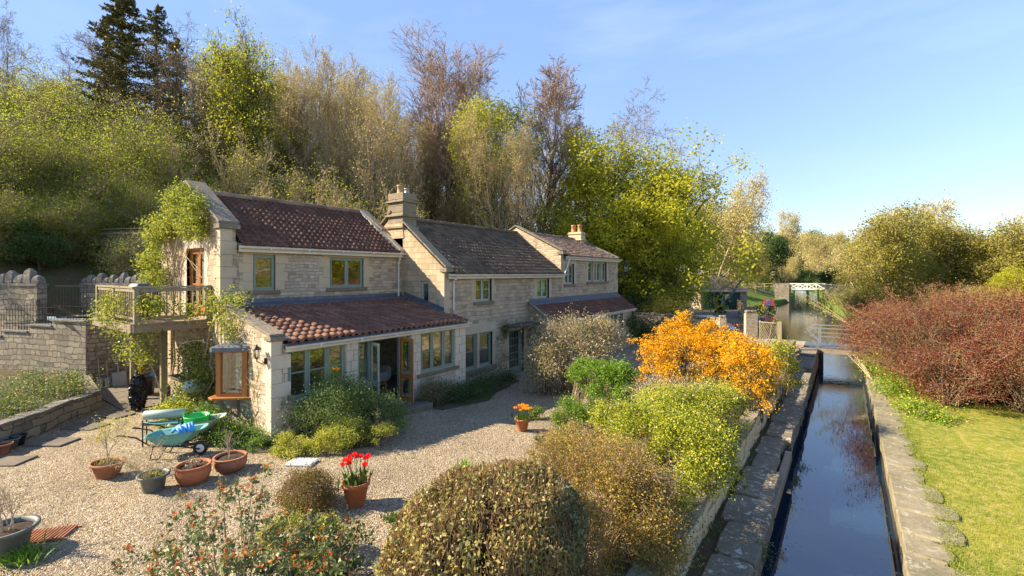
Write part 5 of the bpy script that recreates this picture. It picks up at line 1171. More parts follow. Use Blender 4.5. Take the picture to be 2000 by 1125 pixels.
while x > -19.25:
    if abs(x+17.6) > .09: MB().box(x-.018, x+.018, 4.182, 4.218, 2.99, 3.71).build('baluster', M['postwood'], bl)
    x -= .165
# garden chair and table on the deck
tb_ = thing('garden_table', 'small orange wooden table on the balcony deck', 'table', (-17.2, 4.9, 2.83))
MB().box(-17.6, -16.9, 4.55, 5.15, 3.5, 3.54).build('top', M['orangewood'], tb_)
for (x, y) in ((-17.55,4.6),(-16.95,4.6),(-17.55,5.1),(-16.95,5.1)): MB().box(x-.025,x+.025,y-.025,y+.025,2.83,3.5).build('leg', M['orangewood'], tb_)
bb = thing('barbecue', 'covered dark barbecue standing on the balcony behind the railing', 'barbecue', (-18.3, 5.0, 2.83))
MB().loft([[(x,y,z) for x,y in ((-18.8,4.7),(-17.8,4.7),(-17.8,5.3),(-18.8,5.3))] for z in (3.55,)]+[[(x,y,3.72) for x,y in ((-18.78,4.72),(-17.82,4.72),(-17.82,5.28),(-18.78,5.28))], [(x,y,3.9) for x,y in ((-18.6,4.85),(-18.0,4.85),(-18.0,5.15),(-18.6,5.15))]]).build('lid', M['lead'], bb, bevel=.02)
MB().box(-18.7, -17.9, 4.75, 5.25, 3.0, 3.55).build('body', M['blackplastic'], bb)
for x in (-18.65, -17.95): MB().box(x-.03, x+.03, 4.8, 5.2, 2.83, 3.0).build('foot', M['iron'], bb)
# lanterns
def lantern(label, P, wallp, big=1.0, up=False):
    o = thing('wall_lantern', label, 'lantern', wallp); s = big
    MB().lathe(P+Vector((0,0,-.13*s)), [(.035*s, 0), (.055*s, .01), (.06*s, .03*s), (.05*s, .035*s)], 6).build('base', M['iron'], o)
    MB().lathe(P+Vector((0,0,-.095*s)), [(.05*s, 0), (.085*s, .2*s)], 6).build('pane', M['glass'], o)
    c = MB(); c.lathe(P+Vector((0,0,.10*s)), [(.115*s, 0), (.11*s, .015*s), (.05*s, .07*s), (.025*s, .08*s), (.022*s, .12*s), (0.005, .14*s)], 6)
    for k in range(6): a = 2*pi*k/6; c.bar(P+Vector((.05*s*math.cos(a), .05*s*math.sin(a), -.1*s)), P+Vector((.087*s*math.cos(a), .087*s*math.sin(a), .105*s)), .008*s)
    c.build('cap', M['iron'], o)
    k_ = MB(); mid = (P+wallp)/2; k_.path([wallp, Vector((mid.x, mid.y, P.z-.26*s)), Vector((P.x, P.y, P.z-.2*s)), P+Vector((0,0,-.13*s))], .015*s, 6); k_.obox(wallp, .05*s, .09*s, .16*s, .3); k_.build('bracket', M['iron'], o)
    return o
lantern('black wall lantern on the corner of the lean-to beside the oriel window', Vector((-12.08, 5.68, 2.18)), Vector((-11.95, 5.85, 1.98)), 1.0)
lantern('large black lantern hung high on the far corner of the far cottage', Vector((-12.2, 30.3, 4.55)), Vector((-12.5, 29.8, 4.1)), 2.3)
def pot(name, label, P, r, h, mat, prof='cone', ex=1, ey=1, rz=0, group=None, cat='plant pot', soil=True):
    o = thing(name, label, cat, P, group); P = Vector(P)
    if prof == 'cone': pr = [(r*.68,0),(r*.94,h*.82),(r*1.06,h*.83),(r*1.08,h),(r*.95,h),(r*.9,h*.85)]
    elif prof == 'bowl': pr = [(r*.62,0),(r*.86,h*.2),(r*.98,h*.5),(r*.99,h*.75),(r*.93,h*.9),(r*1.03,h*.95),(r*1.02,h),(r*.88,h),(r*.86,h*.86)]
    else: pr = [(r*.7,0),(r*.86,h*.75),(r*.92,h*.78),(r*1.12,h*.9),(r*1.12,h),(r*.98,h),(r*.92,h*.84)]
    MB().lathe(P, pr, 30, ex, ey, rz, False).build('pot', M[mat], o, smooth=True)
    if soil: MB().lathe(P, [(r*.92, h*.82), (r*.4, h*.87), (.01, h*.88)], 20, ex, ey, rz).build('soil', M['soil'], o)
    return o
def sprigs(o, P, z, n, hgt, spread, seed, bark='bk_pale', leaf=None, nl=0, ls=.04, rad=.008, lspread=.06, name='branches'):
    R = random.Random(seed); segs = []; tips = []; off = wloc(o); rs = np.random.RandomState(seed)
    def run(p, d, L_, r, lv):
        for i in range(4):
            d = (d+Vector((R.gauss(0,.16),R.gauss(0,.16),.06))).normalized(); q = p+d*L_/4; segs.append((tuple(p-off), tuple(q-off), r*(1-.15*i), r*(1-.15*(i+1)))); p = q
            if lv < 2 and i > 0: 
                for _ in range(2): run(p, (d+Vector((R.gauss(0,.7),R.gauss(0,.7),R.gauss(.1,.4)))).normalized(), L_*R.uniform(.35,.6), r*.55, lv+1)
        tips.append(p)
    for k in range(n): run(Vector((P[0]+R.gauss(0,.03),P[1]+R.gauss(0,.03),z)), Vector((R.gauss(0,spread),R.gauss(0,spread),1)).normalized(), hgt*R.uniform(.7,1.05), rad, 0)
    link(name, prisms(segs, M[bark], name, 5), o)
    if leaf:
        T_ = np.array([tuple(t-off) for t in tips]); i = rs.randint(0, len(T_), nl); link('leaves', leafmesh('leaves', T_[i]+rs.normal(0, lspread, (nl,3)), ls, M[leaf], rs, .5), o)
def tuft(o, P, n, h, w, seed, mat='lf_mid', width=.012, lean=.25, name='leaves'):
    rs = np.random.RandomState(seed); off = wloc(o); b = np.array(P)-np.array(off)+np.c_[rs.normal(0, w, (n, 2)), np.zeros(n)]
    a = rs.uniform(0, 2*pi, n); l = np.abs(rs.normal(0, lean, n)); hh = h*rs.uniform(.6, 1.1, n); d = np.c_[np.cos(a)*l, np.sin(a)*l, np.ones(n)]
    s = np.c_[-np.sin(a), np.cos(a), np.zeros(n)]*width; V = np.empty((n, 4, 3)); V[:,0] = b; V[:,1] = b+d*hh[:,None]*.5+s; V[:,2] = b+d*hh[:,None]+np.c_[np.cos(a)*l, np.sin(a)*l, -np.ones(n)*.2]*hh[:,None]*.5; V[:,3] = b+d*hh[:,None]*.5-s
    return link(name, npmesh(name, V.reshape(-1,3), np.arange(4*n).reshape(n,4), M[mat]), o)
# ================================================================ tools and things in the store
def tool(name, label, x, y, zt, kind):
    """a long-handled tool standing at (x, y), its handle leaning back on the store side wall"""
    o = thing(name, label, name.replace('_', ' '), (x, y, 0)); tx = x-.22
    MB().path([(x-.03, y, .35), (tx, y, zt)], .02, 6).build('shaft', M['postwood' if kind != 'snow' else 'steel'], o)
    if kind == 'spade':
        MB().obox((x, y, .19), .02, .19, .34, 0, 0, -.1).build('blade', M['steel'], o)
        MB().path([(tx, y, zt), (tx, y-.07, zt+.09), (tx, y-.07, zt+.14), (tx, y+.07, zt+.14), (tx, y+.07, zt+.09), (tx, y, zt)], .015, 5).build('grip', M['fencewood'], o)
    if kind == 'snow': MB().obox((x+.05, y, .28), .03, .44, .52, 0, 0, -.15).build('blade', M['railsteel0'], o, bevel=.01)
    if kind == 'fork':
        f = MB()
        for k in (-1.5, -.5, .5, 1.5): f.path([(x, y+k*.05, .04), (x-.03, y+k*.05, .36)], .009, 4)
        f.bar((x-.03, y-.08, .36), (x-.03, y+.08, .36), .016); f.build('tines', M['steel'], o)
    if kind == 'broom': MB().obox((x, y, .18), .07, .12, .34).build('head', M['tarp'], o)
    return o
M['railsteel0'] = m_plain('grey blue steel', (.22,.26,.31), .4, .4, .2, 6)
M['tarp'] = m_plain('bright blue plastic', (.06,.32,.72), .45, 0, .2, 6)
M['yellow'] = m_plain('yellow plastic', (.75,.38,.02), .45)
for nm, lb, x, y, z, k in (('garden_spade', 'wooden D-handled spade nearest the corner of the retaining wall', -22.15, 4.85, 1.05, 'spade'), ('garden_spade', 'second wooden D-handled spade just right of the nearest one', -22.05, 5.06, .98, 'spade'), ('snow_shovel', 'snow shovel with a wide grey blade leaning on the store wall', -21.98, 5.36, 1.0, 'snow'), ('garden_fork', 'garden fork with steel tines beside the blue-headed broom', -22.1, 6.75, 1.1, 'fork'),
    ('garden_broom', 'blue-headed broom leaning on the store wall', -22.1, 6.4, 1.5, 'broom'), ('long_hoe', 'long pale handled hoe leaning high on the store wall', -22.1, 5.6, 2.0, 'broom0'), ('garden_rake', 'thin pale rake handle farthest into the store', -22.1, 7.2, 1.4, 'fork')): tool(nm, lb, x, y, z, k)
tag(MB().obox((-22.33, 6.05, .6), .09, .14, .8, 0, 0, -.08).build('yellow_stake', M['yellow'], None, bevel=.02), 'bright yellow upright plastic tool handle against the store wall', 'tool')
pq = pot('potted_plant', 'small terracotta pot with a leafy green plant inside the oriel window', Vector((-13.3, 5.85, .94)), .09, .2, 'terracotta', cat='potted plant'); sprigs(pq, (-13.3, 5.85, 1.1), 1.1, 3, .45, .5, 77, 'bk_tan', 'lf_bright', 90, .09, .006, .05)
bn = thing('black_bin', 'open black plastic bin beside the left balcony post', 'bin', (-19.6, 5.5, 0)); MB().lathe((-19.6, 5.5, 0), [(.22,0),(.3,.55),(.33,.56),(.33,.6),(.29,.6),(.2,.05)], 14, cap=False).build('tub', M['blackplastic'], bn)
sh = tag(MB().lathe((-17.6, 4.75, .02), [(.10,0),(.16,.1),(.17,.35),(.19,.6),(.17,.85),(.13,1.0),(.06,1.1),(.03,1.2)], 12).build('plastic_heap', M['blackplastic'], None, rough=.06), 'upright shape wrapped in ragged black plastic strips by the middle post', 'plastic heap')
M['lf_black'] = m_leaf('black plastic strips', [(.012,.012,.014),(.03,.03,.034)], 0, .35, 0); rs = np.random.RandomState(6); zz = rs.uniform(.05, 1.1, 700); aa = rs.uniform(0, 6.28, 700); r0 = .12+.10*np.sin(np.clip(zz, 0, 1.1)*2.8)
link('ragged_strips', leafmesh('ragged_strips', np.c_[-17.6+np.cos(aa)*r0, 4.75+np.sin(aa)*r0, zz], .11, M['lf_black'], rs, .4, droop=-1.5), sh)
fu = tag(MB().lathe((-16.95, 5.55, 0), [(.1,0),(.13,.12),(.13,.35),(.08,.45)], 12).build('gas_bottle', M['tarp'], None, smooth=True), 'small blue and white bottle at the foot of the right post', 'gas bottle')
st = thing('storage_box', 'pale wooden storage chest behind the right balcony post', 'chest', (-16.4, 6.0, 0)); MB().box(-17.3, -16.0, 5.5, 6.0, 0, .95).build('body', M['postwood'], st); MB().box(-17.34, -15.96, 5.44, 6.0, .95, 1.0).build('lid', M['fencewood'], st)
hs = thing('hose_reel', 'pale green hose reel on the gable wall behind the climber', 'hose reel', (-15.3, 5.7, .9)); MB().lathe((-15.45, 5.55, .72), [(.1,0),(.3,.06),(.34,.2),(.28,.36),(.08,.42)], 16).build('drum', M['sage_pale'], hs, smooth=True); MB().box(-15.5, -15.4, 5.7, 6.04, .8, 1.0).build('bracket', M['iron'], hs)
# ---- pots
def tulips(o, P, z, n, hgt, spread, col, seed):
    R = random.Random(seed); stm = MB()
    tuft(o, (P[0], P[1], z), 46, hgt*.62, spread*.6, seed, 'lf_mid', .028, .35)
    for k in range(n):
        a = R.uniform(0, 2*pi); rr_ = spread*math.sqrt(R.random()); x, y = P[0]+math.cos(a)*rr_, P[1]+math.sin(a)*rr_; zz = z+hgt*R.uniform(.8, 1.05); x2, y2 = x+math.cos(a)*.05, y+math.sin(a)*.05
        stm.path([(P[0]+(x-P[0])*.5, P[1]+(y-P[1])*.5, z), (x2, y2, zz)], .005, 4)
        fl = MB()
        for j in range(6):
            b = a+2*pi*j/6+R.uniform(-.15,.15); sp = R.uniform(.75,1.35); c_, s2 = math.cos(b), math.sin(b)
            pts = [(0,0),(.022*sp,.012),(.038*sp,.045),(.03*sp,.078)]; wd = (.004,.020,.022,.004)
            L_ = [(x2+c_*r_-s2*w_, y2+s2*r_+c_*w_, zz+h_) for (r_,h_),w_ in zip(pts,wd)]; Rr = [(x2+c_*r_+s2*w_, y2+s2*r_-c_*w_, zz+h_) for (r_,h_),w_ in zip(pts,wd)]
            fl.add(L_+Rr, [(i, i+1, i+5, i+4) for i in range(3)])
        fl.build('flower', M[col], o)
    stm.build('stalks', M['lf_mid'], o)
P = G(695, 985); o = pot('potted_tulips', 'tall terracotta pot of bright red tulips standing on the open gravel', P, .235, .43, 'terracotta', cat='potted plant'); tulips(o, P, .38, 15, .42, .2, 'lf_red', 3)
P = G(1020, 834, -.12); P.z = yard(P.y); o = pot('potted_tulips', 'terracotta pot of yellow and orange tulips at the edge of the shade', P, .20, .36, 'terracotta', cat='potted plant'); tulips(o, P, P.z+.3, 18, .34, .2, 'lf_tulipyellow', 4)
P = G(1055, 866, -.1); P.z = yard(P.y); o = pot('potted_bulbs', 'small dark pot with short green leaves near the yellow tulips', P, .13, .17, 'blackplastic', cat='potted plant'); tuft(o, (P.x, P.y, P.z+.13), 40, .2, .06, 5, 'lf_mid', .012, .4)
P = G(907, 930); o = pot('potted_bulbs', 'small terracotta pot with upright narcissus leaves beyond the clipped hedge', P, .13, .15, 'terracotta', cat='potted plant'); tuft(o, (P.x, P.y, .1), 60, .30, .07, 6, 'lf_bright', .012, .35)
P = G(210, 930); o = pot('potted_shrub', 'oval terracotta planter with a small gnarled spring shrub, leftmost of the four', P, .27, .30, 'terracotta_old', 'cone', 1.15, .9, .5, cat='potted plant'); sprigs(o, P, .28, 2, .62, .35, 7, 'bk_pale', 'lf_yellow', 520, .035, .014, .07); tuft(o, (P.x-.08, P.y, .26), 60, .1, .1, 8, 'lf_olive', .008, .5)
P = G(300, 958); o = pot('potted_shrub', 'grey-green plastic pot with wide low grey shrub and moss', P, .24, .33, 'greypot', 'lip', cat='potted plant'); sprigs(o, P, .30, 5, .45, 1.1, 9, 'bk_tan', 'lf_buddleia', 1500, .025, .008, .06); tuft(o, (P.x-.05, P.y, .29), 80, .06, .1, 10, 'lf_choisya', .008, .5)
P = G(378, 942); o = pot('terracotta_planter', 'dark orange rounded terracotta planter holding dry stems, beside the wheelbarrows', P, .31, .37, 'terracotta', 'bowl', cat='potted plant'); sprigs(o, P, .32, 7, .13, .8, 11, 'bk_pale', 'lf_straw', 260, .03, .008, .05)
P = G(450, 918); o = pot('terracotta_planter', 'pale terracotta bowl of bare soil with thin upright twigs, rightmost of the four', P, .32, .31, 'terracotta_old', 'bowl', cat='potted plant'); sprigs(o, P, .26, 3, .5, .12, 12, 'bk_pale', None, 0, .03, .006)
P = G(12, 1082); o = pot('potted_shrub', 'large grey-green plastic pot with bare pruned twigs at the lower left edge', P, .33, .40, 'greypot', 'lip', cat='potted plant'); sprigs(o, P, .36, 5, .5, .3, 13, 'bk_pale', 'lf_straw', 40, .03, .01)
for lb, x, y, r, mt in (('small terracotta pot against the raised bed wall', 5, 887, .17, 'terracotta_old'), ('small purple-brown pot second in the row along the raised bed wall', 20, 876, .17, 'greypot'), ('small black pot third in the row along the raised bed wall', 36, 869, .15, 'blackplastic')): pot('small_pot', lb, G(x, y), r, .25, mt)
P = G(18, 1100); gt = tag(link('weeds', None, None, P), 'grass tuft growing beside the large grey-green pot', 'weeds'); tuft(gt, (P.x+.1, P.y+.15, 0), 220, .22, .14, 14, 'lf_bright', .01, .5, 'blades')
# seed tray upside down
P = G(590, 906); o = MB(); o.obox((P.x, P.y, .035), .58, .36, .03, .55)
for i in range(9):
    for j in range(5):
        lx, ly = -.25+i*.0625, -.14+j*.07; c_, s_ = math.cos(.55), math.sin(.55); o.lathe((P.x+lx*c_-ly*s_, P.y+lx*s_+ly*c_, .04), [(.026,0),(.021,.035)], 6)
tag(o.build('seed_tray', M['white'], None), 'white plastic seed tray lying upside down on the gravel by the bushes', 'seed tray')
# rusty slatted mat lying on the gravel at the lower left
o = MB(); P = G(85, 1052)
for k in range(16): o.obox((P.x+.05*k*math.cos(.9)-.35, P.y+.05*k*math.sin(.9)-.3, .03), .42, .02, .02, .9+pi/2)
for k in (-.18, .18): o.obox((P.x+k*math.sin(.9)-.07, P.y-k*math.cos(.9)+.0, .02), .85, .02, .02, .9)
tag(o.build('boot_scraper', M['terracotta_old'], None), 'flat rusty slatted mat lying on the gravel by the large pot', 'mat')
# ================================================================ wheelbarrows, tub, bench
M['barrow_teal'] = m_plain('faded turquoise plastic', (.13,.40,.37), .5, 0, .25, 4)
M['barrow_pale'] = m_plain('faded pale green plastic', (.40,.55,.42), .5, 0, .3, 4)
M['tubgreen'] = m_plain('bright green rubber', (.03,.50,.09), .4, 0, .1, 4)
def barrow(label, P, rz, tray, shift=0):
    o = thing('wheelbarrow', label, 'wheelbarrow', P); c_, s_ = math.cos(rz), math.sin(rz)
    def T_(p): p = [v*.88 for v in p]; return (P.x+p[0]*c_-p[1]*s_, P.y+p[0]*s_+p[1]*c_, P.z+p[2])
    def ring(x0, x1, w0, w1, z, dz=0, n=6):
        q = []
        for (a, b, wd) in ((x0, 0, w0), (x1, 1, w1)):
            for k in range(n+1):
                t_ = -1+2*k/n; bulge = (1-t_*t_)*.10*(1 if b else -1); q.append((a+bulge, (t_ if b == 0 else -t_)*wd, z+dz*b))
        return [T_(p) for p in q]
    m = MB(); m.loft([ring(-.28,.22,.16,.17,.32,.02), ring(-.42,.42,.26,.26,.46,.05), ring(-.52,.62,.33,.31,.60,.12), ring(-.55,.65,.355,.33,.60,.13), ring(-.50,.58,.31,.29,.585,.12), ring(-.4,.4,.24,.24,.46,.05), ring(-.26,.2,.14,.15,.345,.02)], False, True)
    m.f.append(tuple(range(13, -1, -1))); m.build('tray', M[tray], o, smooth=False)
    fr = MB()
    for s in (-1, 1):
        fr.path([T_((-1.05, s*.30, .66)), T_((-.75, s*.29, .60)), T_((-.45, s*.25, .36)), T_((.2, s*.14, .29)), T_((.62, s*.07, .17))], .016, 7)
        fr.path([T_((-.38, s*.24, .34)), T_((-.45, s*.26, .02)), T_((-.25, s*.24, .02)), T_((-.1, s*.18, .30))], .013, 6)
        MB().path([T_((-1.2, s*.30, .68)), T_((-1.05, s*.30, .66))], .022, 8).build('grip', M['blackplastic'], o)
    fr.path([T_((.62, -.09, .17)), T_((.62, .09, .17))], .01, 6); fr.build('frame', M['iron'], o)
    w = MB(); n = 22; L = []
    for (r_, y_) in ((.10,-.03),(.15,-.045),(.175,-.03),(.18,0),(.175,.03),(.15,.045),(.10,.03)): L.append([T_((.62+r_*math.cos(2*pi*k/n), y_, .18+r_*math.sin(2*pi*k/n))) for k in range(n)])
    w.loft(L, False, False); wo = w.build('wheel', M['blackplastic'], o, smooth=True)
    hb = MB(); L = [[T_((.62+r_*math.cos(2*pi*k/n), y_, .18+r_*math.sin(2*pi*k/n))) for k in range(n)] for r_, y_ in ((.11,-.03),(.03,-.045),(.03,.045),(.11,.03))]; hb.loft(L, True, True); hb.build('rim', M['white'], wo)
    return o
P1 = G(342, 890); P1.z = 0; barrow('turquoise wheelbarrow with a blue bag in its tray, the nearer of the two', P1, .75, 'barrow_teal')
P2 = P1+Vector((-.55, .62, 0)); barrow('pale green wheelbarrow carrying the bright green tub, the farther of the two', P2, .75, 'barrow_pale')
o = MB(); pc = P2+Vector((.0, .02, .33)); o.lathe(pc, [(.20,0),(.25,.18),(.275,.33),(.285,.34),(.285,.355),(.262,.355),(.24,.2),(.19,.03)], 28, cap=False); o.lathe(pc, [(.19,.02),(.01,.025)], 20)
tt = o.build('garden_tub', M['tubgreen'], None, smooth=True); tag(tt, 'bright green flexible tub sitting in the pale green wheelbarrow', 'tub')
for s in (0, pi): a = .8+s; MB().path([pc+Vector((.27*math.cos(a-.35), .27*math.sin(a-.35), .34)), pc+Vector((.28*math.cos(a-.15), .28*math.sin(a-.15), .42)), pc+Vector((.28*math.cos(a+.15), .28*math.sin(a+.15), .42)), pc+Vector((.27*math.cos(a+.35), .27*math.sin(a+.35), .34))], .012, 6).build('handle', M['tubgreen'], tt)
o = MB(); c_ = P1+Vector((.13, .12, .55)); R = random.Random(2)
for k in range(9): a = R.uniform(-.1, .1); o.path([c_+Vector((-.2+R.uniform(-.05,.05), -.17+.04*k, R.uniform(0,.05))), c_+Vector((0, -.15+.04*k+a*.3, .12+R.uniform(0,.04))), c_+Vector((.2+R.uniform(-.05,.05), -.14+.035*k, R.uniform(0,.06)))], .035, 6)
tag(o.build('blue_bag', M['tarp'], None, smooth=True), 'crumpled bright blue bag lying in the turquoise wheelbarrow', 'bag')
tag(MB().obox(P1+Vector((.03,.03,.37)), .62, .34, .06, .75, 0, 0).build('compost', M['soil'], None, rough=.03), 'heap of dark compost in the bottom of the turquoise wheelbarrow', 'compost')
bp = G(318, 868); bp.z = 0
bn = thing('garden_kneeler', 'old pale green roller seat on black legs behind the wheelbarrows', 'garden seat', bp)
c_, s_ = math.cos(.9), math.sin(.9); T2 = lambda a, b, z: (bp.x+a*c_-b*s_, bp.y+a*s_+b*c_, z)
MB().path([T2(-.45,.1,.72), T2(-.42,.1,.72), T2(.42,.1,.72), T2(.45,.1,.72)], [.07,.11,.11,.07], 14).build('roll', M['sage_pale'], bn, smooth=True)
MB().hexa([T2(-.4,-.1,.50),T2(.4,-.1,.50),T2(.4,.1,.50),T2(-.4,.1,.50)], [T2(-.4,-.1,.56),T2(.4,-.1,.56),T2(.4,.1,.56),T2(-.4,.1,.56)]).build('seat', M['barrow_teal'], bn, bevel=.02)
for a in (-.38, .38):
    for b in (-.1, .1): MB().path([T2(a,b,0), T2(a,b,.65)], .015, 6).build('leg', M['iron'], bn)
# ================================================================ foreground and garden shrubs
def B(x, y, D, rx, ry=None, rz=None): ry = ry or rx; return (tuple(W(x, y, D)), (rx, ry, rz or rx))
# green bush by the lean-to
shrub('evergreen_bush', 'rounded blue-green evergreen bush with small leaves in front of the lean-to windows', 'bush', (-10.8, 7.1, 0), [((-10.75,7.0,.62),(.85,.85,.72)),((-10.3,7.5,.5),(.7,.8,.6)),((-11.1,6.6,.45),(.5,.5,.5)),((-9.9,7.9,.3),(.55,.6,.42))],
      [('foliage','lf_euon',42000,.034,.5,None,1.0),('inner_leaves','lf_dark',9000,.05,.6,None,1.1)], 'bk_brown', 60, .01, 1, 130, .17, .72)
shrub('golden_bush', 'low yellow-variegated evergreen bush spreading along the gravel below the blue-green bush', 'bush', (-9.8, 6.4, 0), [((-9.75,6.75,.28),(.5,.5,.32)),((-10.1,6.25,.22),(.45,.4,.28)),((-10.5,5.75,.18),(.4,.4,.24)),((-9.35,7.3,.22),(.35,.4,.25))],
      [('foliage','lf_yellow',22000,.034,.5,None,1.0),('inner_leaves','lf_euon',4000,.035,.5,None,1.0)], 'bk_brown', 40, .008, 2, 90, .17, .72)
shrub('buddleia_bush', 'large rounded grey-brown bush with pale dead flower heads before the middle cottage', 'bush', tuple(G(1110,775,-.35)), [B(1110,690,18.6,1.45,1.3,1.25),B(1165,670,19.2,1.0,1.0,1.0),B(1075,715,18.2,.95,.9,.9)],
      [('foliage','lf_buddleia',26000,.075,.4,.0,1.0),('new_leaves','lf_olive',5000,.07,.4,None,1.0),('seed_heads','lf_straw',5000,.08,.3,.3,1.1)], 'bk_brown', 160, .018, 3, 110, .2, .6, floor=-.45)
shrub('spiraea_bush', 'bright fresh green shrub between the grey-brown bush and the orange one', 'bush', tuple(G(1185,805,-.3)), [B(1150,735,15.5,.55,.55,.5),B(1190,745,15,.6,.6,.6),B(1225,750,14.6,.45,.45,.55),B(1130,725,16,.35,.35,.35)],
      [('foliage','lf_bright',15000,.062,.55,None,1.0)], 'bk_pale', 60, .012, 4, 55, .2, .6, floor=-.3)
shrub('orange_barberry', 'spreading barberry covered in bright orange blossom by the lock wall', 'bush', tuple(G(1370,800,-.2)), [B(1350,690,15.6,1.25,1.2,.75),B(1420,705,14.6,1.05,1.0,.8),B(1470,720,13.8,.8,.9,.72),B(1290,700,16.4,.85,.8,.6),B(1330,655,16.2,.7,.7,.6),B(1395,655,15.6,.75,.7,.4)],
      [('blossom','lf_orange',62000,.033,.85,None,1.0),('foliage','lf_dark',18000,.045,.5,None,1.3)], 'bk_dark', 130, .014, 5, 520, .10, .72, floor=-.2)
# arching outer sprays of the barberry
def sprays(name, label, base, tips, mats, seed, r=.012, cat='branches', bark='bk_dark', along=.45, ls=.045, n=120, sp=.05, arch=.28):
    o = thing(name, label, cat, base); rs = np.random.RandomState(seed); segs = []; P_ = []; base = Vector(base)
    for t_ in tips:
        t_ = Vector(t_); k = 9; mid = base.lerp(t_, .6)+Vector((0,0,arch*(t_-base).length*.5)); pts = []
        for i in range(k+1): u = i/k; pts.append(base*(1-u)**2+mid*2*u*(1-u)+t_*u*u)
        for i, (p, q) in enumerate(zip(pts, pts[1:])): segs.append((tuple(p-base), tuple(q-base), r*(1-.8*i/k), r*(1-.8*(i+1)/k)))
        for _ in range(n): u = along+(1-along)*rs.rand(); i = min(k-1, int(u*k)); P_.append(np.array(pts[i].lerp(pts[i+1], u*k-i)-base)+rs.normal(0, sp*(1.3-u*.6), 3))
    link('stems', prisms(segs, M[bark], name+'_s', 5), o); P_ = np.array(P_)
    for j, (pn, mt, fr) in enumerate(mats): sel = P_[rs.rand(len(P_)) < fr]; link(pn, leafmesh(pn, sel, ls, M[mt], rs, .7), o)
    return o
R = random.Random(12)
sprays('barberry_sprays', 'arching orange-flowered sprays standing clear of the barberry', W(1360,690,15.4), [W(x,y,D) for x,y,D in ((1232,668,16.5),(1240,690,16),(1225,665,16.6),(1258,655,16.4),(1275,640,16.6),(1300,622,16.4),(1322,608,16.2),(1326,612,16),(1318,618,16.4),(1380,625,15.6),(1392,622,15.2),(1345,628,16),(1262,700,15.4),(1500,745,12.9),(1512,765,12.6),(1490,778,12.6),(1460,660,14),(1250,675,16))], [('blossom','lf_orange',.85),('leaves','lf_dark',.15)], 3, .012, 'bush', along=.35, n=230, sp=.055)
shrub('yellow_shrub', 'open shrub with small yellow flowers behind the orange barberry beside the lock', 'bush', tuple(G(1500,760,-.2)), [B(1510,700,16.5,.5,.6,.5),B(1535,690,17.5,.4,.5,.35),B(1485,715,15.2,.4,.5,.45),B(1550,720,16.5,.25,.4,.4)],
      [('foliage','lf_mid',7000,.05,.5,None,1.1),('flowers','lf_yellow',5500,.05,.8,None,1.15),('petals','lf_tulipyellow',700,.05,.8,None,1.1)], 'bk_brown', 60, .01, 6, 60, .24, .6, floor=-.2)
shrub('mexican_orange_bush', 'big mounded yellow-green shrub with pale blossom spilling over the low wall', 'bush', tuple(G(1300,930,0)), [B(1300,810,11.4,.95,1.2,.55),B(1390,800,11.6,.75,1.1,.6),B(1250,845,9.8,.6,.7,.5),B(1330,870,9.2,.72,.9,.62),B(1390,880,8.9,.42,.8,.55),B(1320,930,7.9,.4,.5,.4),B(1200,815,10.8,.5,.5,.35)],
      [('foliage','lf_choisya',60000,.042,.5,None,1.0),('inner_leaves','lf_mid',14000,.05,.55,None,1.0),('blossom','lf_white',2600,.03,.9,None,1.05)], 'bk_brown', 90, .01, 7, 330, .15, .72, floor=-.1)
shrub('dry_perennials', 'pale dry upright stems between the yellow-green shrub and the orange barberry', 'dry plant', tuple(G(1330,850,-.05)), [B(1290,775,12.6,.8,.5,.42),B(1360,780,12.4,.7,.6,.4),B(1415,800,11.8,.35,.4,.35)],
      [('seed_heads','lf_straw',4500,.055,.2,1.2,1.1)], 'bk_pale', 420, .008, 8, 200, .2, .8, floor=-.1)
shrub('russet_bush', 'broad russet-brown twiggy bush between the clipped hedge and the yellow-green shrub', 'bush', tuple(W(1190,1125,7.4)), [B(1075,900,7.9,.4,.5,.35),B(1130,1060,6.3,.5,.5,.6),B(1290,1080,6.7,.35,.5,.5),B(1120,905,7.9,.62,.8,.38),B(1200,920,7.5,.62,.8,.42),B(1270,975,7.2,.42,.6,.55),B(1190,1000,7.1,.85,.5,.8),B(1120,860,8.6,.5,.5,.25),B(1235,1080,6.8,.5,.5,.8)],
      [('foliage','lf_brown',46000,.03,.55,None,1.0),('green_leaves','lf_olive',9000,.034,.5,None,1.0)], 'bk_brown', 900, .007, 9, 420, .16, .7, floor=0)
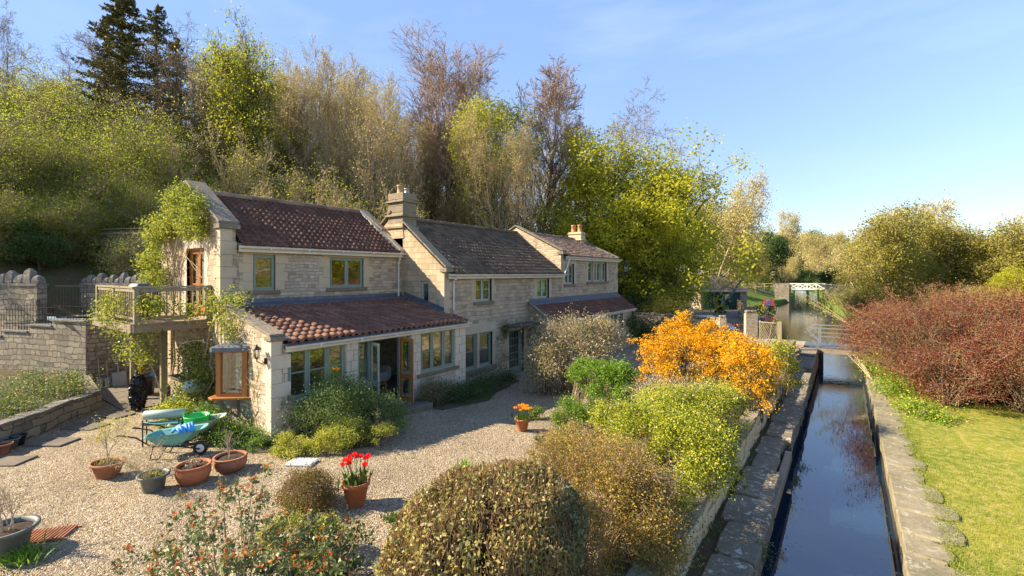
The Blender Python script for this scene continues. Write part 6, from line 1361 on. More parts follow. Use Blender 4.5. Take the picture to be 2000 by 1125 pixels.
# clipped hedge in the foreground: cut stems and scorched leaves on a rounded top
def hedge():
    o = thing('clipped_hedge', 'large rounded hedge of scorched brown leaves and cut upright stems in the foreground', 'hedge', W(950,1500,5.4)*1); rs = np.random.RandomState(31)
    off = np.array(wloc(o)); c = np.array(W(955, 1075, 5.35)); R_ax = np.array([math.cos(YAW), math.sin(YAW), 0]); F_ax = np.array([-math.sin(YAW), math.cos(YAW), 0]); U = np.array([0, 0, 1.0])
    def surf(n, lo=.86, hi=1.02, side=False):
        d = rs.normal(size=(n*3, 3)); d /= np.linalg.norm(d, axis=1, keepdims=True); d = d[(d[:, 2] > -.15)][:n]
        e = np.sign(d)*np.abs(d)**.72; e /= np.linalg.norm(np.abs(e)**1.0, axis=1, keepdims=True)**.75
        lump = 1+.05*np.sin(d[:, 0]*9+1)*np.cos(d[:, 1]*7)+.04*np.sin(d[:, 2]*13+d[:, 0]*5); k = (rs.uniform(lo, hi, len(d))*lump)[:, None]
        q = e*k; sk = .42*q[:, 0:1]
        return c+R_ax*q[:, 0:1]*1.18+F_ax*(q[:, 1:2]*1.28+sk)+U*q[:, 2:3]*.84, d
    P, d = surf(26000, .8, 1.03); z0 = P[:, 2] > .0; P = P[z0]; d = d[z0]; off_ = P-off
    right = (P-c)@R_ax > .78
    link('scorched_leaves', leafmesh('scorched_leaves', off_[~right], .046, M['lf_hedge'], rs, .55, fold=.08, sizevar=.5), o)
    link('green_leaves', leafmesh('green_leaves', np.concatenate([off_[right], off_[~right][::7]]), .055, M['lf_hedgegreen'], rs, .6, fold=.08), o)  # right side's shade put into the colour: darker grey-green leaves there
    P, d = surf(9000, .9, 1.0); P = P[((P-c)@R_ax < .95) & (P[:, 2] > .2)]; segs = []
    for p in P[:8000]:
        u = np.array([rs.normal(0, .22), rs.normal(0, .22), 1.0]); u /= np.linalg.norm(u); L_ = rs.uniform(.07, .2); a = p-off-u*L_*.6; b = p-off+u*L_*.4; segs.append((a, b, .0055, .004))
    link('cut_stems', prisms(segs, M['bk_straw'], 'cut_stems', 4), o)
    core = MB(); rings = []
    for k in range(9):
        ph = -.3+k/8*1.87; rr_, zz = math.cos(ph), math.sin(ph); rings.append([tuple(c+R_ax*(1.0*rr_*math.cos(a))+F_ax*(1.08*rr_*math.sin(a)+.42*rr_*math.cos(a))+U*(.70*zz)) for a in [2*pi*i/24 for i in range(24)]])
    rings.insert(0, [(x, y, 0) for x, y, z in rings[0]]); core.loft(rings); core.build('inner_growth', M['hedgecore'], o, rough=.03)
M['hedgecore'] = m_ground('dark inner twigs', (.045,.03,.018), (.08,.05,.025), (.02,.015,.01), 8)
hedge()
# clipped ball
shrub('clipped_ball_bush', 'small clipped round bush, olive-brown with dark side, left of the red tulips', 'bush', tuple(G(600,1010)), [B(602,968,8.25,.44,.44,.40)],
      [('foliage','lf_ball',17000,.024,.55,None,1.0)], 'bk_brown', 130, .006, 10, 150, .13, .88)
shrub('low_yellow_bush', 'soft yellow-green low bush in front of the clipped ball', 'bush', tuple(G(560,1080)), [B(560,1045,6.8,.34,.35,.3),B(610,1085,6.4,.32,.3,.3),B(640,1040,6.9,.25,.25,.22)],
      [('foliage','lf_yellow',9000,.026,.5,None,1.0),('inner_leaves','lf_mid',5000,.03,.5,None,1.0)], 'bk_brown', 50, .006, 11, 70, .2, .6)
# roses in the foreground
def rose(label, root, tips, seed, nl=26, green=1.0, ls=.062, sub=3):
    o = thing('rose_bush', label, 'rose bush', root); R = random.Random(seed); rs = np.random.RandomState(seed); segs = []; gp, rp = [], []; root = Vector(root)
    for t_ in tips:
        t_ = Vector(t_); b = root+Vector((R.gauss(0,.10), R.gauss(0,.10), 0)); mid = b.lerp(t_, .55)+Vector((R.gauss(0,.06),R.gauss(0,.06),.1)); k = 8; pts = []
        for i in range(k+1): u = i/k; pts.append(b*(1-u)**2+mid*2*u*(1-u)+t_*u*u)
        for i, (p, q) in enumerate(zip(pts, pts[1:])): segs.append((tuple(p-root), tuple(q-root), .014*(1-.7*i/k), .014*(1-.7*(i+1)/k)))
        ends = [(t_, 1.0)]
        for _ in range(sub):
            i = R.randint(4, k-1); q = pts[i]+Vector((R.gauss(0,1),R.gauss(0,1),abs(R.gauss(.5,.5))))*.09; segs.append((tuple(pts[i]-root), tuple(q-root), .005, .003)); ends.append((q, .35))
        for e, red in ends:
            for _ in range(nl): gp.append(np.array(e-root)+rs.normal(0, .048, 3)-np.array([0,0,.03]))
            if R.random() < red: 
                for _ in range(9): rp.append(np.array(e-root)+rs.normal(0, .033, 3)+np.array([0,0,.025]))
    link('stems', prisms(segs, M['bk_brown'], 'stems', 6), o); link('leaves', leafmesh('leaves', np.array(gp), ls, M['lf_rose'], rs, .55, fold=.1), o); link('red_shoots', leafmesh('red_shoots', np.array(rp), ls*.85, M['lf_rosered'], rs, .5, fold=.1), o); return o
R = random.Random(33)
rose('open rose bush with red new shoots rising over the gravel at the lower left', G(450,1290), [W(x,y,D) for x,y,D in ((355,965,6.5),(395,980,6.3),(430,945,6.4),(462,950,6.3),(495,935,6.3),(520,915,6.4),(470,1000,5.9),(380,1030,5.8),(340,1010,6.2),(415,1010,6.0),(505,980,6.1),(325,1050,5.8),(300,1085,5.6),(255,1070,5.9),(350,1085,5.4),(400,1090,5.3),(230,1105,5.7),(290,1120,5.4),(445,1060,5.5),(520,1020,5.8),(480,1085,5.3))], 41)
rose('dense rose bush with dark leaves and red tips beside the low yellow bush', G(610,1300), [W(x+R.uniform(-10,10),y+R.uniform(-8,8),D) for x,y,D in ((560,1000,6.6),(595,1010,6.4),(640,1000,6.5),(670,1020,6.4),(700,1025,6.5),(545,1040,6.1),(580,1060,5.9),(620,1055,5.9),(660,1065,6.0),(695,1060,6.1),(540,1090,5.6),(580,1100,5.6),(630,1105,5.6),(670,1110,5.7),(505,1075,5.6),(520,1115,5.4),(610,1125,5.3),(650,1085,5.7),(565,1075,5.7))], 42, 42, sub=5)
# plants round the beds
shrub('border_plants', 'low leafy border plants along the foot of the lean-to and middle cottage', 'border plants', (-11, 12.5, -.2), [((-11.3,11.6,-.02),(.35,.9,.28)),((-11.2,13.0,-.1),(.5,.7,.25)),((-11.7,14.6,-.25),(.6,1.0,.28)),((-12.1,16.2,-.35),(.35,.6,.2)),((-10.9,12.2,-.15),(.4,.7,.2))],
      [('foliage','lf_dark',15000,.055,.4,None,1.0),('young_leaves','lf_mid',5000,.05,.4,None,1.0),('flowers','lf_blue',500,.035,.8,None,1.1)], 'bk_brown', 30, .006, 13, 90, .3, .5, floor=-.5)
shrub('twiggy_shrub', 'dull brown-green twiggy shrub under the right lean-to window', 'bush', (-11.4, 11.2, -.2), [((-11.35,11.3,.18),(.3,.8,.38))], [('foliage','lf_buddleia',3500,.04,.4,None,1.0),('leaves','lf_mid',2500,.04,.4,None,1.0)], 'bk_brown', 120, .006, 14, 40, .25, .5, floor=-.3)
bb_ = shrub('bluebell_clump', 'bluebells and lush green leaves in the border below the oriel window', 'flower border', (-12.5, 5.0, 0), [((-12.3,5.2,.12),(.5,.35,.28)),((-13.2,5.1,.2),(.6,.35,.35)),((-12.0,5.55,.1),(.35,.3,.25)),((-14.0,5.2,.25),(.5,.4,.35)),((-11.4,5.4,.08),(.35,.3,.2))],
      [('foliage','lf_bright',12000,.06,.25,.8,1.0),('dark_leaves','lf_mid',6000,.06,.4,None,1.0),('flowers','lf_blue',1500,.03,.8,None,1.2)], 'bk_brown', 20, .006, 15, 90, .28, .5)
shrub('leafy_shrub', 'pale yellow-green shrub at the foot of the right balcony post', 'bush', (-14.8, 5.0, 0), [((-14.9,4.9,.3),(.55,.45,.4)),((-15.6,5.0,.2),(.5,.4,.3)),((-14.3,4.7,.2),(.4,.35,.3))], [('foliage','lf_choisya',7000,.055,.5,None,1.0),('leaves','lf_mid',3500,.055,.5,None,1.0)], 'bk_brown', 40, .008, 16, 50, .25, .6)
shrub('bed_plants', 'mixed low plants with pale flowers filling the raised bed', 'border plants', (-18.5, 2.8, .46), [((-18.9,3.3,.66),(.5,.5,.35)),((-19.8,3.6,.7),(.6,.5,.4)),((-18.0,2.4,.6),(.5,.5,.3)),((-17.4,1.4,.6),(.5,.6,.3)),((-20.6,3.0,.7),(.8,.6,.45)),((-19.0,2.0,.6),(.8,.7,.35)),((-18.2,.8,.6),(.8,.8,.3))],
      [('foliage','lf_mid',14000,.055,.35,.2,1.0),('pale_leaves','lf_buddleia',4000,.05,.4,None,1.0),('blossom','lf_yellow',1600,.04,.8,None,1.1),('flowers','lf_blue',250,.035,.8,None,1.1)], 'bk_brown', 60, .006, 17, 120, .28, .5, floor=.45)
shrub('ground_cover', 'low green garden plants between the yellow tulips and the bright green shrub', 'border plants', (-5.8, 11.0, -.15), [B(1105,800,13.6,.35,.4,.3),B(1085,822,12.8,.3,.3,.22),B(1125,812,12.8,.25,.3,.3),B(1050,800,14.5,.3,.3,.15),B(1160,800,13.6,.4,.4,.12),B(1100,845,12,.3,.3,.15)],
      [('foliage','lf_bright',8000,.05,.4,None,1.0),('dark_leaves','lf_mid',6000,.05,.4,None,1.0),('flowers','lf_yellow',350,.05,.8,None,1.0)], 'bk_brown', 40, .006, 18, 60, .3, .5, floor=-.3)
shrub('wall_weeds', 'dark green weeds with a few yellow flowers hanging over the low garden wall', 'weeds', (-2.3, 5.6, 0), [((-2.15,6.0,.0),(.16,.7,.22)),((-2.2,7.6,.02),(.15,.6,.16)),((-2.1,4.6,.0),(.2,.5,.25))], [('foliage','lf_mid',5200,.035,.5,None,1.1),('flowers','lf_tulipyellow',30,.035,.9,None,1.1)], 'bk_brown', 40, .004, 19, 50, .5, .5, floor=-.5)
for i, (x, y, r_) in enumerate(((-1.12,7.0,.10),(-1.16,8.8,.09),(-2.0,9.0,.1))): shrub('weed_tuft', ('fern tuft on the lock coping edge above the water, nearest the camera', 'fern tuft on the lock coping edge, second along', 'weed tuft at the foot of the garden wall')[i], 'weeds', (x,y,-.5), [((x,y,-.48),(r_,r_*2,r_))], [('foliage','lf_mid' if i else 'lf_yellow',500,.04,.4,None,1.3)], 'bk_brown', 6, .003, 60+i, 14, .5, .4, floor=-.8)
P = G(768,1016); gt = tag(link('weed_tuft', None, None, P), 'small bright green weed growing in the gravel right of the red tulips', 'weeds'); tuft(gt, tuple(P), 160, .09, .07, 24, 'lf_mid', .012, .8)
# purple barberry hedge across the canal
shrub('purple_hedge', 'massive untrimmed purple-leaved barberry hedge above the lawn on the right', 'hedge', (4.0, 23.0, -.4), [((3.0,22.0,.75),(1.25,1.6,1.15)),((2.6,24.6,1.35),(1.7,2.6,1.5)),((4.9,22.6,1.15),(2.0,2.2,1.45)),((7.4,22.8,1.2),(2.2,2.2,1.5)),((1.5,27.6,1.3),(1.5,2.8,1.35)),((4.6,26,1.85),(2.6,2.8,1.55)),((7.4,26,1.9),(2.6,2.8,1.5)),((2.0,31,1.2),(1.4,2.4,1.2))],
      [('foliage','lf_purple',210000,.05,.6,None,1.0),('green_leaves','lf_olive',18000,.05,.5,None,1.0)], 'bk_brown', 900, .014, 20, 900, .13, .72, floor=-.4)
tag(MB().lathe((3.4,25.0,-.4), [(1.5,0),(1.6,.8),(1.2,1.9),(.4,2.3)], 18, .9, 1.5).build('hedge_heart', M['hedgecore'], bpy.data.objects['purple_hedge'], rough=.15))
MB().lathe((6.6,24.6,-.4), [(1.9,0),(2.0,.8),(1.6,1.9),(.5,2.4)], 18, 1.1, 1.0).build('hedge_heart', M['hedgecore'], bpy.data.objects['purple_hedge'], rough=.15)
shrub('hedge_ivy', 'pale green ivy and brambles trailing over the right lock coping', 'ivy', (1.5, 24, -.4), [((1.55,23.0,-.2),(.3,1.8,.2)),((1.35,26.5,-.1),(.35,2.0,.25)),((1.9,20.4,-.28),(.35,1.2,.14)),((1.15,30,-.1),(.3,1.6,.3)),((2.3,19.6,-.3),(.5,.6,.12))], [('foliage','lf_bright',9000,.065,.7,None,1.0),('young_leaves','lf_yellow',4500,.06,.6,None,1.0)], 'bk_pale', 60, .008, 21, 120, .3, .4, floor=-.42)
R = random.Random(15)
sprays('hedge_shoots', 'loose upright shoots sticking out of the top of the purple hedge', Vector((3.5, 24, .6)), [(R.uniform(1.0,8), R.uniform(22.5,29), R.uniform(2.9,3.75)) for _ in range(60)], [('leaves','lf_purple',.8),('young_leaves','lf_olive',.2)], 7, .012, 'hedge shoots', 'bk_brown', .75, .055, 60, .10, .0)
sprays('hedge_side_shoots', 'loose shoots reaching out from the canal end of the purple hedge', Vector((2.2, 25, .9)), [(R.uniform(-.3,1.2), R.uniform(22,28), R.uniform(.9,2.9)) for _ in range(50)], [('leaves','lf_purple',.8),('young_leaves','lf_olive',.15)], 8, .012, 'hedge shoots', 'bk_tan', .55, .055, 60, .09, .12)
sprays('overhanging_branch', 'thin sparse-leaved branches reaching from the right bank out over the canal', W(1668,640,27), [W(x,y,D) for x,y,D in ((1548,572,30),(1560,582,29),(1572,575,29),(1590,566,28),(1600,580,27),(1585,600,28),(1570,612,27),(1620,575,26),(1615,600,26),(1625,560,27),(1600,592,29),(1635,590,26))], [('leaves','lf_vine',.9)], 5, .022, 'branches', 'bk_tan', .3, .08, 60, .16, .10)
sprays('fallen_branch', 'pale bare branches leaning from the hedge down to the right lock wall', W(1722,765,19.5), [W(x,y,D) for x,y,D in ((1652,690,22),(1660,682,22.4),(1668,700,21.4),(1650,676,23))], [('buds','lf_bud',.25)], 6, .03, 'branches', 'bk_pale', .7, .05, 20, .06, .10)
# climbers on the gable and balcony
def climber(name, label, base, cents, mats, stems, seed, sp=.16, n=60, ls=.06):
    o = thing(name, label, 'climbing plant', base); rs = np.random.RandomState(seed); base = Vector(base); P_ = []
    for c in cents: c = Vector(c); P_.append(np.array(c-base)+rs.normal(0, sp, (n, 3)))
    P_ = np.concatenate(P_)
    for pn, mt, fr in mats: sel = P_[rs.rand(len(P_)) < fr]; link(pn, leafmesh(pn, sel, ls, M[mt], rs, .55, droop=-.2), o)
    segs = []
    for pts, r_ in stems:
        pts = [Vector(p) for p in pts]; f = []
        for a, b in zip(pts, pts[1:]):
            for i in range(4): f.append(a.lerp(b, i/4)+Vector(rs.normal(0, .03, 3)))
        f.append(pts[-1])
        for i, (p, q) in enumerate(zip(f, f[1:])): segs.append((tuple(p-base), tuple(q-base), r_*(1-.7*i/len(f)), r_*(1-.7*(i+1)/len(f))))
    link('stems', prisms(segs, M['bk_tan'], 'stems', 5), o); return o
R = random.Random(5); GYo = 5.92
cents = []
for k in range(120):
    x = R.uniform(-19.4, -15.75); zt = 7.25-abs(x+17.5)*.60+.05; zb = max(4.9, 5.6-.25*abs(x+18)); u = R.random()
    cents.append((x, GYo-abs(R.gauss(0, .12)), zt-(zt-zb)*u*(.95 if x < -16.3 else .75)))
for k in range(40): cents.append((R.uniform(-20.6,-18.6), 5.8+R.gauss(0,.2), R.uniform(3.9, 6.2)))
for k in range(8): cents.append((R.uniform(-20.5,-19.2), 5.8+R.gauss(0,.2), R.uniform(2.9, 4.0)))
climber('wall_climber', 'yellow-green creeper covering the upper gable of the nearest cottage', (-18.5, 5.9, 0), cents, [('foliage','lf_vine',.75),('dark_leaves','lf_mid',.22)], [([(-18.6,5.95,0),(-18.3,5.95,2.6),(-18.4,5.93,4.6),(-17.5,5.93,6.6)],.035), ([(-18.3,5.95,2.6),(-19.2,5.9,5.4)],.03)]+[([(R.uniform(-19,-16),5.98,R.uniform(4,5.2)),(R.uniform(-19,-16),5.97,R.uniform(5.2,6.4))],.010) for _ in range(16)], 8, .12, 120, .07)
cents = [W(x, y, D) for x, y, D in [(R.uniform(190,262), R.uniform(580,640), R.uniform(13.0,14.2)) for _ in range(34)]+[(R.uniform(262,330), R.uniform(585,605), 12.6) for _ in range(10)]+[(R.uniform(225,300), R.uniform(640,705), R.uniform(12.6,13.6)) for _ in range(30)]+[(R.uniform(300,400), R.uniform(588,612), 12.9) for _ in range(10)]]
climber('balcony_wisteria', 'pale green wisteria tangled along the balcony rail and hanging below its deck', (-16.9, 4.5, 0), cents, [('foliage','lf_vine',.75),('dark_leaves','lf_mid',.25)], [([W(330,800,13.6),W(300,720,13.2),W(262,660,13.2),W(215,610,13.6)],.02)]+[([W(R.uniform(255,300),R.uniform(640,660),12.9),W(R.uniform(210,300),R.uniform(600,700),13)],.009) for _ in range(40)], 9, .15, 74, .068)
cents = [W(x, y, D) for x, y, D in [(R.uniform(405,480), R.uniform(578,612), R.uniform(12.9,13.6)) for _ in range(22)]+[(R.uniform(425,475), R.uniform(612,668), R.uniform(12.4,13.0)) for _ in range(16)]]
climber('corner_climber', 'yellow-green climber branch crossing the corner above the oriel window', (-15.0, 5.7, 0), cents, [('foliage','lf_vine',.9),('dark_leaves','lf_mid',.15)], [([(-15.2,5.8,0),(-15.3,5.7,1.4),(-15.1,5.75,2.6),W(450,590,13)],.03), ([W(330,690,12.6),W(360,668,12.5),W(400,665,12.4),W(425,690,12.4)],.012)], 10, .14, 66, .062)
cents = [(R.uniform(-16.6,-14.9), R.uniform(5.3,5.9), R.uniform(.6,2.1)) for _ in range(42)]
climber('gable_shrub', 'loose green climber on the shaded gable wall under the balcony', (-15.6, 5.8, 0), cents, [('foliage','lf_mid',.6),('light_leaves','lf_vine',.4)], [([(-15.5,5.8,0),(-15.7,5.7,1.0),(-15.2,5.7,2.0)],.04),([(-15.5,5.7,.2),(-14.8,5.7,1.2),(-14.9,5.7,2.0)],.03),([(-15.4,5.8,.1),(-16.2,5.6,1.3)],.025)]+[([(R.uniform(-16,-15),5.6,R.uniform(.4,1)),(R.uniform(-16.6,-14.8),5.6,R.uniform(1.2,2.2))],.01) for _ in range(20)], 11, .17, 100, .07)
climber('lean_to_climber', 'bare climbing stems with few leaves on the lean-to gable between oriel and lantern', (-12.6, 5.8, 0), [(R.uniform(-12.9,-12.0), 5.75, R.uniform(.2,2.4)) for _ in range(16)], [('foliage','lf_vine',.6),('dark_leaves','lf_mid',.3)], [([(-12.5,5.8,0),(-12.55,5.82,1.0),(-12.35,5.82,2.3)],.014),([(-12.5,5.8,.9),(-12.9,5.82,1.5),(-12.7,5.82,2.4)],.01),([(-12.55,5.82,1.1),(-12.1,5.82,1.9)],.009)], 12, .12, 18, .05)
climber('corner_rose', 'small climbing rose with reddish leaves at the front corner of the lean-to', (-11.5, 5.95, 0), [(R.uniform(-11.6,-11.3), R.uniform(5.9,6.6), R.uniform(.3,1.1)) for _ in range(16)], [('foliage','lf_rose',.8),('red_shoots','lf_rosered',.12)], [([(-11.5,6.0,0),(-11.5,6.1,.6),(-11.5,6.3,1.1)],.012),([(-11.5,6.0,0),(-11.45,6.4,.5)],.01)], 13, .08, 30, .05)
climber('door_climber', 'bare dark climber stem with a tuft of leaves beside the glazed front door', (-12.5, 16.7, -.5), [(-12.45, 16.6+R.gauss(0,.2), R.uniform(1.2,1.9)) for _ in range(14)]+[(-12.45, 16.9+R.gauss(0,.15), R.uniform(.1,.8)) for _ in range(3)], [('foliage','lf_dark',.9),('yellow_leaves','lf_yellow',.15)], [([(-12.5,16.8,-.5),(-12.5,16.3,.4),(-12.5,16.8,1.6)],.02)], 14, .1, 40, .055)
climber('far_climber', 'dark leafy climber along the eave of the far cottage lean-to', (-11.6, 20, -.5), [(-11.55+R.gauss(0,.12), R.uniform(18.9,23.5), R.uniform(1.3,2.0)) for _ in range(44)]+[(-11.4, R.uniform(28.2,29.9), R.uniform(.3,1.8)) for _ in range(18)], [('foliage','lf_dark',.8),('dark_leaves','lf_mid',.3)], [([(-11.5,19.4,-.5),(-11.5,19.6,1.5),(-11.5,22,1.8)],.03)], 15, .14, 90, .08)
# ================================================================ beyond the cottages: yard, gate walls, boathouse, crane, boats, bridges
def rough_wall(name, label, P, Q, z0, z1, mat='rubble', th=.4, caps=True):
    P, Q = Vector((P.x,P.y,0)), Vector((Q.x,Q.y,0)); d = Q-P; c = (P+Q)/2; a = math.atan2(d.y, d.x); o = thing(name, label, 'stone wall', (c.x, c.y, z0))
    MB().obox((c.x, c.y, (z0+z1)/2), d.length, th, z1-z0, a).build('wall', M[mat], o, rough=.03)
    if caps:
        m = MB(); n = max(2, int(d.length/.4))
        for k in range(n): q = P+d*((k+.5)/n); m.obox((q.x,q.y,z1+.1), d.length/n*.85, th*.9, .2+rw_.uniform(-.05,.08), a, rw_.uniform(-.1,.1))
        m.build('cap_stones', M['coping'], o, bevel=.03, rough=.04)
    return o
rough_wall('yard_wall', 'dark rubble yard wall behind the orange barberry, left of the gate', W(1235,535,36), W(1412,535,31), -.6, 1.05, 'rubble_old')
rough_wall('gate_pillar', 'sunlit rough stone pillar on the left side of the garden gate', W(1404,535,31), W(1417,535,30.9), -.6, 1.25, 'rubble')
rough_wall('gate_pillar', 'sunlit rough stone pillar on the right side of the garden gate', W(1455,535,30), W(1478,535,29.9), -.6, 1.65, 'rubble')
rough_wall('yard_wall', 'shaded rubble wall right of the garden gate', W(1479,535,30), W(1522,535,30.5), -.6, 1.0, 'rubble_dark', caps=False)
gt = thing('garden_gate', 'rusty iron gate between the two stone pillars', 'gate', W(1436,535,30.3)*1)
m = MB()
for x in range(1419, 1455, 5): p = W(x,535,30.3); m.bar((p.x,p.y,-.5), (p.x,p.y,.95), .03)
m.build('bars', M['terracotta_old'], gt); m = MB()
for z in (-.35, .85): p, q = W(1418,535,30.3), W(1454,535,30.3); m.bar((p.x,p.y,z), (q.x,q.y,z), .05)
m.build('rails', M['terracotta_old'], gt)
# trellis and pale post by the lift bridge
tr = thing('trellis', 'diamond wooden trellis panel beside the pale post', 'trellis', W(1500,535,27)*1)
m = MB(); p, q = W(1484,535,27.5), W(1516,535,26.5)
for k in range(-6, 10):
    for s in (1, -1):
        u0 = k/9; u1 = u0+s*.9; z0, z1 = -.3, 1.3; z_ = lambda u: z0+(z1-z0)*(u-u0_)/(u1_-u0_); u0_, u1_ = u0, u1
        c0_, c1__ = min(max(u0, 0), 1), min(max(u1, 0), 1)
        if abs(c1__-c0_) < .05: continue
        za, zb2 = z_(c0_), z_(c1__); u0, u1, z0, z1 = c0_, c1__, za, zb2
        A, B2 = p.lerp(q, u0), p.lerp(q, u1); m.bar((A.x,A.y,z0), (B2.x,B2.y,z1), .02)
m.build('lattice', M['postwood'], tr); m = MB()
for u in (0, 1): A = p.lerp(q, u); m.bar((A.x,A.y,-.5), (A.x,A.y,1.45), .06)
m.bar((p.x,p.y,1.35), (q.x,q.y,1.35), .05); m.build('frame', M['postwood'], tr)
ps = W(1523,535,25.5); o = tag(MB().box(ps.x-.11, ps.x+.11, ps.y-.11, ps.y+.11, -.5, 1.55).build('gate_post', M['postwood'], None, bevel=.01), 'tall square pale timber post by the canal end of the trellis', 'post')
climber('post_climber', 'yellow-green climber over the trellis and the top of the pale post', W(1500,600,27), [W(1490+R.uniform(-8,40), R.uniform(590,640), 26.5) for _ in range(14)], [('foliage','lf_vine',.9)], [([W(1500,690,26.5),W(1505,640,26.5),W(1520,600,26.5)],.02)], 16, .16, 26, .07)
# lift bridge
lb_ = thing('lift_bridge', 'small lift footbridge with pale grey deck and steel handrails across the lock tail', 'bridge', (0, 32.5, -.1))
MB().box(-1.9, 2.6, 31.4, 33.6, -.02, .06).build('deck', M['lead'], lb_); MB().box(-1.9, 2.6, 31.36, 31.5, -.26, -.025).build('beam', M['greywood'], lb_)
MB().box(-1.9, 2.6, 33.4, 33.55, -.26, -.025).build('beam', M['greywood'], lb_)
M['railsteel'] = m_plain('pale grey painted steel', (.22,.25,.27), .45, .2, .15, 4)
for yy in (31.42, 33.5):
    m = MB()
    for x in (-1.2, 1.8): m.bar((x,yy,-.2), (x,yy,1.15), .055)
    m.bar((-1.7,yy,1.12), (2.6,yy,1.12), .045); m.bar((-1.7,yy,.66), (2.6,yy,.66), .04); m.bar((-1.2,yy,.05), (-1.9,yy,.85), .05); m.bar((-1.9,yy,.85), (-1.45,yy,1.12), .05); m.bar((-1.2,yy,.45), (-1.7,yy,1.1), .04)
    m.build('handrail', M['railsteel'], lb_)
MB().box(-5.2, -1.92, 31.6, 33.8, -.5, .02).build('approach', M['path'], lb_, bevel=.02); MB().box(-1.45, -1.05, 31.0, 33.9, -2.1, -.27).build('abutment', M['lock_wet'], lb_, rough=.02); MB().box(.85, 2.6, 31.31, 33.9, -2.1, -.27).build('abutment', M['lock'], lb_, rough=.02)
# gabion and sloping timbers at the lock end
gb = thing('sluice_stones', 'rubble stone heap with leaning timbers at the far end of the left lock wall', 'stone heap', (-2.2, 26.5, -.3)); MB().box(-2.75, -2.1, 24.4, 28.3, -.5, .7).build('stones', M['rubble_grey'], gb, rough=.08)
for k in range(4): MB().bar((-2.08, 24.3+.18*k, .55), (-1.85, 24.3+.18*k+1.2, -.28), .05).build('timber', M['greywood'], gb)
# boathouse with green doors and hipped slate roof
bp_ = W(1396,535,64); bx, by = bp_.x, bp_.y; ang = math.radians(38)
bh = thing('boathouse', 'square stone shed with wide dark green doors and a hipped slate roof', 'shed', (bx, by, -.55)); ca, sa = math.cos(ang), math.sin(ang)
def TB(p): return (bx+p[0]*ca-p[1]*sa, by+p[0]*sa+p[1]*ca, p[2])
def tb(mb): mb.v = [TB(p) for p in mb.v]; return mb
hw, hd = 3.1, 2.6
w = MB(); w.box(-hw,-hw+.35,-hd,hd,-.55,2.0); w.box(hw-.9,hw,-hd,hd,-.55,2.0); w.box(-hw+.35,hw-.9,hd-.35,hd,-.55,2.0); w.box(-hw+.35, hw-.9, -hd, -hd+.35, 1.75, 2.0); tb(w).build('wall', M['rubble'], bh)
M['doorgreen'] = m_plain('dark green paint', (.004,.10,.075), .5, 0, .2, 3)
d_ = MB()
for k in range(14): d_.box(-hw+.36+k*.37, -hw+.36+k*.37+.36, -hd+.08, -hd+.14, -.55, 1.74)
tb(d_).build('door', M['doorgreen'], bh)
r_ = MB(); r_.add([(-hw-.35,-hd-.35,1.98),(hw+.35,-hd-.35,1.98),(hw+.35,hd+.35,1.98),(-hw-.35,hd+.35,1.98),(-.3,0,4.0),(.3,0,4.0)], [(0,1,5,4),(1,2,5),(2,3,4,5),(3,0,4),(3,2,1,0)]); tb(r_).build('roof', M['slate'], bh)
tb(MB().box(-hw-.3,hw+.2,-hd-.42,-hd-.36,1.86,2.0)).build('fascia', M['white'], bh)
M['signyellow'] = m_plain('yellow sign', (.75,.75,.05), .5); M['signwhite'] = m_plain('white sign', (.8,.8,.8), .5)
s1 = tb(MB().box(.15,.75,-hd+.0,-hd+.05,.75,1.5)).build('notice_board', M['signyellow'], bh); tb(MB().box(.2,.7,-hd-.02,-hd-.002,1.12,1.45)).build('notice', M['signwhite'], s1)
tb(MB().lathe((.45,-hd+.03,.42), [(.14,-.14),(.14,.0)], 16)).build('notice', M['signwhite'], bh)
# crane
M['craneblue'] = m_plain('blue grey crane paint', (.10,.16,.18), .5, .3, .3, 4)
cp_ = W(1407,535,56); cp_.z = -.55
cr_ = thing('hand_crane', 'old iron hand crane with a long blue-grey jib beside the boathouse', 'crane', cp_)
ctop = W(1461, 531, 56.0); cb = Vector((cp_.x+.5, cp_.y, .7)); m = MB(); sd_ = Vector((0,0,1)).cross((ctop-cb).normalized()).normalized()*.22
for s in (-1, 1): m.bar(cb+sd_*s, ctop+sd_*s*.5, .10)
for k in range(9): u = (k+.5)/9; a = cb.lerp(ctop, u); m.bar(a+sd_*(1-.5*u), a-sd_*(1-.5*u), .05)
m.build('jib', M['craneblue'], cr_)
m = MB()
for s in (-.18, .18): m.path([Vector((cp_.x-.9+s, cp_.y, 1.5)), ctop+Vector((s*.3,0,.1))], .03, 5)
m.build('tie_rods', M['iron'], cr_)
m = MB(); m.lathe(cp_, [(.7,0),(.7,.3),(.35,.4),(.25,1.6),(.2,2.1)], 14); m.obox((cp_.x-.4,cp_.y,1.1), .9, .7, .9, .4); m.build('post', M['iron'], cr_, bevel=.02)
m = MB()
for dx in (-.5, .3):
    L = [[(cp_.x+dx+y_, cp_.y-.5+r_*0+r_*math.cos(2*pi*k/18), .75+r_*math.sin(2*pi*k/18)) for k in range(18)] for r_, y_ in ((.55,-.05),(.6,0),(.55,.05))]; m.loft(L)
m.build('gear', M['craneblue'], cr_)
MB().lathe(ctop, [(.12,-.25),(.28,-.05),(.28,.15),(.1,.25)], 10).build('head_pulley', M['craneblue'], cr_)
tag(MB().path([W(1391,600,50), W(1391,574,50)], .09, 8).build('black_post', M['iron'], None), 'slim black post standing in front of the green shed doors', 'post')
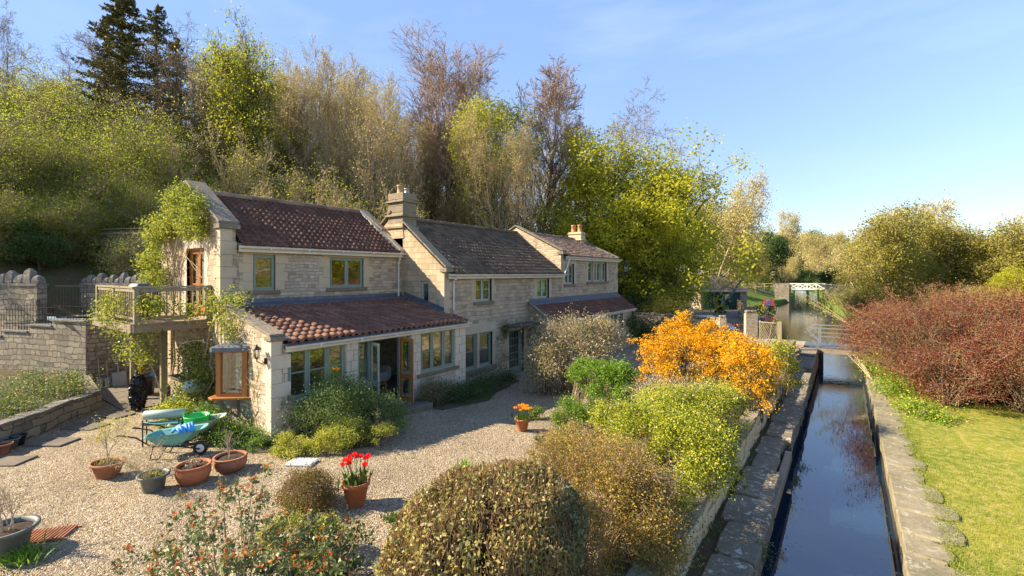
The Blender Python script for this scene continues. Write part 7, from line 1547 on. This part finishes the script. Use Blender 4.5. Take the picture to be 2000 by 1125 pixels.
# timber landing stage
ls_ = thing('landing_stage', 'grey timber landing stage with planks beside the moored boat', 'landing stage', W(1420,535,45)*1); m = MB(); p = W(1412,535,46)
for k in range(16): m.obox((p.x+1.0, p.y-2.4+k*.3, -.40), 3.0, .26, .08, .2)
m.build('planks', M['greywood'], ls_)
m = MB()
for x in (-.4, 2.4):
    for y in (-2.4, 0, 2.2): m.bar((p.x+x, p.y+y, -1.4), (p.x+x, p.y+y, .3), .16)
m.build('posts', M['greywood'], ls_)
# small fence by the path and by the bridge
def pfence(label, pts, h=1.1, gap=1.6, mat='greywood', rails=(.5, 1.0), X=False):
    o = thing('wooden_fence', label, 'fence', pts[0]); m = MB(); r = MB()
    for a, b in zip(pts, pts[1:]):
        a, b = Vector(a), Vector(b); n = max(1, int((b-a).length/gap))
        for k in range(n+1): q = a.lerp(b, k/n); m.bar(q, q+Vector((0,0,h)), .12)
        for z in rails: r.bar(a+Vector((0,0,h*z)), b+Vector((0,0,h*z)), .08)
    m.build('posts', M[mat], o); r.build('rails', M[mat], o)
p1_, p2_ = W(1437,535,62), W(1452,535,58); p1_.z = p2_.z = -.55; pfence('short weathered picket fence right of the boathouse', [p1_, p2_], 1.3, .5)
# narrowboats
def narrowboat(label, bow, ang, Ln, hull, cab, colr, wid=2.0):
    o = thing('narrowboat', label, 'boat', (bow.x, bow.y, -1.17)); ca, sa = math.cos(ang), math.sin(ang)
    T3 = lambda x, y, z: (bow.x+x*ca-y*sa, bow.y+x*sa+y*ca, -1.17+z)
    prof = [(0,.04),(.5,.45),(1.3,.85),(2.2,1.0),(Ln-1,1.0),(Ln,.8)]; h = wid/2; L = []
    for x, k in prof:
        dz = .35*max(0, 1-x/2.0); L.append([T3(x, -h*k, -.2), T3(x, -h*k, .55+dz), T3(x, -h*k*.9, .55+dz), T3(x, -h*k*.9, .45), T3(x, h*k*.9, .45), T3(x, h*k*.9, .55+dz), T3(x, h*k, .55+dz), T3(x, h*k, -.2)])
    MB().loft(L).build('hull', M[hull], o); c = MB()
    L = [[T3(x, -h*.86, .5), T3(x, -h*.72, 1.35), T3(x, 0, 1.45), T3(x, h*.72, 1.35), T3(x, h*.86, .5)] for x in (2.3, Ln-1.6)]; c.loft(L); cb_ = c.build('cabin', M[cab], o)
    MB().add([T3(2.28,-h*.3,.55),T3(2.28,h*.3,.55),T3(2.28,h*.28,1.25),T3(2.28,-h*.28,1.25)], [(0,1,2,3)]).build('door', M[colr], cb_)
    for s in (-1, 1):
        for k in range(4): x = 3.4+k*(Ln-6.5)/3.2; MB().add([T3(x,s*h*.835,.8),T3(x+.7,s*h*.835,.8),T3(x+.7,s*h*.775,1.15),T3(x,s*h*.775,1.15)], [(0,1,2,3)]).build('window', M['pale_paint'] if k else M['pale_paint'], cb_)
    r = MB()
    for k in range(5): r.add([T3(3+k*1.4,-.3,1.5),T3(3.8+k*1.4,-.3,1.5),T3(3.8+k*1.4,.3,1.5),T3(3+k*1.4,.3,1.5),T3(3+k*1.4,-.3,1.42),T3(3.8+k*1.4,-.3,1.42),T3(3.8+k*1.4,.3,1.42),T3(3+k*1.4,.3,1.42)], [(0,1,2,3),(7,6,5,4),(0,4,5,1),(1,5,6,2),(2,6,7,3),(3,7,4,0)])
    r.build('roof_boxes', M['lead'], cb_); return o
M['boatred'] = m_plain('maroon boat paint', (.30,.025,.02), .4, 0, .2, 3); M['boatblue'] = m_plain('blue boat paint', (.02,.08,.35), .4); M['boatblack'] = m_plain('black hull', (.012,.012,.014), .4); M['pale_paint'] = m_plain('cream panels', (.55,.42,.28), .5)
b0 = W(1500, 535, 66); narrowboat('maroon narrowboat moored by the grass bank near the footbridge', Vector((b0.x, b0.y, 0)), math.radians(96), 12, 'boatblack', 'boatred', 'boatblue')
b1 = W(1478, 535, 40); narrowboat('dark narrowboat with blue and white stern moored beside the landing stage', Vector((b1.x+.1, b1.y+.2, 0)), math.radians(104), 13, 'boatblack', 'lead', 'boatblue')
# man on the boat
mp_ = W(1423, 605, 47)
pr_ = bpy.data.meshes.new('person'); vs = [(0,0,0),(0,0,.28),(0,0,.5),(0,0,.62),(.2,0,.5),(.26,.08,.24),(.2,.26,.12),(-.2,0,.5),(-.26,.08,.24),(-.2,.26,.12),(.11,0,-.06),(.14,.42,-.04),(.14,.46,-.45),(-.11,0,-.06),(-.14,.42,-.04),(-.14,.46,-.45)]
pr_.from_pydata(vs, [(0,1),(1,2),(2,3),(2,4),(4,5),(5,6),(2,7),(7,8),(8,9),(0,10),(10,11),(11,12),(0,13),(13,14),(14,15)], [])
po = link('person', pr_, None, mp_+Vector((0,0,.5))); sk = po.modifiers.new('s', 'SKIN'); pr_.skin_vertices.new() if not pr_.skin_vertices else None
rad = [.15,.15,.13,.06,.075,.055,.04,.075,.055,.04,.09,.07,.05,.09,.07,.05]
for v, r in zip(pr_.skin_vertices[0].data, rad): v.radius = (r, r)
pr_.skin_vertices[0].data[0].use_root = True; po.modifiers.new('b', 'SUBSURF').levels = 1; po.modifiers[-1].render_levels = 1
M['darkcloth'] = m_plain('dark clothes', (.03,.03,.035), .8); M['skin'] = m_plain('skin', (.45,.26,.18), .6); pr_.materials.append(M['darkcloth']); po.rotation_euler = (0, 0, -2.4)
tag(po, 'person in dark clothes sitting near the stern of the moored boat', 'person')
hd_ = MB().lathe(wloc(po)+Vector((0,0,.62)), [(.05,0),(.09,.06),(.105,.13),(.095,.2),(.05,.25)], 12); hd_.build('head', M['skin'], po, smooth=True)
# footbridge over the canal
yb = 101.0
fb_ = thing('footbridge', 'white cross-braced footbridge with stone abutments in the distance', 'bridge', (-6, yb, 0))
xl, xr = W(1541,535,86.5).x, W(1611,535,84).x
zt_ = 2.35; zb_ = 1.35; m = MB(); m.bar((xl,yb,zt_), (xr,yb,zt_), .12, .13); m.bar((xl,yb,zb_), (xr,yb,zb_), .12, .15); n = 4
for k in range(n+1): x = xl+(xr-xl)*k/n; m.bar((x,yb,zb_), (x,yb,zt_), .10)
for k in range(n):
    a, b = xl+(xr-xl)*k/n, xl+(xr-xl)*(k+1)/n; m.bar((a,yb-.02,zb_), (b,yb-.02,zt_), .085); m.bar((a,yb+.02,zt_), (b,yb+.02,zb_), .085)
m.build('truss', M['white'], fb_); m2 = [tuple((v[0], v[1]+2.6, v[2])) for v in m.v]; mm = MB(); mm.v = m2; mm.f = list(m.f); mm.build('truss', M['white'], fb_)
MB().box(xl-.3, xr+.3, yb+.1, yb+2.5, zb_-.2, zb_-.0).build('deck', M['greywood'], fb_)
MB().hexa([(xl-2.2,yb-.3,-1.3),(xl,yb-.3,-1.3),(xl,yb+3,-1.3),(xl-2.2,yb+3,-1.3)], [(xl-2.6,yb-.3,zt_),(xl,yb-.3,zt_+.05),(xl,yb+3,zt_+.05),(xl-2.6,yb+3,zt_)]).build('abutment', M['rubble_grey'], fb_)
MB().hexa([(xr,yb-.3,-1.3),(xr+4.5,yb-2.2,-1.3),(xr+4.5,yb+2,-1.3),(xr,yb+3,-1.3)], [(xr,yb-.3,zt_),(xr+5.4,yb-2.2,zt_-.5),(xr+5.4,yb+2,zt_-.5),(xr,yb+3,zt_)]).build('abutment', M['rubble'], fb_)
a, b = Vector((xl-2.5, yb, 1.3)), Vector((xl-11, yb+3, .8)); pfence('grey timber rail fence climbing to the left end of the footbridge', [a, b], 1.1, 1.7)
# parked cars half hidden by the walls
def car(label, P, ang, col, ln=4.1):
    o = thing('parked_car', label, 'car', P); ca, sa = math.cos(ang), math.sin(ang)
    T4 = lambda x, y, z: (P.x+x*ca-y*sa, P.y+x*sa+y*ca, P.z+z)
    secs = [(-ln/2,.35,.75,.7),(-ln/2+.15,.3,.92,.82),(-1.1,.22,.98,.86),(0,.2,1.0,.86),(1.1,.22,.94,.86),(ln/2-.2,.28,.78,.8),(ln/2,.38,.62,.68)]
    MB().loft([[T4(x,-w_,z0),T4(x,-w_*1.02,z1*.7),T4(x,-w_*.95,z1),T4(x,w_*.95,z1),T4(x,w_*1.02,z1*.7),T4(x,w_,z0)] for x,z0,z1,w_ in secs]).build('body', M[col], o, smooth=False)
    gl = MB(); gl.loft([[T4(x,-w_,z0),T4(x,-w_*t_,z1),T4(x,w_*t_,z1),T4(x,w_,z0)] for x,w_,t_,z0,z1 in ((-1.95,.72,.95,.9,.98),(-1.5,.76,.8,.95,1.38),(.5,.76,.8,.98,1.42),(1.25,.74,.95,.93,1.0))]); gl.build('windows', M['darkglass'], o)
    MB().loft([[T4(x,-.62,z),T4(x,-.55,z+.05),T4(x,.55,z+.05),T4(x,.62,z)] for x,z in ((-1.55,1.37),(-.6,1.42),(.45,1.41),(.6,1.36))]).build('roof', M[col], o, smooth=False)
    for sx in (-1.25, 1.3):
        for sy in (-.8, .8): L = [[T4(sx+r_*math.cos(2*pi*k/16), sy+y_, .31+r_*math.sin(2*pi*k/16)) for k in range(16)] for r_,y_ in ((.2,-.1),(.31,-.08),(.31,.08),(.2,.1))]; MB().loft(L).build('wheel', M['blackplastic'], o)
    return o
M['carblue'] = m_plain('silver blue car paint', (.34,.44,.55), .25, .4, .05); M['darkglass'] = m_plain('dark car glass', (.02,.025,.03), .08)
P = W(1380, 535, 36.5); P.z = -.55; car('silver-blue parked car with only its roof showing over the yard wall', P, math.radians(20), 'carblue')
P = W(1278, 535, 47); P.z = -.55; car('pale grey parked car in the shade under the oaks', P, math.radians(30), 'carblue')
# blue boxes in the shade
for lb, x, y, D, s in (('blue recycling box standing on another under the oaks', 1258, 596, 45, (.9,.6,.34)), ('narrow blue recycling box supporting the wide one', 1258, 604, 45, (.35,.4,.45)), ('upright blue board beside the recycling boxes', 1272, 600, 45, (.28,.1,.7))):
    p = W(x, y, D); tag(MB().obox(p, s[0], s[1], s[2], .6).build('recycling_box', M['boatblue'], None, bevel=.03), lb, 'box')
# shrubs filling the yard behind the barberry
for i, (x, y, D, r_, mt, lb) in enumerate(((1240,650,33,1.5,'lf_dark','dark green bush at the far corner of the cottages'), (1300,615,37,1.6,'lf_olive','dull shrub in front of the dark yard wall'), (1255,600,40,1.5,'lf_dark','dark green bush in the shade beyond the far cottage'))):
    shrub('yard_bush', lb, 'bush', (W(x,y,D).x, W(x,y,D).y, -.6), [B(x,y,D,r_,r_,1.1)], [('foliage',mt,7000,.1,.6,None,1.0)], 'bk_brown', 60, .015, 80+i, 50, .25, .6, floor=-.6)
# grass blades on the lawn, dandelions
rs = np.random.RandomState(3); n = 120000
u = rs.rand(n); y = 4+22*u**1.6; x = 1.35+rs.rand(n)**1.25*12; V = np.empty((n,4,3)); b = np.c_[x, y, np.full(n, -.405)]; a = rs.uniform(0, 2*pi, n); l = rs.normal(0, .5, n); h = rs.uniform(.02, .065, n); s = np.c_[-np.sin(a), np.cos(a), 0*a]*.004
d = np.c_[np.cos(a)*l, np.sin(a)*l, np.ones(n)]*h[:,None]; V[:,0] = b-s; V[:,1] = b+s; V[:,2] = b+d*.7+s*.8; V[:,3] = b+d
tag(link('lawn_grass', npmesh('lawn_grass', V.reshape(-1,3), np.arange(4*n).reshape(n,4), M['lf_grass'])), 'short mown grass on the lawn beside the lock', 'grass', kind='stuff')
n = 60; P = np.c_[2+rs.rand(n)*7, 6+rs.rand(n)*9, np.full(n, -.36)]
n = 420; P2_ = np.c_[-1.1+rs.rand(n)*1.85, 5+rs.rand(n)**1.4*24, np.full(n, -1.166)]; P2_[:, 0] = np.where(rs.rand(n) < .6, -1.1+np.abs(rs.normal(0, .12, n)), P2_[:, 0]); dl = rs.normal(size=(n, 3)); dl[:, 2] = 0
me_ = leafmesh('floating_leaves', P2_, .03, M['lf_bud'], rs, .7); cv = np.empty(len(me_.vertices)*3, 'f'); me_.vertices.foreach_get('co', cv); cv = cv.reshape(-1, 3); cv[:, 2] = -1.166+(cv[:, 2]+1.166)*.05; me_.vertices.foreach_set('co', cv.ravel()); me_.update()
tag(link('floating_leaves', me_), 'small fallen leaves and specks floating on the lock water', 'leaves', kind='stuff')
n = 60
tag(link('dandelions', leafmesh('dandelions', P, .035, M['lf_tulipyellow'], rs, .9)), 'tiny yellow dandelions dotted over the lawn', 'flowers', kind='stuff')
n = 1500; P = np.c_[rs.uniform(-13, -5, n), rs.uniform(2, 13, n), np.zeros(n)]; P[:, 2] = [yard(v)+.012 for v in P[:, 1]]; near = (np.abs(P[:, 0]+11.3-.0) < 2.2) | (P[:, 0] > -7.3); P = P[near]
tag(link('fallen_leaves', leafmesh('fallen_leaves', P, .035, M['lf_hedge'], rs, .6, fold=.1)), 'dry fallen leaves scattered on the gravel near the beds', 'leaves', kind='stuff')
n = 500; P = np.c_[rs.uniform(-14, -5.5, n), rs.uniform(1.5, 12, n), np.zeros(n)]; P[:, 2] = [yard(v)+.01 for v in P[:, 1]]; P = np.repeat(P[:45], 14, axis=0)+rs.normal(0, .03, (630, 3))*np.array([1, 1, .3])
tag(link('gravel_weeds', leafmesh('gravel_weeds', P, .035, M['lf_mid'], rs, .4)), 'tiny green weeds sprouting here and there in the gravel', 'weeds', kind='stuff')
# coping weeds and moss between the slabs on the right
n = 9000; y = 3+rs.rand(n)*22; x = 1.45+rs.normal(0, .12, n)-.0; P = np.c_[x, y, np.full(n, -.40)]
tag(link('coping_grass', leafmesh('coping_grass', P, .035, M['lf_grass'], rs, .3, droop=.5)), 'ragged grass creeping between the lock coping slabs', 'grass', kind='stuff')
# scattered bigger pebbles over the gravel, real stones near the camera
n = 22000; D_ = 5.0+rs.rand(n)**1.3*9; xx = rs.uniform(-20, 1150, n); P = np.empty((n, 3))
uu = (xx-1000)/FPX; P[:,0] = D_*(-math.sin(YAW)+uu*math.cos(YAW)); P[:,1] = D_*(math.cos(YAW)+uu*math.sin(YAW)); P[:,2] = [yard(v) for v in P[:,1]]
P = P[(P[:,0] > -14.5) & (P[:,0] < -4.5) & ~((P[:,0] < -11.5) & (P[:,1] > 5.6))]
n = len(P); base = np.array([(1,0,0),(0,1,0),(-1,0,0),(0,-1,0),(0,0,1),(0,0,-1)], 'f'); sc = rs.uniform(.006,.015,(n,1,1))*np.array([1,.8,.6]); th = rs.uniform(0,6.28,n); Rm = np.zeros((n,3,3)); Rm[:,0,0]=np.cos(th); Rm[:,0,1]=-np.sin(th); Rm[:,1,0]=np.sin(th); Rm[:,1,1]=np.cos(th); Rm[:,2,2]=1
V = np.einsum('nij,nkj->nki', Rm, base[None]*sc)+P[:,None,:]+np.array([0,0,.008]); Ft = np.array([(0,1,4),(1,2,4),(2,3,4),(3,0,4),(1,0,5),(2,1,5),(3,2,5),(0,3,5)]); F = (np.arange(n)*6)[:,None,None]+Ft[None]
M['pebble'] = m_leaf('pebbles', [(.34,.24,.14),(.52,.41,.28),(.64,.54,.41),(.26,.18,.11),(.44,.33,.21)], 0, .8, 0)
tag(link('loose_pebbles', npmesh('loose_pebbles', V.reshape(-1,3), F.reshape(-1,3), M['pebble'])), 'loose pebbles lying on the gravel yard', 'gravel', kind='stuff')
